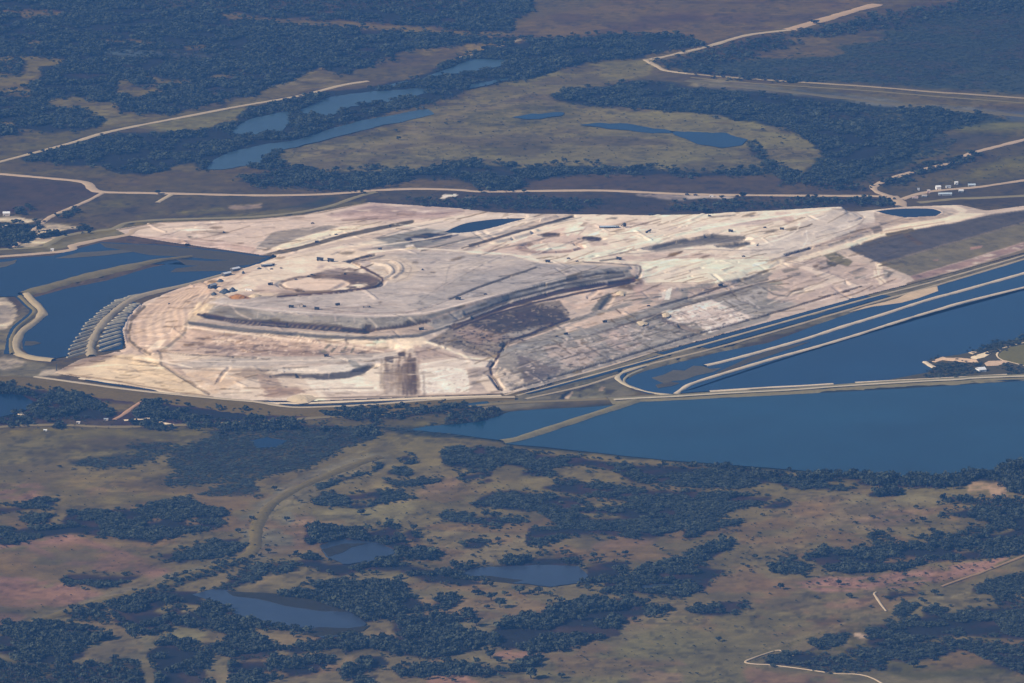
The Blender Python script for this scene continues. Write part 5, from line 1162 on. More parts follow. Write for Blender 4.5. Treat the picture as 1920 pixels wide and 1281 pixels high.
# mud banks showing through the shallow water
M_MUD = plain_mat("wet_mud", seen((82, 88, 104), 640), (.03, .12), (.2, .2), .7, .3)
M_MUDL = plain_mat("drying_mud", seen((92, 97, 111), 640), (.03, .12), (.2, .2), .8, .3)
for lab, mt, t in [
    ("grey mud bank along the top of the upper left reservoir", M_MUDL, "105,484 150,474 200,470 265,467 270,470 200,478 130,484"),
    ("long grey mud flat below the sandy bank at the back of the left reservoirs", M_MUD, "190,456 300,460 420,472 500,483 470,488 400,486 330,480 280,478 230,468 200,464"),
    ("mud flat in the narrow end of the left reservoir", M_MUD, "330,486 400,490 450,486 490,489 470,496 420,500 350,497"),
    ("lower strip of mud in the narrow end of the left reservoir", M_MUD, "330,503 380,498 440,499 460,502 430,508 380,508 320,510"),
    ("pale mud island near the left edge of the upper reservoir", M_MUDL, "0,492 20,490 30,487 26,494 10,500 0,502"),
    ("thin mud bar in the lower left reservoir near the dyke bend", M_MUD, "48,640 66,640 78,644 60,648 46,648"),
    ("brown mud spit at the left end of the narrow blue water", M_MUDL, "1222,708 1244,703 1262,694 1284,695 1300,686 1318,687 1330,692 1352,690 1336,698 1306,704 1284,712 1262,714 1250,720 1236,714"),
    ("sandy shoal on the brown mud spit", plain_mat("shoal_sand", seen((160, 140, 136), 690), (.1,), (.15,)), "1296,692 1310,688 1322,690 1326,696 1308,699"),
    ("dark mud strip between the two outer sandy dykes", M_MUD, "1340,700 1400,672 1450,655 1520,640 1500,648 1440,668 1400,682 1360,698"),
    ("faint mud bar in the curved corner of the narrow blue water", M_MUD, "1230,722 1260,716 1275,718 1260,724 1235,728"),
]:
    q = rough(pts(t), 1.6, len(lab), 6); x, y = W(q[:, 0], q[:, 1], .4)
    tag(sheet('mud_bank', x, y, .4 + .25 * (len(lab) % 3) * .3, mt, 1), lab, "mud bank", kind='structure')

M_REED = plain_mat("reeds", seen((62, 75, 94), 1120), (.03, .15), (.25, .3), .95, .1)
for lab, t in [("reed bed reaching into the largest grey lake", "425,1108 500,1112 590,1122 650,1146 610,1146 540,1137 480,1122 440,1117"), ("reed fringe along the near side of the largest grey lake", "560,1182 600,1176 650,1178 690,1172 680,1182 640,1190 590,1192"),
               ("reed bed at the left of the grey lake ringed by trees", "604,1030 640,1020 690,1018 660,1026 640,1036 616,1044"), ("reed tongue in the long near lake", "860,1080 920,1080 980,1088 960,1092 900,1087"), ("reed bed in the smallest lake", "1212,1103 1250,1098 1276,1100 1266,1104")]:
    q = rough(pts(t), 3, len(lab), 6); x, y = W(q[:, 0], q[:, 1], .5)
    tag(sheet('reed_bed', x, y, .5, M_REED, 1), lab, "reeds", kind='stuff')
# ---------------------------------------------------------------- strips: roads and dykes
def resample(x, y, step):
    d = np.concatenate([[0], np.cumsum(np.hypot(np.diff(x), np.diff(y)))])
    n = max(2, int(d[-1] / step)); s = np.linspace(0, d[-1], n)
    return np.interp(s, d, x), np.interp(s, d, y)
def strip(name, t, profile, mat, step=9.0, taper=0, on_stack=False, wob=.22, smooth=6, zbase=0.0, flat=False):
    """profile: list of (offset m, height m) across the line; follows the stack's relief when on_stack"""
    q = smooth_line(pts(t), smooth)
    if on_stack: x, y, z = hit(q[:, 0], q[:, 1])
    else: x, y = W(q[:, 0], q[:, 1], zbase)
    x, y = resample(x, y, step)
    if on_stack:
        k = np.ones(5) / 5
        if len(x) > 8:
            x[2:-2] = np.convolve(x, k, 'valid'); y[2:-2] = np.convolve(y, k, 'valid')
    dx, dy = np.gradient(x), np.gradient(y); L = np.hypot(dx, dy) + 1e-6
    nxv, nyv = -dy / L, dx / L
    co = []; m = len(profile)
    tp = np.clip((1 - np.linspace(0, 1, len(x))) / taper, .12, 1) if taper else 1
    w = tp * (1 + wob * 2 * (fbm(x, y, 34, 77, 4) - .5) * 2)
    for off, h in profile:
        X = x + nxv * off * w; Y = y + nyv * off * w
        if on_stack: Z = np.where((X > SX0) & (X < SX1) & (Y > SY0) & (Y < SY1), np.maximum(Zs(X, Y), 0), 0) + h
        else: Z = np.full_like(X, h)
        co.append(np.stack([X, Y, Z], -1))
    co = np.stack(co, 1).reshape(-1, 3)
    n = len(x); i = np.arange(n * m).reshape(n, m)
    f = np.stack([i[:-1, :-1], i[1:, :-1], i[1:, 1:], i[:-1, 1:]], -1).reshape(-1, 4)[:, ::-1]
    return mesh_np(name, co, f, mat, smooth=True)
def road_prof(w, h=.35):
    s = min(3, w * .16)
    return [(-w / 2 - s, h - .9), (-w / 2, h), (0, h + .1), (w / 2, h), (w / 2 + s, h - .9)]
def bank_prof(top, base, h): return [(-base / 2, -1.0), (-top / 2, h), (-top / 6, h + .12), (top / 6, h + .12), (top / 2, h), (base / 2, -1.0)]
R1 = mroad((178, 164, 154), 340); R2 = mroad((150, 140, 136), 340); R3 = mroad((180, 162, 155), 360); R4 = mroad((128, 122, 118), 770); RS = mroad((222, 200, 180), 700)
RP = mroad((176, 156, 150), 60); RG = mroad((136, 132, 128), 430); RW = mroad((176, 160, 150), 1130)
ROADS = [
 ("pale road slanting across the upper left plain beside the wedge of wood", "0,303 100,277 200,248 330,222 450,199 560,180 640,160 690,152", 22, R1, 0),
 ("faint tree lined road running on past the marsh lakes", "855,109 892,101 940,86 978,73", 20, R2, 0),
 ("wide pinkish road running to the top right corner", "1480,56 1520,44 1560,32 1600,20 1645,8", 60, RP, 0),
 ("thinner pale road below the wide pink one", "1215,112 1260,103 1330,86 1400,66 1480,56", 26, R1, 0),
 ("small pale track curling down from the far fork", "1210,112 1222,119 1232,124 1240,129 1252,133 1290,138", 20, R1, 0),
 ("long straight pale road edging the far dark field", "1290,138 1400,147 1520,155 1640,163 1760,173 1840,178 1920,184", 22, R2, 0),
 ("broad pale grey canal bank below the long straight road in the upper right", "1288,151 1400,163 1560,181 1700,197 1800,207 1920,217", 52, mroad((108, 111, 121), 180), 0),
 ("thin pale track under the long straight road in the upper right", "1296,145 1400,155 1520,163 1640,171 1760,181 1920,193", 12, mroad((118, 118, 122), 160), 0),
 ("pale haul road curving in from the right edge to the junction", "1920,262 1860,277 1818,289 1795,302 1740,315 1690,328 1655,341 1640,348 1638,353 1646,360 1662,366 1680,372", 26, R3, 0),
 ("main pale haul road along the back of the stack", "0,326 80,333 150,340 167,346 173,354 195,360 290,362 470,366 580,365 640,362 700,357 780,354 860,356 900,359 1000,358 1120,357 1200,360 1290,364 1420,366 1560,367 1650,368 1685,373", 30, R3, 0),
 ("narrow pale road from the yard up to the main haul road", "195,360 165,376 120,395 92,408 72,424 48,444 26,464", 18, R3, 0),
 ("short pale spur below the main haul road", "324,363 308,372 294,380", 18, R1, 0),
 ("pale lane branching from the haul road past the white buildings", "1690,374 1720,364 1760,357 1830,351 1880,344 1920,338", 24, R3, 0),
 ("broad grey road under the white buildings at right", "1720,380 1760,376 1800,372 1860,370 1920,367", 30, RG, 0),
 ("short pale link from the junction down to the curved sand road", "1672,368 1682,374 1688,380 1690,388", 40, R3, 0),
 ("grey road along the back left foot of the stack", "0,467 50,465 92,456 116,444 160,435 212,429 238,418 300,412 400,409 480,406 560,398 620,386 660,372 690,363 705,360", 24, RG, 0),
 ("pinkish bank road behind the left reservoirs", "0,480 100,473 138,460 188,449 240,440 255,430 300,423", 30, R3, 0),
 ("front road running the whole way below the stack", "0,801 60,797 200,800 300,798 480,790 640,780 800,770 900,760 960,755 1080,750 1160,746", 22, R4, 0),
 ("pale service road on top of the front embankment", "65,706 130,715 250,731 400,746 480,753 545,763 620,762 700,758 800,750 900,745 965,744", 16, mroad((176, 164, 156), 740), 0),
 ("cream track between the ditch and the foot of the stack", "150,709 250,722 330,738 430,752 540,756 640,753 800,746 940,742", 20, mroad((214, 196, 180), 740), 0),
 ("short white track in the dark hollow at the left edge", "36,773 40,778 46,784 53,790", 14, RS, 0),
 ("pink track climbing to the front embankment", "213,787 228,779 243,768 254,760 266,753", 14, mroad((178, 146, 138), 770), 0),
 ("sandy lay-by beside the front road", "232,788 260,786 290,784 306,785 300,790 312,794 328,797", 14, RS, 0),
 ("white crooked track in the near right meadow", "1643,1110 1639,1113 1645,1122 1652,1133 1662,1146", 6, RW, 0),
 ("pale hooked track at the corner of the near right canal", "1452,1220 1462,1219 1476,1224 1488,1230", 7, RW, 0),
 ("white V of track at the tip of the near right canal", "1450,1221 1420,1231 1397,1241 1415,1245 1440,1246", 6, RW, 0),
 ("thin white broken track along the lower right edge of the thicket", "1440,1246 1490,1252 1560,1262 1640,1273 1740,1283", 5, RW, 0),
 ("pale heath road from the right edge", "1920,1042 1870,1062 1820,1080 1780,1094 1765,1100", 9, mroad((150, 130, 122), 1070), 0),
 ("pale service road on top of the long front dyke", "1150,749 1200,746 1265,743 1360,737 1480,731 1560,725 1650,719 1740,714 1800,711 1860,707 1920,705", 13, mroad((186, 176, 166), 730), 0),
 ("cream loop road around the narrow end of the blue water", "1262,741 1215,735 1178,723 1160,712 1160,704 1180,693 1215,684", 15, mroad((186, 174, 162), 700), 0),
 ("inner pale shore track inside the loop road", "1195,730 1176,721 1170,713 1180,703 1205,692", 9, mroad((150, 146, 142), 700), 0),
 ("long pale road on the bank between the ditches right of the stack", "968,742 1080,712 1240,668 1440,612 1560,578 1640,556 1720,536 1800,514 1920,479", 11, mroad((176, 164, 154), 640), 0),
 ("outer pale road on the bank beside the narrow blue water", "985,748 1100,722 1215,684 1320,658 1440,625 1560,590 1660,561 1720,545 1830,513 1920,486", 12, mroad((168, 156, 148), 640), 0),
 ("inner pale road at the very foot of the stack's right slope", "945,741 1075,705 1170,678 1258,649 1330,628 1440,598 1530,570 1620,547", 9, mroad((196, 178, 168), 640), 0),
 ("oval road ring on the sandy island", "1920,643 1895,649 1876,658 1869,665 1873,672 1886,678 1905,682 1920,686", 14, RS, 0),
]
for lab, t, w, m, on in ROADS:
    hb = 4.3 if 'service road' in lab else 0
    o = strip('road' if w > 15 else 'track', t, road_prof(w * .62, .35 + hb + .012 * (len(lab) % 13)), m, 8.0, zbase=hb)
    tag(o, lab, "road" if w > 15 else "track", kind='structure')
# water standing in the side ditches of the right hand banks
for lab, t, w in [
    ("upper water filled ditch along the right foot of the stack", "985,738 1110,706 1175,688 1240,668", 20),
    ("middle blue ditch along the right foot of the stack", "1240,664 1340,636 1440,608 1560,573 1625,555", 26),
    ("lower blue ditch between the two pale bank roads", "1320,652 1440,618 1560,584 1662,554", 24),
    ("thin dark ditch behind the front cream track", "160,712 250,727 400,742 480,748 545,759 640,758 800,749", 9),
    ("dark ditch left of the S shaped dyke", "34,556 50,573 62,584 48,598 26,616 18,640 13,664", 16),
    ("outer dark ditch between the cream dyke and the jetty", "1440,731 1560,724 1610,722 1780,712 1890,706", 16),
    ("narrow dark ditch inside the loop road", "1212,733 1182,724 1166,714 1166,706 1178,697 1210,687", 9),
]:
    o = strip('ditch', t, [(-w / 2, .28), (0, .28), (w / 2, .28)], WM['L'], 9.0)
    tag(o, lab, "ditch", kind='structure')

M_DYKE = plain_mat("dyke_sand", seen((202, 186, 174), 640), (.02, .15), (.1, .14)); M_DYKG = plain_mat("dyke_grey", seen((120, 116, 114), 580), (.02, .15), (.12, .18))
M_DYKB = plain_mat("dyke_grass", seen((128, 125, 121), 720), (.02, .15), (.12, .2))
for lab, t, pr, m in [
    ("inner of the two long sandy dykes crossing the blue water at right", "1322,686 1350,680 1400,667 1440,656 1510,636 1577,614 1620,601 1665,587 1720,569 1760,557 1820,541 1920,513", bank_prof(9, 15, 2), M_DYKE),
    ("outer of the two long sandy dykes crossing the blue water at right", "1266,740 1278,731 1290,723 1306,717 1330,709 1440,676 1520,654 1605,629 1680,605 1760,581 1840,559 1920,540", bank_prof(8, 13, 2), M_DYKE),
    ("long front dyke of the big reservoir with a pale road on top", "1140,750 1200,747 1265,744 1360,738 1480,732 1560,726 1650,720 1740,715 1800,712 1860,708 1920,706", [(-40, -1), (-22, 1.2), (-7, 4), (7, 4), (16, -1)], M_DYKB),
    ("diagonal grass dyke between the corner pond and the big reservoir", "1192,752 1150,766 1100,782 1040,801 1000,814 970,824 940,829", bank_prof(13, 30, 4), M_DYKB),
    ("long grey dyke dividing the two left reservoirs", "46,552 60,547 100,536 150,522 200,510 270,495 300,489 360,482", bank_prof(26, 46, 4), M_DYKG),
    ("S shaped grey dyke bending round the left reservoir", "50,551 62,565 76,579 79,590 66,604 44,620 32,636 29,650 35,662 60,671 100,676", bank_prof(12, 26, 4), plain_mat("dyke_pale", seen((164, 152, 142), 620), (.05,), (.12,))),
    ("low outer bank left of the S shaped dyke", "38,556 54,572 66,584 56,596 34,614 24,632 21,650 24,664", bank_prof(6, 16, 3), M_DYKG),
    ("short straight jetty left of the gap behind the front dyke", "1330,734 1440,727 1500,724 1562,720", bank_prof(5, 10, 1.5), M_DYKE),
    ("longer straight jetty behind the front dyke", "1603,718 1680,714 1740,711 1800,708 1850,705 1888,703", bank_prof(5, 11, 1.6), M_DYKE),
    ("little cream mole at the tip of the sandy island", "1734,679 1742,684 1753,690", bank_prof(7, 16, 2), M_DYKE),
    ("winding pale bank with double track through the lower left meadows", "712,856 690,862 600,896 545,922 505,950 482,985 478,1020 462,1042 400,1063 300,1096 200,1124 100,1154 0,1188", bank_prof(13, 27, 2.2), plain_mat("bank_grass", seen((110, 106, 104), 980), (.02, .1), (.16, .22))),
    ("olive grass embankment along the front of the mine", "0,711 65,713 250,738 400,753 480,760 545,769 620,768 700,764 800,756 900,750 965,748", [(-74, -1), (-40, 1.5), (-8, 4), (8, 4), (20, -1)], plain_mat("embankment_grass", seen((106, 101, 94), 740), (.02, .12), (.12, .2))),
]:
    tag(strip('dyke', t, pr, m, 9.0, taper=.18 if 'olive' in lab else (.35 if 'dividing' in lab else 0)), lab, "dyke")

# sandy spit and pads at the right shore, the island
for nm, lab, rgb, t, z in [
    ("spit", "pale sand spit on the shore right of the stack", (196, 174, 158), "1590,586 1625,574 1660,566 1684,559 1704,549 1756,537 1758,546 1722,559 1692,567 1664,571 1640,574 1615,580", .55),
    ("island", "low green island with sand roads in the blue reservoir", (84, 90, 98), "1733,682 1748,674 1768,669 1800,665 1840,656 1870,644 1920,634 1920,707 1760,711 1640,717 1700,706 1742,698 1757,691", .5),
    ("field", "olive oval field inside the road ring on the island", (110, 111, 106), "1920,646 1896,651 1880,659 1874,665 1878,671 1890,676 1906,680 1920,683", 1.0),
    ("sand_patch", "long pinkish sand strip on the island", (214, 184, 166), "1747,678 1756,673 1768,669 1774,671 1800,671 1830,674 1834,679 1810,679 1790,677 1768,675 1755,679", 1.0),
    ("sand_patch", "brightest sand pad on the island", (228, 208, 186), "1820,669 1836,664 1852,659 1858,663 1846,670 1832,673 1822,672", 1.05),
    ("sand_patch", "small sand patch at the island's back shore", (214, 192, 172), "1815,661 1822,659 1832,660 1824,664", 1.0),
    ("sand_patch", "pink gravel lot beside the road ring on the island", (206, 178, 164), "1846,681 1854,677 1886,676 1890,679 1872,685 1850,686", 1.1),
]:
    q = rough(pts(t), .8, len(lab), 6); x, y = W(q[:, 0], q[:, 1], z)
    tag(sheet(nm, x, y, z, plain_mat(nm, seen(rgb, 670), (.02, .12), (.12, .2)), 1), lab, nm.replace('_', ' '), kind='structure')

# comb of earth ridges at the edge of the left reservoir
M_RIDGE = plain_mat("ridge_earth", seen((172, 166, 160), 610), (.1,), (.15,)); M_TROUGH = WM['L']
def ridge(p0, p1, w=7, h=2.6):
    (x0, y0), (x1, y1) = [tuple(float(k) for k in W(p[0], p[1], 0)) for p in (p0, p1)]
    L = math.hypot(x1 - x0, y1 - y0); a = math.atan2(y1 - y0, x1 - x0)
    co = []; ns = 7
    for i in range(ns):
        s = -L / 2 + L * i / (ns - 1); e = .85 if i in (0, ns - 1) else 1 + .08 * math.sin(i * 2.1 + x0)
        co += [(s, -w / 2 * e, -.8), (s, -w * .16 * e, h * e), (s, w * .16 * e, h * e * .95), (s, w / 2 * e, -.8)]
    fs = []
    for i in range(ns - 1):
        b = i * 4
        fs += [[b + k, b + k + 1, b + k + 5, b + k + 4][::-1] for k in range(3)]
    fs += [[0, 1, 2, 3], [(ns - 1) * 4 + k for k in (3, 2, 1, 0)]]
    o = mesh_np('earth_ridge', co, fs, M_RIDGE)
    o.location = ((x0 + x1) / 2, (y0 + y1) / 2, .25); o.rotation_euler = (0, 0, a)
    return o
ORD = "first second third fourth fifth sixth seventh eighth ninth tenth eleventh twelfth thirteenth fourteenth fifteenth sixteenth seventeenth eighteenth nineteenth twentieth twenty-first twenty-second twenty-third twenty-fourth twenty-fifth twenty-sixth twenty-seventh twenty-eighth twenty-ninth thirtieth".split()
outer = np.array([(124, 671), (140, 640), (155, 614), (185, 585), (214, 566), (240, 557)])
inner = np.array([(163, 660), (172, 630), (188, 604), (214, 578), (238, 562), (262, 553)])
outer2 = np.array([(186, 658), (186, 636), (205, 606), (228, 585), (244, 572)]); inner2 = np.array([(226, 645), (228, 620), (236, 599), (249, 582), (263, 571)])
def along(q, s):
    d = np.concatenate([[0], np.cumsum(np.hypot(*np.diff(q, axis=0).T))]); s = s * d[-1]
    return (np.interp(s, d, q[:, 0]), np.interp(s, d, q[:, 1]))
RJ = np.random.default_rng(9)
for i in range(21):
    tag(ridge(tuple(np.array(along(outer, i / 20)) + RJ.uniform(-2.5, 2, 2) * (1, .35)), tuple(np.array(along(inner, i / 20)) + RJ.uniform(-3, 2, 2) * (1, .3)), 8 + (i * 7 % 5) * .5, 2.3 + (i * 3 % 4) * .2), f"{ORD[i]} earth ridge from the near end of the outer comb beside the reservoir", "earth ridge", "outer comb of earth ridges at the left reservoir")
for i in range(13):
    tag(ridge(tuple(np.array(along(outer2, i / 12)) + RJ.uniform(-2, 3, 2) * (1, .35)), tuple(np.array(along(inner2, i / 12)) + RJ.uniform(-4, 1, 2) * (1, .3)), 12 + (i * 5 % 4) * .6, 2.6 + (i * 3 % 4) * .2), f"{ORD[i]} earth ridge from the near end of the inner comb beside the stack", "earth ridge", "inner comb of earth ridges at the left reservoir")
q = np.vstack([inner + [2, 1], (outer2 - [2, 0])[::-1]]) if False else None
tag(strip('dyke', "172,668 170,650 178,628 196,602 220,580 250,560 290,548 350,535 420,516", bank_prof(9, 22, 3.5), plain_mat("spine_earth", seen((158, 148, 142), 610), (.1,), (.15,))), "curved earth spine between the two combs of ridges", "dyke")
x, y = W(*np.array([(186, 660), (186, 636), (205, 606), (228, 585), (250, 566), (266, 570), (248, 590), (236, 608), (230, 630), (230, 654)]).T, .12)
tag(sheet('pond', x, y, .12, WM['L']), "dark water between the inner comb of earth ridges", "pond", kind='structure')
# ---------------------------------------------------------------- trees
def leaf_mat(name, col):
    def f(nt, b):
        oi = nt.nodes.new('ShaderNodeObjectInfo')
        r = nt.nodes.new('ShaderNodeValToRGB')
        r.color_ramp.elements[0].color = (col[0] * .5, col[1] * .55, col[2] * .6, 1)
        r.color_ramp.elements[1].color = (col[0] * 1.5, col[1] * 1.45, col[2] * 1.4, 1)
        nt.links.new(oi.outputs['Random'], r.inputs[0])
        noise_mul(nt, r.outputs[0], (.5,), (.25,), b)
        b.inputs['Roughness'].default_value = .8; b.inputs['Specular IOR Level'].default_value = .2
    return nmat(name, f)
M_LEAF = leaf_mat("leaves_dark", (.031, .038, .026)); M_LEAF2 = leaf_mat("leaves_olive", (.042, .050, .032)); M_BARK = plain_mat("bark", (.07, .055, .045), (1.5,), (.3,))
def crown_mesh(name, seed, n, spread, flat, mat, base=.18):
    """leaf clumps scattered through a lumpy crown of unit height and width"""
    r = np.random.default_rng(seed); lobes = r.normal(0, 1, (6, 3)); lobes /= np.linalg.norm(lobes, axis=1)[:, None]; lobes[:, 2] = np.abs(lobes[:, 2]) * .8
    co = []; fs = []
    for i in range(n):
        c = lobes[r.integers(6)] * .28 * r.uniform(.3, 1.1) + r.normal(0, .13, 3)
        c = np.array([c[0] * spread, c[1] * spread, base + .40 * (1 - base) + c[2] * flat])
        c[2] = max(c[2], base * .8)
        nrm = c - np.array([0, 0, .45]) + r.normal(0, .25, 3); nrm /= np.linalg.norm(nrm) + 1e-6
        a = np.cross(nrm, r.normal(0, 1, 3)); a /= np.linalg.norm(a) + 1e-6; b = np.cross(nrm, a)
        s = r.uniform(.11, .20); k = len(co)
        m = int(r.integers(4, 6))
        for j in range(m):
            t = j * 2 * math.pi / m + r.uniform(-.3, .3); q = s * r.uniform(.75, 1.25)
            co.append(c + (a * math.cos(t) + b * math.sin(t)) * q + nrm * r.uniform(-.05, .05))
        fs.append(list(range(k, k + m)))
    return co, fs
def trunk_geo(h, r, seed):
    rr = np.random.default_rng(seed); co = []; fs = []
    ns = 5; zs = [0, .35, .7, 1.0]
    for zi, z in enumerate(zs):
        q = r * (1 - .65 * z) * (1.4 if zi == 0 else 1)
        for j in range(ns): co.append((q * math.cos(j * 2 * math.pi / ns) + rr.uniform(-.01, .01) + .02 * z, q * math.sin(j * 2 * math.pi / ns), z * h))
    for zi in range(3):
        for j in range(ns): fs.append([zi * ns + j, zi * ns + (j + 1) % ns, (zi + 1) * ns + (j + 1) % ns, (zi + 1) * ns + j])
    for l in range(3):                      # limbs
        a = l * 2.1 + seed; b0 = len(co); z0 = h * (.45 + .12 * l)
        p0 = np.array([.02, 0, z0]); p1 = np.array([.26 * math.cos(a), .26 * math.sin(a), z0 + .22 * h])
        for p, q in ((p0, r * .5), (p1, r * .2)):
            for j in range(3): co.append((p[0] + q * math.cos(j * 2.094), p[1] + q * math.sin(j * 2.094), p[2]))
        for j in range(3): fs.append([b0 + j, b0 + (j + 1) % 3, b0 + 3 + (j + 1) % 3, b0 + 3 + j])
    return co, fs
kinds = bpy.data.collections.new("tree_kinds")
for i in range(6):
    co, fs = crown_mesh("k", 100 + i, 46, 1.0 + .1 * (i % 3), .62 + .06 * (i % 2), M_LEAF)
    tco, tfs = trunk_geo(.6, .045, i)
    me = bpy.data.meshes.new("wood_tree"); n0 = len(co)
    me.from_pydata([tuple(c) for c in co] + tco, [], fs + [[k + n0 for k in q] for q in tfs]); me.update()
    me.materials.append(M_LEAF if i < 4 else M_LEAF2); me.materials.append(M_BARK)
    for p in me.polygons[len(fs):]: p.material_index = 1
    kinds.objects.link(bpy.data.objects.new("wood_tree_%d" % i, me))
shrubs = bpy.data.collections.new("shrub_kinds")
for i in range(4):
    co, fs = crown_mesh("k", 200 + i, 24, 1.35, .5, M_LEAF2, base=.05)
    me = bpy.data.meshes.new("low_shrub"); me.from_pydata([tuple(c) for c in co], [], fs); me.update()
    me.materials.append(M_LEAF2); shrubs.objects.link(bpy.data.objects.new("low_shrub_%d" % i, me))
def gn_scatter(coll):
    ng = bpy.data.node_groups.new("scatter_" + coll.name, 'GeometryNodeTree'); ng.is_modifier = True
    ng.interface.new_socket('Geometry', in_out='INPUT', socket_type='NodeSocketGeometry'); ng.interface.new_socket('Geometry', in_out='OUTPUT', socket_type='NodeSocketGeometry')
    N = ng.nodes; L = ng.links
    gi = N.new('NodeGroupInput'); go = N.new('NodeGroupOutput'); ci = N.new('GeometryNodeCollectionInfo'); ci.inputs['Collection'].default_value = coll
    ci.inputs['Separate Children'].default_value = True; ci.inputs['Reset Children'].default_value = True
    ip = N.new('GeometryNodeInstanceOnPoints'); ip.inputs['Pick Instance'].default_value = True
    def na(nm, t):
        a = N.new('GeometryNodeInputNamedAttribute'); a.data_type = t; a.inputs['Name'].default_value = nm; return a.outputs['Attribute']
    L.new(gi.outputs[0], ip.inputs['Points']); L.new(ci.outputs[0], ip.inputs['Instance'])
    L.new(na('size', 'FLOAT_VECTOR'), ip.inputs['Scale']); L.new(na('kind', 'INT'), ip.inputs['Instance Index'])
    er = N.new('FunctionNodeEulerToRotation'); L.new(na('turn', 'FLOAT_VECTOR'), er.inputs[0]); L.new(er.outputs[0], ip.inputs['Rotation'])
    L.new(ip.outputs[0], go.inputs[0]); return ng
NG_T = gn_scatter(kinds); NG_S = gn_scatter(shrubs)
def scatter(name, x, y, z, size, ng, nk, mat):
    me = bpy.data.meshes.new(name); n = len(x)
    me.vertices.add(n); me.vertices.foreach_set('co', np.stack([x, y, z], -1).astype(np.float32).ravel()); me.update()
    a = me.attributes.new('size', 'FLOAT_VECTOR', 'POINT'); a.data.foreach_set('vector', size.astype(np.float32).ravel())
    a = me.attributes.new('turn', 'FLOAT_VECTOR', 'POINT'); t = np.zeros((n, 3), np.float32); t[:, 2] = RNG.uniform(0, 6.28, n); a.data.foreach_set('vector', t.ravel())
    a = me.attributes.new('kind', 'INT', 'POINT'); a.data.foreach_set('value', RNG.integers(0, nk, n).astype(np.int32))
    o = bpy.data.objects.new(name, me); C.objects.link(o); me.materials.append(mat)
    m = o.modifiers.new("scatter", 'NODES'); m.node_group = ng
    return o
def mask_points(m, spacing, seed, edge=9, soft=True, dry_ok=False):
    """jittered points on the plain wherever a traced mask says so"""
    edge_m = blur(m, 8) if soft else m
    ys, xs = np.where(m > .02)
    x0, x1, y0, y1 = xs.min() - OX, xs.max() - OX + 1, ys.min() - OY, ys.max() - OY + 1
    wx_, wy_ = W(np.array([x0, x1, x0, x1]), np.array([y0, y0, y1, y1]))
    X, Y = np.meshgrid(np.arange(wx_.min(), wx_.max(), spacing), np.arange(wy_.min(), wy_.max(), spacing))
    X = (X + RNG.uniform(-.48, .48, X.shape) * spacing).ravel(); Y = (Y + RNG.uniform(-.48, .48, Y.shape) * spacing).ravel()
    px, py = P(X, Y, 0.0)
    jx = (fbm(X, Y, 55, seed, 4) - .5) * edge * 3.4; jy = (fbm(X, Y, 55, seed + 5, 4) - .5) * edge * 1.1
    ix = np.clip((px + jx + OX), 0, CW - 1).astype(int); iy = np.clip((py + jy + OY), 0, CHH - 1).astype(int)
    v = m[iy, ix]
    clump = fbm(X, Y, 60, seed + 31, 3)
    e = edge_m[iy, ix]; v = np.where((v < .3) & (e > .03), e * .62, v)
    ok = (v >= .95) & (clump > (.435 if soft else .3)) & (RNG.uniform(0, 1, len(v)) < .93)
    ok |= (v < .95) & (v > .02) & (RNG.uniform(0, 1, len(v)) < v * .5)
    ok &= (px > -190) & (px < 2110) & (py > -60) & (py < 1335)
    wv = 0 * px if dry_ok else wet[np.clip(py + OY, 0, CHH - 1).astype(int), np.clip(px + OX, 0, CW - 1).astype(int)]
    ok &= wv < .5
    return X[ok], Y[ok], clump[ok]
N_TREES = []
for i, (k, (lab, spc, hgt, ops)) in enumerate(WOODS.items()):
    X, Y, cl = mask_points(wood_masks[k], spc * (.78 if k in ('far_left', 'lake_belt', 'right_scrub', 'top_right', 'wedge', 'tree_belt') else .66), 300 + i * 7, dry_ok=k == 'island_trees')
    n = len(X)
    s = np.clip(np.exp(RNG.normal(-.05, .34, n)), .45, 1.9) * (.72 + .55 * cl)
    far = k in ('far_left', 'lake_belt', 'right_scrub', 'top_right', 'wedge', 'tree_belt')
    s = s * (.84 if far else .80)
    low = k in ('marsh_wood', 'island_trees', 'far_scrub')
    size = np.stack([s * spc * 1.5, s * spc * 1.5, s * hgt * (1.0 if not low else .8)], -1)
    o = scatter('scrub' if low else 'woodland', X, Y, np.full(n, -.7), size, NG_T, 6, M_LEAF)
    tag(o, lab, "scrub" if low else "wood", kind='stuff'); N_TREES.append(n)
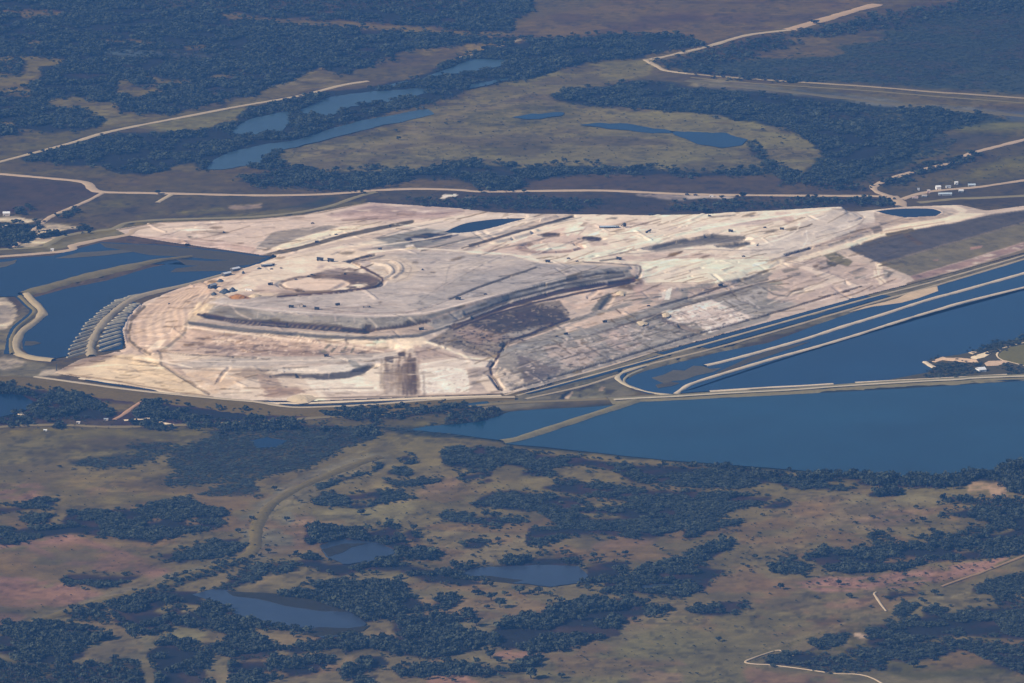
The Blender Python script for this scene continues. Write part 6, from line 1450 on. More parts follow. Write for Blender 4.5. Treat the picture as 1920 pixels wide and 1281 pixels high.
# low heath bushes too many to count
HEATH = [
 ("tiny bushes strewn over the pale savanna", "510,290 640,258 810,200 1000,145 1240,108 1200,145 1040,180 1300,210 1480,240 1535,290 1480,320 1250,322 1000,320 860,305 700,325 540,310", 24, (2.5, 5.5)),
 ("tiny bushes strewn over the pink heath at right", "1490,1092 1560,1070 1640,1068 1750,1055 1905,1036 1850,1068 1750,1095 1650,1106 1500,1102", 11, (2, 6.5)),
 ("tiny bushes strewn over the grass right of the near middle", "1300,960 1480,930 1700,925 1900,945 1920,990 1700,1010 1500,1040 1400,1080 1300,1090 1380,1015", 14, (2, 6.5)),
 ("tiny bushes strewn over the grass in the near middle", "600,900 830,870 1000,885 1000,1040 880,1062 780,1030 660,985", 17, (1.8, 5.5)),
 ("tiny bushes strewn over the near grass by the lower edge", "640,1060 900,1100 1180,1100 1400,1150 1600,1160 1450,1240 1200,1281 900,1281 700,1220", 18, (1.8, 5.5)),
 ("tiny bushes strewn over the left meadows", "0,870 300,880 460,960 480,1030 300,1085 200,1120 0,1160", 22, (1.5, 4)),
 ("low bushes along the double track in the lower left", "420,1040 470,960 540,905 700,850 720,870 600,920 560,1000 560,1050 480,1060", 15, (2, 5)),
 ("ragged bushes between the main haul road and the stack", "700,362 900,360 1200,376 1660,370 1690,384 1560,386 1330,398 1000,396 760,385", 14, (2.5, 6)),
 ("ragged bushes on the far right rough ground", "1690,340 1790,300 1920,270 1920,335 1760,350 1700,362", 20, (2.5, 6)),
 ("bushes lining the front road and embankment foot", "0,770 300,785 640,776 900,756 960,752 940,768 640,795 300,806 0,806", 14, (2, 6)),
]
for i, (lab, t, spc, (a, b)) in enumerate(HEATH):
    m = np.zeros((CHH, CW), np.float32); y0, y1, pm = poly_mask(pts(t)); m[y0:y1] = pm * .55
    X, Y, cl = mask_points(m, spc, 700 + i * 9, 14, False)
    n = len(X); s = a + (b - a) * RNG.uniform(0, 1, n) ** 2.5
    o = scatter('heath_bushes', X, Y, np.full(n, -.5), np.stack([s * 1.3, s * 1.3, s], -1), NG_S, 4, M_LEAF2)
    tag(o, lab, "bushes", kind='stuff')

# ---- single trees and bushes one can point at
tree_crowns = []; tree_trunks = []; bush_meshes = []
for i in range(5):
    co, fs = crown_mesh("c", 400 + i, 90, 1.0, .6, M_LEAF, base=.2); me = bpy.data.meshes.new("crown"); me.from_pydata([tuple(c) for c in co], [], fs); me.update(); me.materials.append(M_LEAF); tree_crowns.append(me)
    co, fs = trunk_geo(.62, .05, 40 + i); me = bpy.data.meshes.new("trunk"); me.from_pydata(co, [], fs); me.update(); me.materials.append(M_BARK); tree_trunks.append(me)
    co, fs = crown_mesh("b", 500 + i, 50, 1.25, .52, M_LEAF, base=.08); me = bpy.data.meshes.new("bush"); me.from_pydata([tuple(c) for c in co], [], fs); me.update(); me.materials.append(M_LEAF); bush_meshes.append(me)
def plant(px, py, w, lab, group, kind=None, hk=1.0):
    x, y = (float(v) for v in W(px, py)); i = int(px * 7 + py * 3) % 5
    rz = (px * 1.7 + py) % 6.28
    if w >= 10 or kind == 'tree':
        t = empty('tree', (x, y, -.3), rz); t.scale = (w * 1.2, w * 1.2, w * .95 * hk)
        for nm, me in (('crown', tree_crowns[i]), ('trunk', tree_trunks[i])):
            c = bpy.data.objects.new(nm, me); C.objects.link(c); c.parent = t
        tag(t, lab, "tree", group)
    else:
        o = bpy.data.objects.new('bush', bush_meshes[i]); C.objects.link(o); o.location = (x, y, -.3); o.rotation_euler = (0, 0, rz); o.scale = (w * 1.15, w * 1.15, w * .85)
        tag(o, lab, "bush", group)
PLANTS = [
 ("between the grey lake and the long near thickets", "trees dotted over the near middle grass",
  "950,1007,8 971,1009,8 934,1015,12 935,1021,8 917,1020,12 913,1025,9 996,1022,13 1028,1017,16 969,1033,8 988,1036,7 1012,1031,10 1023,1034,6 1003,1027,5 957,1041,8 949,1035,5 960,1031,5 978,1031,6 950,1050,9 941,1051,5 928,1044,4 949,1050,4 902,1033,5 886,1042,6 1039,1033,5 1053,1031,9 1061,1025,6 1070,1038,8 1079,1049,6 1088,1044,5 1089,1049,7 1096,1043,6 1114,1046,14 1131,1043,8 1152,1036,7 1159,1042,7 1172,1040,11 1112,1031,4 1121,1012,9 822,1012,9 805,1019,12 778,1026,5 820,1028,5 838,1028,4 853,1016,4 855,1029,4 887,1041,6 920,1044,4 900,1044,4"),
 ("on the pale slope left of the striped thickets", "bushes on the pale slope",
  "885,918,4 892,923,5 923,924,5 904,955,4 914,958,5 1028,982,5 677,965,14 763,963,4 782,963,4 803,962,5 802,974,5 815,983,6 822,981,5 820,968,5 803,988,5 803,998,5 750,979,4"),
 ("in front of the long near lake", "trees along the near shore of the long lake",
  "1103,1107,12 1032,1118,13 1030,1131,10 946,1116,11 891,1115,12 906,1117,11 996,1115,12 1010,1112,16 974,1113,20 921,1125,18 1092,1136,5 938,1126,6 913,1141,10 897,1114,12 937,1138,22 893,1173,20 842,1156,9 667,1081,5"),
 ("on the pink and olive ground by the lower edge", "trees near the lower edge in the middle",
  "920,1234,18 910,1221,12 707,1208,14 733,1201,14 1053,1271,12 995,1271,24 830,1275,6 850,1278,9 1053,1241,5 1102,1238,4 1048,1221,20 1098,1204,5 1247,1163,5 935,1244,12 955,1239,5 963,1241,5"),
 ("beside the striped thickets and the pink heath", "bushes between thicket and heath",
  "1228,1024,7 1240,1031,7 1255,1041,7 1230,1003,7 1185,1003,8 1192,1019,5 1302,1019,6 1315,1016,5 1328,1016,5 1312,1027,6 1352,1004,7 1363,1001,5 1372,997,5 1380,996,6 1388,996,5 1423,1001,7 1412,1010,5 1430,967,8"),
 ("on the grass above the white crooked track", "bushes round the pink heath",
  "1415,1047,11 1438,1047,8 1390,1047,5 1393,1059,6 1402,1064,8 1413,1074,5 1447,1074,11 1387,1071,5 1368,1074,5 1443,1114,5 1403,1114,5 1463,1104,14 1452,1102,6 1530,1122,8 1493,1127,4 1633,1139,7 1607,1132,4 1593,1121,12 1518,1092,5 1533,1096,8 1572,1096,12 1547,1091,6 1590,1097,6 1612,1091,6 1633,1091,12 1660,1094,6 1678,1096,7 1687,1099,6 1695,1089,6 1697,1079,9 1717,1096,8 1783,1086,6 1803,1066,7 1792,1064,6 1683,1067,9 1890,1046,6 1347,1202,11 1325,1114,4 1330,1099,6 1355,1149,12 1373,1152,8"),
 ("on the rough pinkish slope below the right shore", "bushes on the right slope",
  "1593,1016,8 1575,1001,5 1562,994,5 1603,982,9 1635,971,9 1645,1006,15 1655,999,8 1657,1034,8 1627,1016,6 1663,977,6 1678,941,5 1592,939,5 1700,992,5 1712,981,10 1730,979,14 1717,954,10 1763,1000,8 1720,1016,6 1817,982,6 1835,986,6"),
 ("along the near right canal and the corner thicket", "trees by the near right canal",
  "1617,1236,18 1695,1242,12 1713,1251,18 1533,1217,16 1830,1127,9 1853,1127,8 1753,1116,14 1733,1131,10"),
 ("beside the double track in the lower left meadows", "bushes by the double track",
  "515,919,11 480,934,9 490,932,8 455,959,6 447,999,12 472,976,12 475,997,6 478,1024,6 498,964,5 497,991,5 493,1009,5 500,1024,7 517,1024,6 537,977,12 563,942,9 582,932,5 473,1049,12 503,1037,12 487,1043,9 450,1056,12 582,1071,6"),
 ("in the clearings of the lower left wood", "trees in the lower left clearings",
  "383,1139,8 335,1142,14 550,1194,12 497,1209,10 533,1214,9 65,1149,5 77,1164,5"),
 ("on the left grass under the flat marsh", "bushes on the left grass",
  "37,884,6 112,876,8 130,959,5 83,959,5 240,879,12 290,869,9"),
 ("beside the front road at left", "bushes by the front road", "108,803,14 20,802,8 300,793,10 345,795,8 430,792,7 560,790,6 655,786,7 700,784,8 760,778,7"),
 ("beside the main haul road behind the stack", "trees by the main haul road", "297,364,14 902,361,12 983,361,12 1262,389,9 1372,390,14 1388,389,10 1420,385,8 1683,349,6 1560,381,8 1500,340,9 1465,330,9 1452,318,8 1425,290,7 1410,284,8 1470,262,8 1462,244,9"),
 ("scattered over the pale savanna by the dark pond", "bushes on the savanna", "747,262,12 742,247,10 865,268,6 1015,268,6 1140,275,6 984,281,7 900,250,7 925,248,6 836,233,9 860,230,8 1285,228,6 1430,244,9 1463,258,8 1466,270,8 1422,282,7 1052,146,6 1100,160,6"),
]
WHERE = ["by the near grey lake", "on the left pale slope", "before the long near lake", "near the lower edge", "beside the striped thickets", "above the white crooked track", "below the right shore",
         "by the near right canal", "by the double track", "in the left clearings", "under the flat marsh", "by the front road", "behind the stack", "on the pale savanna"]
for wh, (where, group, t) in zip(WHERE, PLANTS):
    items = sorted([tuple(float(k) for k in wd.split(',')) for wd in t.split()])
    cls = {}
    for a, b, w in items:
        size = "large dark tree" if w >= 14 else ("round dark tree" if w >= 10 else ("dark green bush" if w >= 7 else "small dark bush"))
        cls.setdefault(size, []).append((a, b, w))
    for size, its in cls.items():
        for n_, (a, b, w) in enumerate(its):
            lab = f"{ORD[n_]} {size} from the left, of those {wh}" if len(its) > 1 else f"the only {size} {wh}"
            plant(a, b, w, lab, group)
plant(1393, 372, 16, "lone pointed dark tree standing at the end of the pinkish lay-by beside the haul road", None, 'tree', 1.3)
# ---------------------------------------------------------------- machines and vehicles
def paint(name, col, rough=.5, spec=.4): return plain_mat(name, col, (.6,), (.12,), rough, spec)
M_NAVY = paint("machine_dark", (.035, .042, .055)); M_STEEL = paint("machine_steel", (.09, .09, .09)); M_TYRE = paint("tyre_rubber", (.015, .015, .016), .9)
M_GLASS = paint("cab_glass", (.03, .05, .07), .1, .6); M_WHITE = paint("white_sheet", (.78, .76, .72), .6); M_YEL = paint("machine_ochre", (.20, .13, .04)); M_GREY = paint("grey_sheet", (.34, .36, .37), .6)
M_CREAM = paint("cream_wall", (.62, .52, .42), .8); M_PINK = paint("pink_wall", (.58, .40, .33), .8); M_DARKW = paint("dark_opening", (.03, .035, .045), .5); M_BLUEW = paint("pale_blue_roof", (.50, .58, .62), .5)
def box(x, y, z, sx, sy, sz, taper=1.0, shift=0.0):
    """box centred in x, y with its foot at z; taper narrows the top, shift leans it along x"""
    co = []
    for zz, k, sh in ((z, 1, 0), (z + sz, taper, shift)):
        for a, b in ((-1, -1), (1, -1), (1, 1), (-1, 1)): co.append((x + sh + a * sx / 2 * k, y + b * sy / 2 * k, zz))
    return co, [[3, 2, 1, 0], [4, 5, 6, 7], [0, 1, 5, 4], [1, 2, 6, 5], [2, 3, 7, 6], [3, 0, 4, 7]]
def cyl(x, y, z, r, w, n=10, axis='y'):
    co = []
    for s in (-w / 2, w / 2):
        for j in range(n):
            a = j * 2 * math.pi / n; u, v = r * math.cos(a), r * math.sin(a)
            co.append((x + u, y + s, z + v) if axis == 'y' else ((x + u, y + v, z + s + w / 2) if axis == 'z' else (x + s, y + u, z + v)))
    fs = [list(range(n)), list(range(2 * n - 1, n - 1, -1))] + [[j + n, (j + 1) % n + n, (j + 1) % n, j] for j in range(n)]
    if axis != 'y': fs = [q[::-1] for q in fs]
    return co, fs
def join(*g):
    co = []; fs = []
    for c, f in g:
        k = len(co); co += list(c); fs += [[i + k for i in q] for q in f]
    return co, fs
def part(name, geo, mat, parent): return mesh_np(name, geo[0], geo[1], mat, parent)
def bar(p0, p1, w):
    p0, p1 = np.array(p0, float), np.array(p1, float); d = p1 - p0; d /= np.linalg.norm(d)
    u = np.cross(d, (0, 1, 0.01)); u /= np.linalg.norm(u); v = np.cross(d, u)
    co = [tuple(p + (a * u + b * v) * w / 2) for p in (p0, p1) for a, b in ((-1, -1), (1, -1), (1, 1), (-1, 1))]
    return co, [[3, 2, 1, 0], [4, 5, 6, 7], [0, 1, 5, 4], [1, 2, 6, 5], [2, 3, 7, 6], [3, 0, 4, 7]]
def dump_truck():
    t = empty('dump_truck', (0, 0, 0))
    part('chassis', join(box(0, 0, 1.2, 9.5, 2.6, .8), box(4.4, 0, 1.0, 1.4, 4.2, 1.4)), M_STEEL, t)
    bed = [(-5.2, -2.3, 3.0), (2.0, -1.9, 2.2), (2.0, 1.9, 2.2), (-5.2, 2.3, 3.0), (-5.6, -2.6, 4.4), (2.6, -2.5, 5.2), (2.6, 2.5, 5.2), (-5.6, 2.6, 4.4), (5.2, -2.3, 5.2), (5.2, 2.3, 5.2), (5.2, -2.3, 5.45), (5.2, 2.3, 5.45)]
    part('dump_bed', (bed, [[3, 2, 1, 0], [0, 1, 5, 4], [1, 2, 6, 5], [2, 3, 7, 6], [3, 0, 4, 7], [5, 6, 9, 8], [10, 11, 6, 5], [8, 9, 11, 10]]), M_NAVY, t)
    cab = part('cab', box(3.9, -1.0, 2.4, 2.2, 1.9, 2.4, .9), M_NAVY, t); part('window', box(4.95, -1.0, 3.5, .1, 1.5, .9), M_GLASS, cab)
    for x in (3.4, -1.9, -3.9):
        for y in (-1.9, 1.9): part('wheel', cyl(x, y, 1.15, 1.15, .95), M_TYRE, t)
    return t
def excavator():
    t = empty('excavator', (0, 0, 0))
    for y in (-1.6, 1.6): part('crawler_track', box(0, y, 0, 5.2, .8, 1.1, .9), M_TYRE, t)
    part('engine_house', box(-.9, 0, 1.2, 4.4, 3.0, 2.0, .94), M_NAVY, t); cab = part('cab', box(1.6, -.9, 1.2, 1.7, 1.3, 2.5, .92), M_NAVY, t); part('window', box(2.46, -.9, 2.2, .08, 1.0, 1.1), M_GLASS, cab)
    part('boom', join(bar((1.2, .3, 2.2), (5.2, .3, 6.2), .8), bar((5.2, .3, 6.2), (8.2, .3, 5.0), .65)), M_YEL, t); part('dipper_arm', bar((8.2, .3, 5.2), (8.9, .3, 1.8), .5), M_YEL, t); part('bucket', box(8.4, .3, .5, 1.6, 1.6, 1.4, .7, .4), M_STEEL, t)
    return t
def bulldozer():
    t = empty('bulldozer', (0, 0, 0))
    for y in (-1.5, 1.5): part('crawler_track', box(0, y, 0, 5.0, .8, 1.4, .85), M_TYRE, t)
    part('hood', box(.9, 0, 1.1, 3.4, 1.8, 1.6, .94), M_NAVY, t); cab = part('cab', box(-1.3, 0, 1.2, 2.0, 2.1, 2.6, .9), M_NAVY, t); part('window', box(-.28, 0, 2.4, .08, 1.6, 1.0), M_GLASS, cab)
    part('blade', box(3.6, 0, .2, .4, 4.6, 1.7, 1.0, -.2), M_STEEL, t); part('ripper', bar((-2.4, 0, 1.6), (-3.6, 0, .2), .4), M_STEEL, t)
    return t
def pickup():
    t = empty('pickup_truck', (0, 0, 0))
    part('body', join(box(0, 0, .6, 5.6, 2.0, .9), box(1.9, 0, 1.5, 1.6, 1.9, .25)), M_NAVY, t); cab = part('cab', box(.3, 0, 1.5, 2.0, 1.85, .95, .82), M_NAVY, t); part('window', box(1.22, 0, 1.7, .1, 1.4, .55, .9), M_GLASS, cab)
    part('load_bed', join(box(-1.9, -.95, 1.5, 1.8, .1, .5), box(-1.9, .95, 1.5, 1.8, .1, .5), box(-2.75, 0, 1.5, .1, 1.9, .5)), M_NAVY, t)
    for x in (-1.8, 1.8):
        for y in (-.95, .95): part('wheel', cyl(x, y, .5, .5, .35), M_TYRE, t)
    return t
def semi():
    t = empty('articulated_lorry', (0, 0, 0))
    part('trailer_deck', join(box(-3, 0, 1.3, 12, 2.5, .4), box(-7, 0, 1.7, 2.4, 2.4, 1.2, .9), box(1.6, 0, 1.7, 2.2, 2.3, 1.0, .9)), M_STEEL, t); part('tractor', join(box(5.4, 0, .9, 4.0, 2.4, 1.0), box(6.7, 0, 1.9, 1.4, 2.2, .5)), M_NAVY, t)
    cab = part('cab', box(5.0, 0, 1.9, 1.9, 2.4, 2.0, .92), M_NAVY, t); part('window', box(5.95, 0, 2.7, .08, 2.0, .8), M_GLASS, cab)
    for x in (-7.4, -6.2, 3.8, 6.6):
        for y in (-1.1, 1.1): part('wheel', cyl(x, y, .55, .55, .5), M_TYRE, t)
    return t
BUILD = {'d': dump_truck, 'e': excavator, 'b': bulldozer, 'p': pickup, 's': semi}; first = {}
CATN = {'d': "dump truck", 'e': "excavator", 'b': "bulldozer", 'p': "pickup", 's': "lorry"}
VEH = [
 ("d", 600, 489, 170, 1.5, "big dark dump truck, left of the pair on the bright upper yard"), ("d", 620, 491, 175, 1.5, "big dark dump truck, right of the pair on the bright upper yard"),
 ("d", 507, 535, 5, 1.1, "dark dump truck alone just left of the oval sand mound"), ("p", 509, 506, 20, 1.3, "pickup below the long dark sheds of the upper yard"), ("p", 527, 504, 150, 1.1, "pickup right of the long dark sheds of the upper yard"),
 ("p", 585, 517, 0, 1.2, "right hand pickup of two above the oval sand mound"), ("p", 578, 519, 20, 1.2, "left hand pickup of two above the oval sand mound"), ("p", 555, 525, 10, 1.2, "dark pickup on the back rim of the oval mound's ditch"),
 ("b", 647, 515, 30, 1.0, "bulldozer on the near side of the dark muddy pool"), ("b", 713, 468, 160, 1.4, "dark bulldozer on the crest behind the terraced sand"), ("d", 546, 577, 175, 1.1, "dark dump truck at the left end of the plateau edge road"),
 ("e", 570, 576, 160, 1.2, "excavator with raised boom on the plateau edge road"), ("d", 594, 581, 175, 1.1, "dark dump truck just right of the raised excavator"), ("d", 633, 573, 30, 1.0, "small looking dark dump truck on the pale plateau beyond the edge road"),
 ("s", 688, 577, 0, 1.1, "long dark lorry standing across the pale plateau"), ("b", 792, 507, 80, 1.0, "bulldozer on the pale arc of the plateau"), ("d", 859, 562, 170, 1.2, "dump truck at the lower end of the plateau's dark ditch"),
 ("d", 790, 619, 5, 1.1, "dark dump truck on the grey lower road by the bright junction"), ("p", 910, 553, 20, 1.3, "pickup beside the plateau's dark ditch"), ("p", 1082, 491, 0, 1.3, "pickup at the right end of the plateau's back edge"),
 ("d", 1160, 487, 160, 1.2, "dump truck at the end of the short dark ditch behind the plateau"), ("d", 1027, 492, 170, 1.1, "dump truck on the back edge of the plateau"), ("p", 1066, 486, 0, 1.5, "pickup on the sand track in front of the round sand mound"),
 ("d", 1370, 435, 170, 1.1, "dump truck on the sand above the wide dark hollow"), ("d", 1466, 431, 180, 1.0, "dump truck at the far right of the sand hollow"), ("p", 1434, 428, 0, 1.4, "pickup among the scratched marks behind the dark hollow"),
 ("e", 1420, 461, 60, .9, "excavator on the pale sand below the dark hollow"), ("d", 1351, 537, 20, 1.0, "dump truck at the top of the dark grey slope road"), ("p", 1394, 482, 0, 1.5, "pickup on the thin line under the dark hollow"),
 ("d", 1134, 605, 20, .95, "dump truck in the middle of the grey slope road"), ("p", 1216, 575, 20, 1.4, "pickup high on the grey slope road"), ("d", 1061, 628, 20, .9, "dump truck low on the grey slope road"), ("p", 1044, 632, 20, 1.2, "pickup lowest on the grey slope road"),
 ("d", 612, 669, 0, 1.0, "dump truck on the wide pale bench in front"), ("b", 317, 571, 60, .9, "bulldozer high on the left sand fan"), ("b", 420, 437, 10, 1.1, "dark bulldozer on the low pink ground behind the left reservoir"),
 ("d", 594, 455, 0, .9, "dump truck on the bright low sand behind the yard"), ("p", 630, 441, 0, 1.4, "pickup on the bright low sand behind the yard"), ("p", 586, 420, 10, 1.5, "pickup on the pink low ground near the grey rear road"),
 ("p", 1288, 366, 0, 1.8, "dark pickup, left one on the pinkish lay-by of the haul road"), ("p", 1304, 367, 0, 1.8, "dark pickup, right one on the pinkish lay-by of the haul road"), ("p", 1355, 369, 0, 1.6, "pickup beside the bright hut on the lay-by"),
 ("b", 1330, 406, 10, 1.2, "bulldozer on the sandy skyline behind the shed"), ("d", 1220, 404, 5, 1.1, "dump truck on the sandy skyline above the white shed"),
]
for kd, px, py, ang, sc, lab in VEH:
    if kd not in first: o = first[kd] = BUILD[kd]()
    else: o = copy_tree(first[kd])
    x, y, z = (float(v[0]) for v in hit(px, py))
    o.location = (x, y, z + .15); o.rotation_euler = (0, 0, math.radians(ang)); o.scale = (sc, sc, sc)
    tag(o, lab, CATN[kd], "mine vehicles")

# ---------------------------------------------------------------- buildings
def building(name, px, py, ang, L, Wd, H, wallm, roofm, lab, cat, pitch=.25, nwin=3):
    x, y, z = (float(v[0]) for v in hit(px, py)); t = empty(name, (x, y, z - .2), math.radians(ang))
    part('wall', box(0, 0, 0, L, Wd, H), wallm, t)
    e = .6; r = Wd * pitch
    co = [(-L / 2 - e, -Wd / 2 - e, H), (L / 2 + e, -Wd / 2 - e, H), (L / 2 + e, 0, H + r), (-L / 2 - e, 0, H + r), (-L / 2 - e, Wd / 2 + e, H), (L / 2 + e, Wd / 2 + e, H)]
    co += [(a, b, c + .25) for a, b, c in co]
    part('roof', (co, [[0, 3, 2, 1], [3, 4, 5, 2], [6, 7, 8, 9], [9, 8, 11, 10], [0, 1, 7, 6], [5, 4, 10, 11], [0, 6, 9, 3], [3, 9, 10, 4], [1, 2, 8, 7], [2, 5, 11, 8]]), roofm, t)
    part('door', box(-L * .3, -Wd / 2 - .05, .0, 2.2, .14, min(2.6, H * .7)), M_DARKW, t)
    for i in range(nwin): part('window', box(-L * .1 + i * L * .5 / max(nwin, 1), -Wd / 2 - .05, H * .4, 1.4, .14, H * .3), M_GLASS, t)
    return tag(t, lab, cat)
building('office_building', 12, 404, 4, 17, 14, 6, M_CREAM, M_WHITE, "cream office building on the sand yard at the far left edge", "building")
building('house', 9, 428, 10, 12, 10, 5, M_PINK, M_CREAM, "pink walled house among the dark trees at the left edge", "house", nwin=2)
building('hut', 98, 471, 5, 7, 6, 5, M_WHITE, M_WHITE, "small white hut at the end of the pinkish bank road", "hut", nwin=1)
building('hut', 1334, 369, 0, 9, 6, 3.5, M_WHITE, M_CREAM, "small bright hut on the pinkish lay-by beside the haul road", "hut", nwin=1)
building('house', 1759, 355, 12, 12, 12, 7, M_WHITE, M_WHITE, "tallest white house of the cluster at right", "house", nwin=2)
building('house', 1793, 346, 8, 8, 8, 6, M_WHITE, M_WHITE, "white house standing apart on the dark grass above the lane", "house", nwin=2)
building('hut', 1722, 357, 0, 5, 5, 5, M_WHITE, M_GREY, "tiny white hut left of the tall white house", "hut", nwin=1)
building('pump_house', 1741, 362, 0, 7, 6, 7, M_PINK, M_CREAM, "narrow pink pump house on the lane in the right cluster", "pump house", nwin=1)
building('shed', 1772, 366, 4, 34, 9, 4, M_GREY, M_BLUEW, "longest pale shed in the yard below the white house", "shed", nwin=5)
building('shed', 1802, 360, 4, 12, 8, 4, M_GREY, M_WHITE, "short pale shed right of the longest pale shed", "shed", nwin=2)
building('shed', 1822, 349, 6, 18, 9, 4, M_GREY, M_BLUEW, "pale shed above the lane near its right end", "shed", nwin=3)
building('shed', 1716, 372, 4, 14, 6, 3, M_CREAM, M_PINK, "low pink roofed shed left in the right hand yard", "shed", nwin=2)
building('shed', 1733, 369, 4, 12, 6, 3.5, M_GREY, M_CREAM, "low cream roofed shed below the pink pump house", "shed", nwin=2)
building('shed', 1778, 352, 8, 12, 8, 4, M_WHITE, M_GREY, "grey roofed shed between the two white houses", "shed", nwin=2)
building('barn', 1839, 696, 20, 17, 22, 5, M_WHITE, M_WHITE, "white roofed barn on the dark grass of the island", "barn", .18, 2)
building('hut', 147, 794, 0, 7, 5, 3, M_WHITE, M_CREAM, "small pale hut in the dark scrub left of the pink track", "hut", nwin=1)
building('hut', 199, 788, 0, 9, 5, 3, M_CREAM, M_GREY, "low grey roofed hut at the foot of the pink track", "hut", nwin=1)
building('hut', 85, 808, 0, 7, 4, 2.5, M_WHITE, M_WHITE, "tiny white hut on the grass below the front road", "hut", nwin=1)
building('storage_shed', 425, 517, 48, 24, 9, 6, M_STEEL, M_WHITE, "white roofed shed on the yard rim, lower one of two", "shed", .3, 2)
building('storage_shed', 441, 508, 48, 24, 9, 6, M_STEEL, M_WHITE, "white roofed shed on the yard rim, upper one of two", "shed", .3, 2)
building('storage_shed', 398, 540, 55, 22, 10, 7, M_NAVY, M_GREY, "grey roofed shed at the left corner of the yard rim", "shed", .3, 2)
building('workshop', 500, 500, 22, 24, 9, 5, M_NAVY, M_GREY, "long dark workshop on the back rim of the upper yard", "workshop", .15, 4)
building('trailer_office', 467, 545, -35, 17, 4, 3.2, M_WHITE, M_WHITE, "white trailer office standing aslant near the red earth pile", "trailer", .05, 3)
building('container', 511, 497, 22, 9, 4, 3, M_NAVY, M_NAVY, "dark container at the right end of the dark workshop", "container", .05, 1)
# open shed with a pale flat roof carried between two dark blocks
x, y, z = (float(v[0]) for v in hit(1142, 428)); t = empty('loading_shed', (x, y, z), math.radians(4))
part('roof', box(0, 0, 4.2, 44, 12, .6), M_BLUEW, t); part('back_wall', box(0, 5.6, 0, 40, .5, 4.2), M_DARKW, t)
for s in (-1, 1): part('end_block', box(s * 20, -2, 0, 8, 7, 4.6 + s * .3, .92), M_NAVY, t)
for i in range(5): part('post', box(-12 + i * 6, -5.4, 0, .5, .5, 4.2), M_STEEL, t)
tag(t, "long pale flat roofed loading shed between two dark blocks on the back sand", "loading shed")
x, y, z = (float(v[0]) for v in hit(1171, 427)); t = empty('hopper', (x, y, z), .3)
part('bin', join(box(0, 0, 5, 7, 7, 6), box(0, 0, 2.2, 2.5, 2.5, 2.8, 2.6)), M_NAVY, t)
for a in (-1, 1):
    for b in (-1, 1): part('leg', box(a * 3, b * 3, 0, .6, .6, 5.2), M_STEEL, t)
part('conveyor', bar((-2, 20, 1), (0, 1, 11.5), 1.6), M_STEEL, t)
tag(t, "dark steel hopper with a sloping conveyor right of the loading shed", "hopper")
x, y, z = (float(v[0]) for v in hit(1216, 437)); t = empty('screening_plant', (x, y, z), .4)
part('deck', bar((-8, 0, 2), (7, 0, 7.5), 3.2), M_NAVY, t); part('frame', join(box(-4, 0, 0, 5, 3, 2.8, .8), box(4, 0, 0, 1, 3, 5.4)), M_STEEL, t)
tag(t, "dark wing shaped screening plant on the bright sand road", "screening plant")
x, y, z = (float(v[0]) for v in hit(57, 445)); t = empty('tank', (x, y, z), 0)
part('shell', cyl(0, 0, 0, 3.2, 7, 14, 'z'), M_WHITE, t); part('cap', cyl(0, 0, 7, 2.2, .7, 12, 'z'), M_GREY, t)
tag(t, "white upright tank among the trees by the left yard", "tank")
x, y, z = (float(v[0]) for v in hit(106, 695)); t = empty('mast', (x, y, z), 0)
part('pole', cyl(0, 0, 0, .9, 15, 8, 'z'), M_NAVY, t); part('cross_arm', box(0, 0, 13.2, 3.6, .5, .5), M_NAVY, t)
tag(t, "single dark mast at the left foot of the bright sand slope", "mast")
# heaps
def heap(name, px, py, w, d, h, mat, lab, seed, nb=7):
    x, y, z = (float(v[0]) for v in hit(px, py)); r = np.random.default_rng(seed); n = 12; co = []; fs = []
    for ring, (k, zz) in enumerate(((1, -.6), (.8, .35), (.45, .8), (.14, 1.0))):
        for j in range(n):
            a = j * 2 * math.pi / n; q = k * r.uniform(.82, 1.18)
            co.append((w / 2 * q * math.cos(a), d / 2 * q * math.sin(a), h * zz * r.uniform(.85, 1.1) if ring else -.6))
    for i in range(3):
        for j in range(n): fs.append([i * n + j, i * n + (j + 1) % n, (i + 1) * n + (j + 1) % n, (i + 1) * n + j])
    fs.append([3 * n + j for j in range(n)])
    o = mesh_np(name, co, fs, mat, smooth=False); o.location = (x, y, z); return tag(o, lab, name.replace('_', ' '))
M_SCRAP = plain_mat("scrap", (.045, .055, .062), (.2, .8), (.6, .5), .6, .5); M_RED = plain_mat("red_earth", seen((166, 126, 112), 555), (.1, .4), (.15, .15)); M_SANDH = plain_mat("heap_sand", seen((204, 186, 170), 560), (.1, .4), (.1, .1))
heap('scrap_heap', 422, 549, 26, 40, 9, M_SCRAP, "large dark scrap heap in front of the red earth pile", 1); heap('scrap_heap', 436, 546, 18, 34, 8, M_SCRAP, "dark scrap heap touching the red earth pile", 2)
heap('scrap_heap', 401, 553, 14, 26, 6, M_SCRAP, "small dark scrap heap at the yard's left corner", 3); heap('scrap_heap', 413, 528, 16, 26, 6, M_SCRAP, "grey scrap heap below the white roofed sheds", 4)
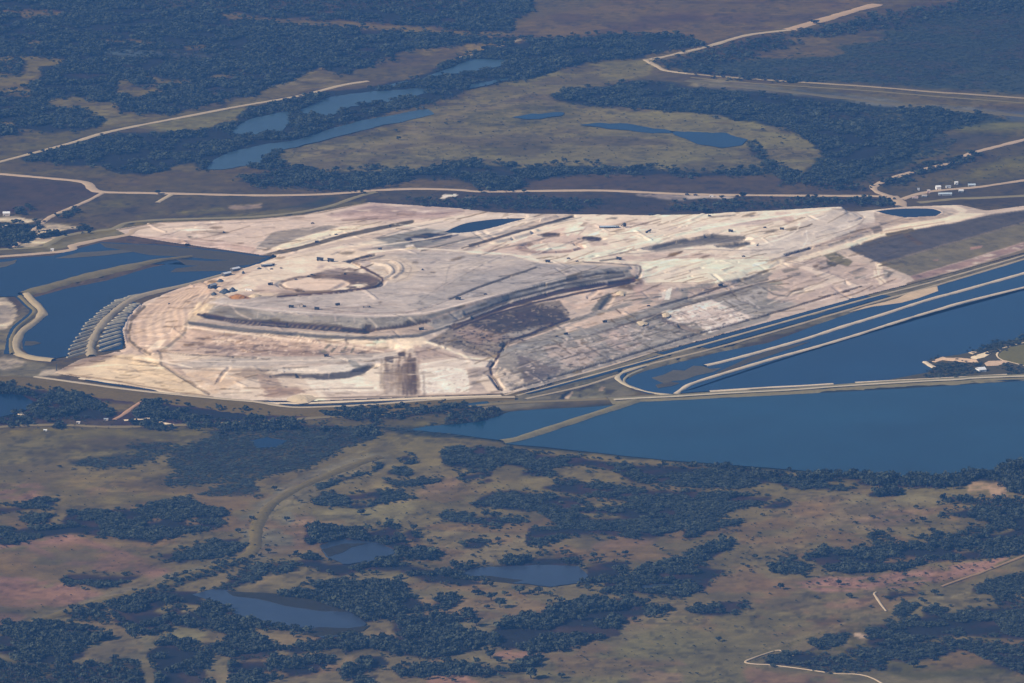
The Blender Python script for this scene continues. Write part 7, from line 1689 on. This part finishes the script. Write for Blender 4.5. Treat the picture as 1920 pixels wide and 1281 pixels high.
heap('scrap_heap', 456, 513, 8, 14, 6, M_SCRAP, "pointed dark scrap heap right of the white roofed sheds", 5); heap('scrap_heap', 486, 504, 12, 18, 3, M_SCRAP, "flat brown scrap heap left of the dark workshop", 6)
heap('earth_pile', 448, 558, 38, 34, 6, M_RED, "red earth pile beside the dark scrap", 7)
heap('sand_pile', 478, 556, 34, 30, 5, M_SANDH, "bright sand pile right of the red earth pile", 8); heap('sand_pile', 1165, 550, 24, 60, 3.5, M_SANDH, "pointed cream sand pile under the right corner of the plateau", 9)
heap('sand_pile', 565, 747, 60, 90, 4, M_SANDH, "low bright sand pile at the foot of the front slope", 10); heap('sand_pile', 1248, 590, 22, 56, 2.6, M_SANDH, "small bright sand pile above the pale patch on the right slope", 11)
heap('sand_pile', 1203, 606, 26, 50, 2.2, M_SANDH, "tiny bright sand pile in the middle of the right slope", 13)
heap('sand_pile', 772, 467, 30, 60, 2.4, M_SANDH, "bright sand pile beside the grey basin behind the plateau", 14)

print('wood trees', N_TREES, sum(N_TREES))
# ---------------------------------------------------------------- air
M_AIR = bpy.data.materials.new("haze_air"); M_AIR.use_nodes = True; nt = M_AIR.node_tree; nt.nodes.clear()
out = nt.nodes.new('ShaderNodeOutputMaterial'); pv = nt.nodes.new('ShaderNodeVolumePrincipled')
pv.inputs['Color'].default_value = (*HAZE_C, 1); pv.inputs['Density'].default_value = HAZE_D; pv.inputs['Anisotropy'].default_value = 0.0
nt.links.new(pv.outputs[0], out.inputs['Volume'])
bx0, bx1, by0, by1, bz0, bz1 = -30000, 30000, -10000, 50000, -7.5, CAM_H + 20
hz = mesh_np('haze', [(bx0, by0, bz0), (bx1, by0, bz0), (bx1, by1, bz0), (bx0, by1, bz0), (bx0, by0, bz1), (bx1, by0, bz1), (bx1, by1, bz1), (bx0, by1, bz1)],
             [[3, 2, 1, 0], [4, 5, 6, 7], [0, 1, 5, 4], [1, 2, 6, 5], [2, 3, 7, 6], [3, 0, 4, 7]], M_AIR)
tag(hz, "thin blue haze in the air over the whole plain", "haze", kind='stuff')
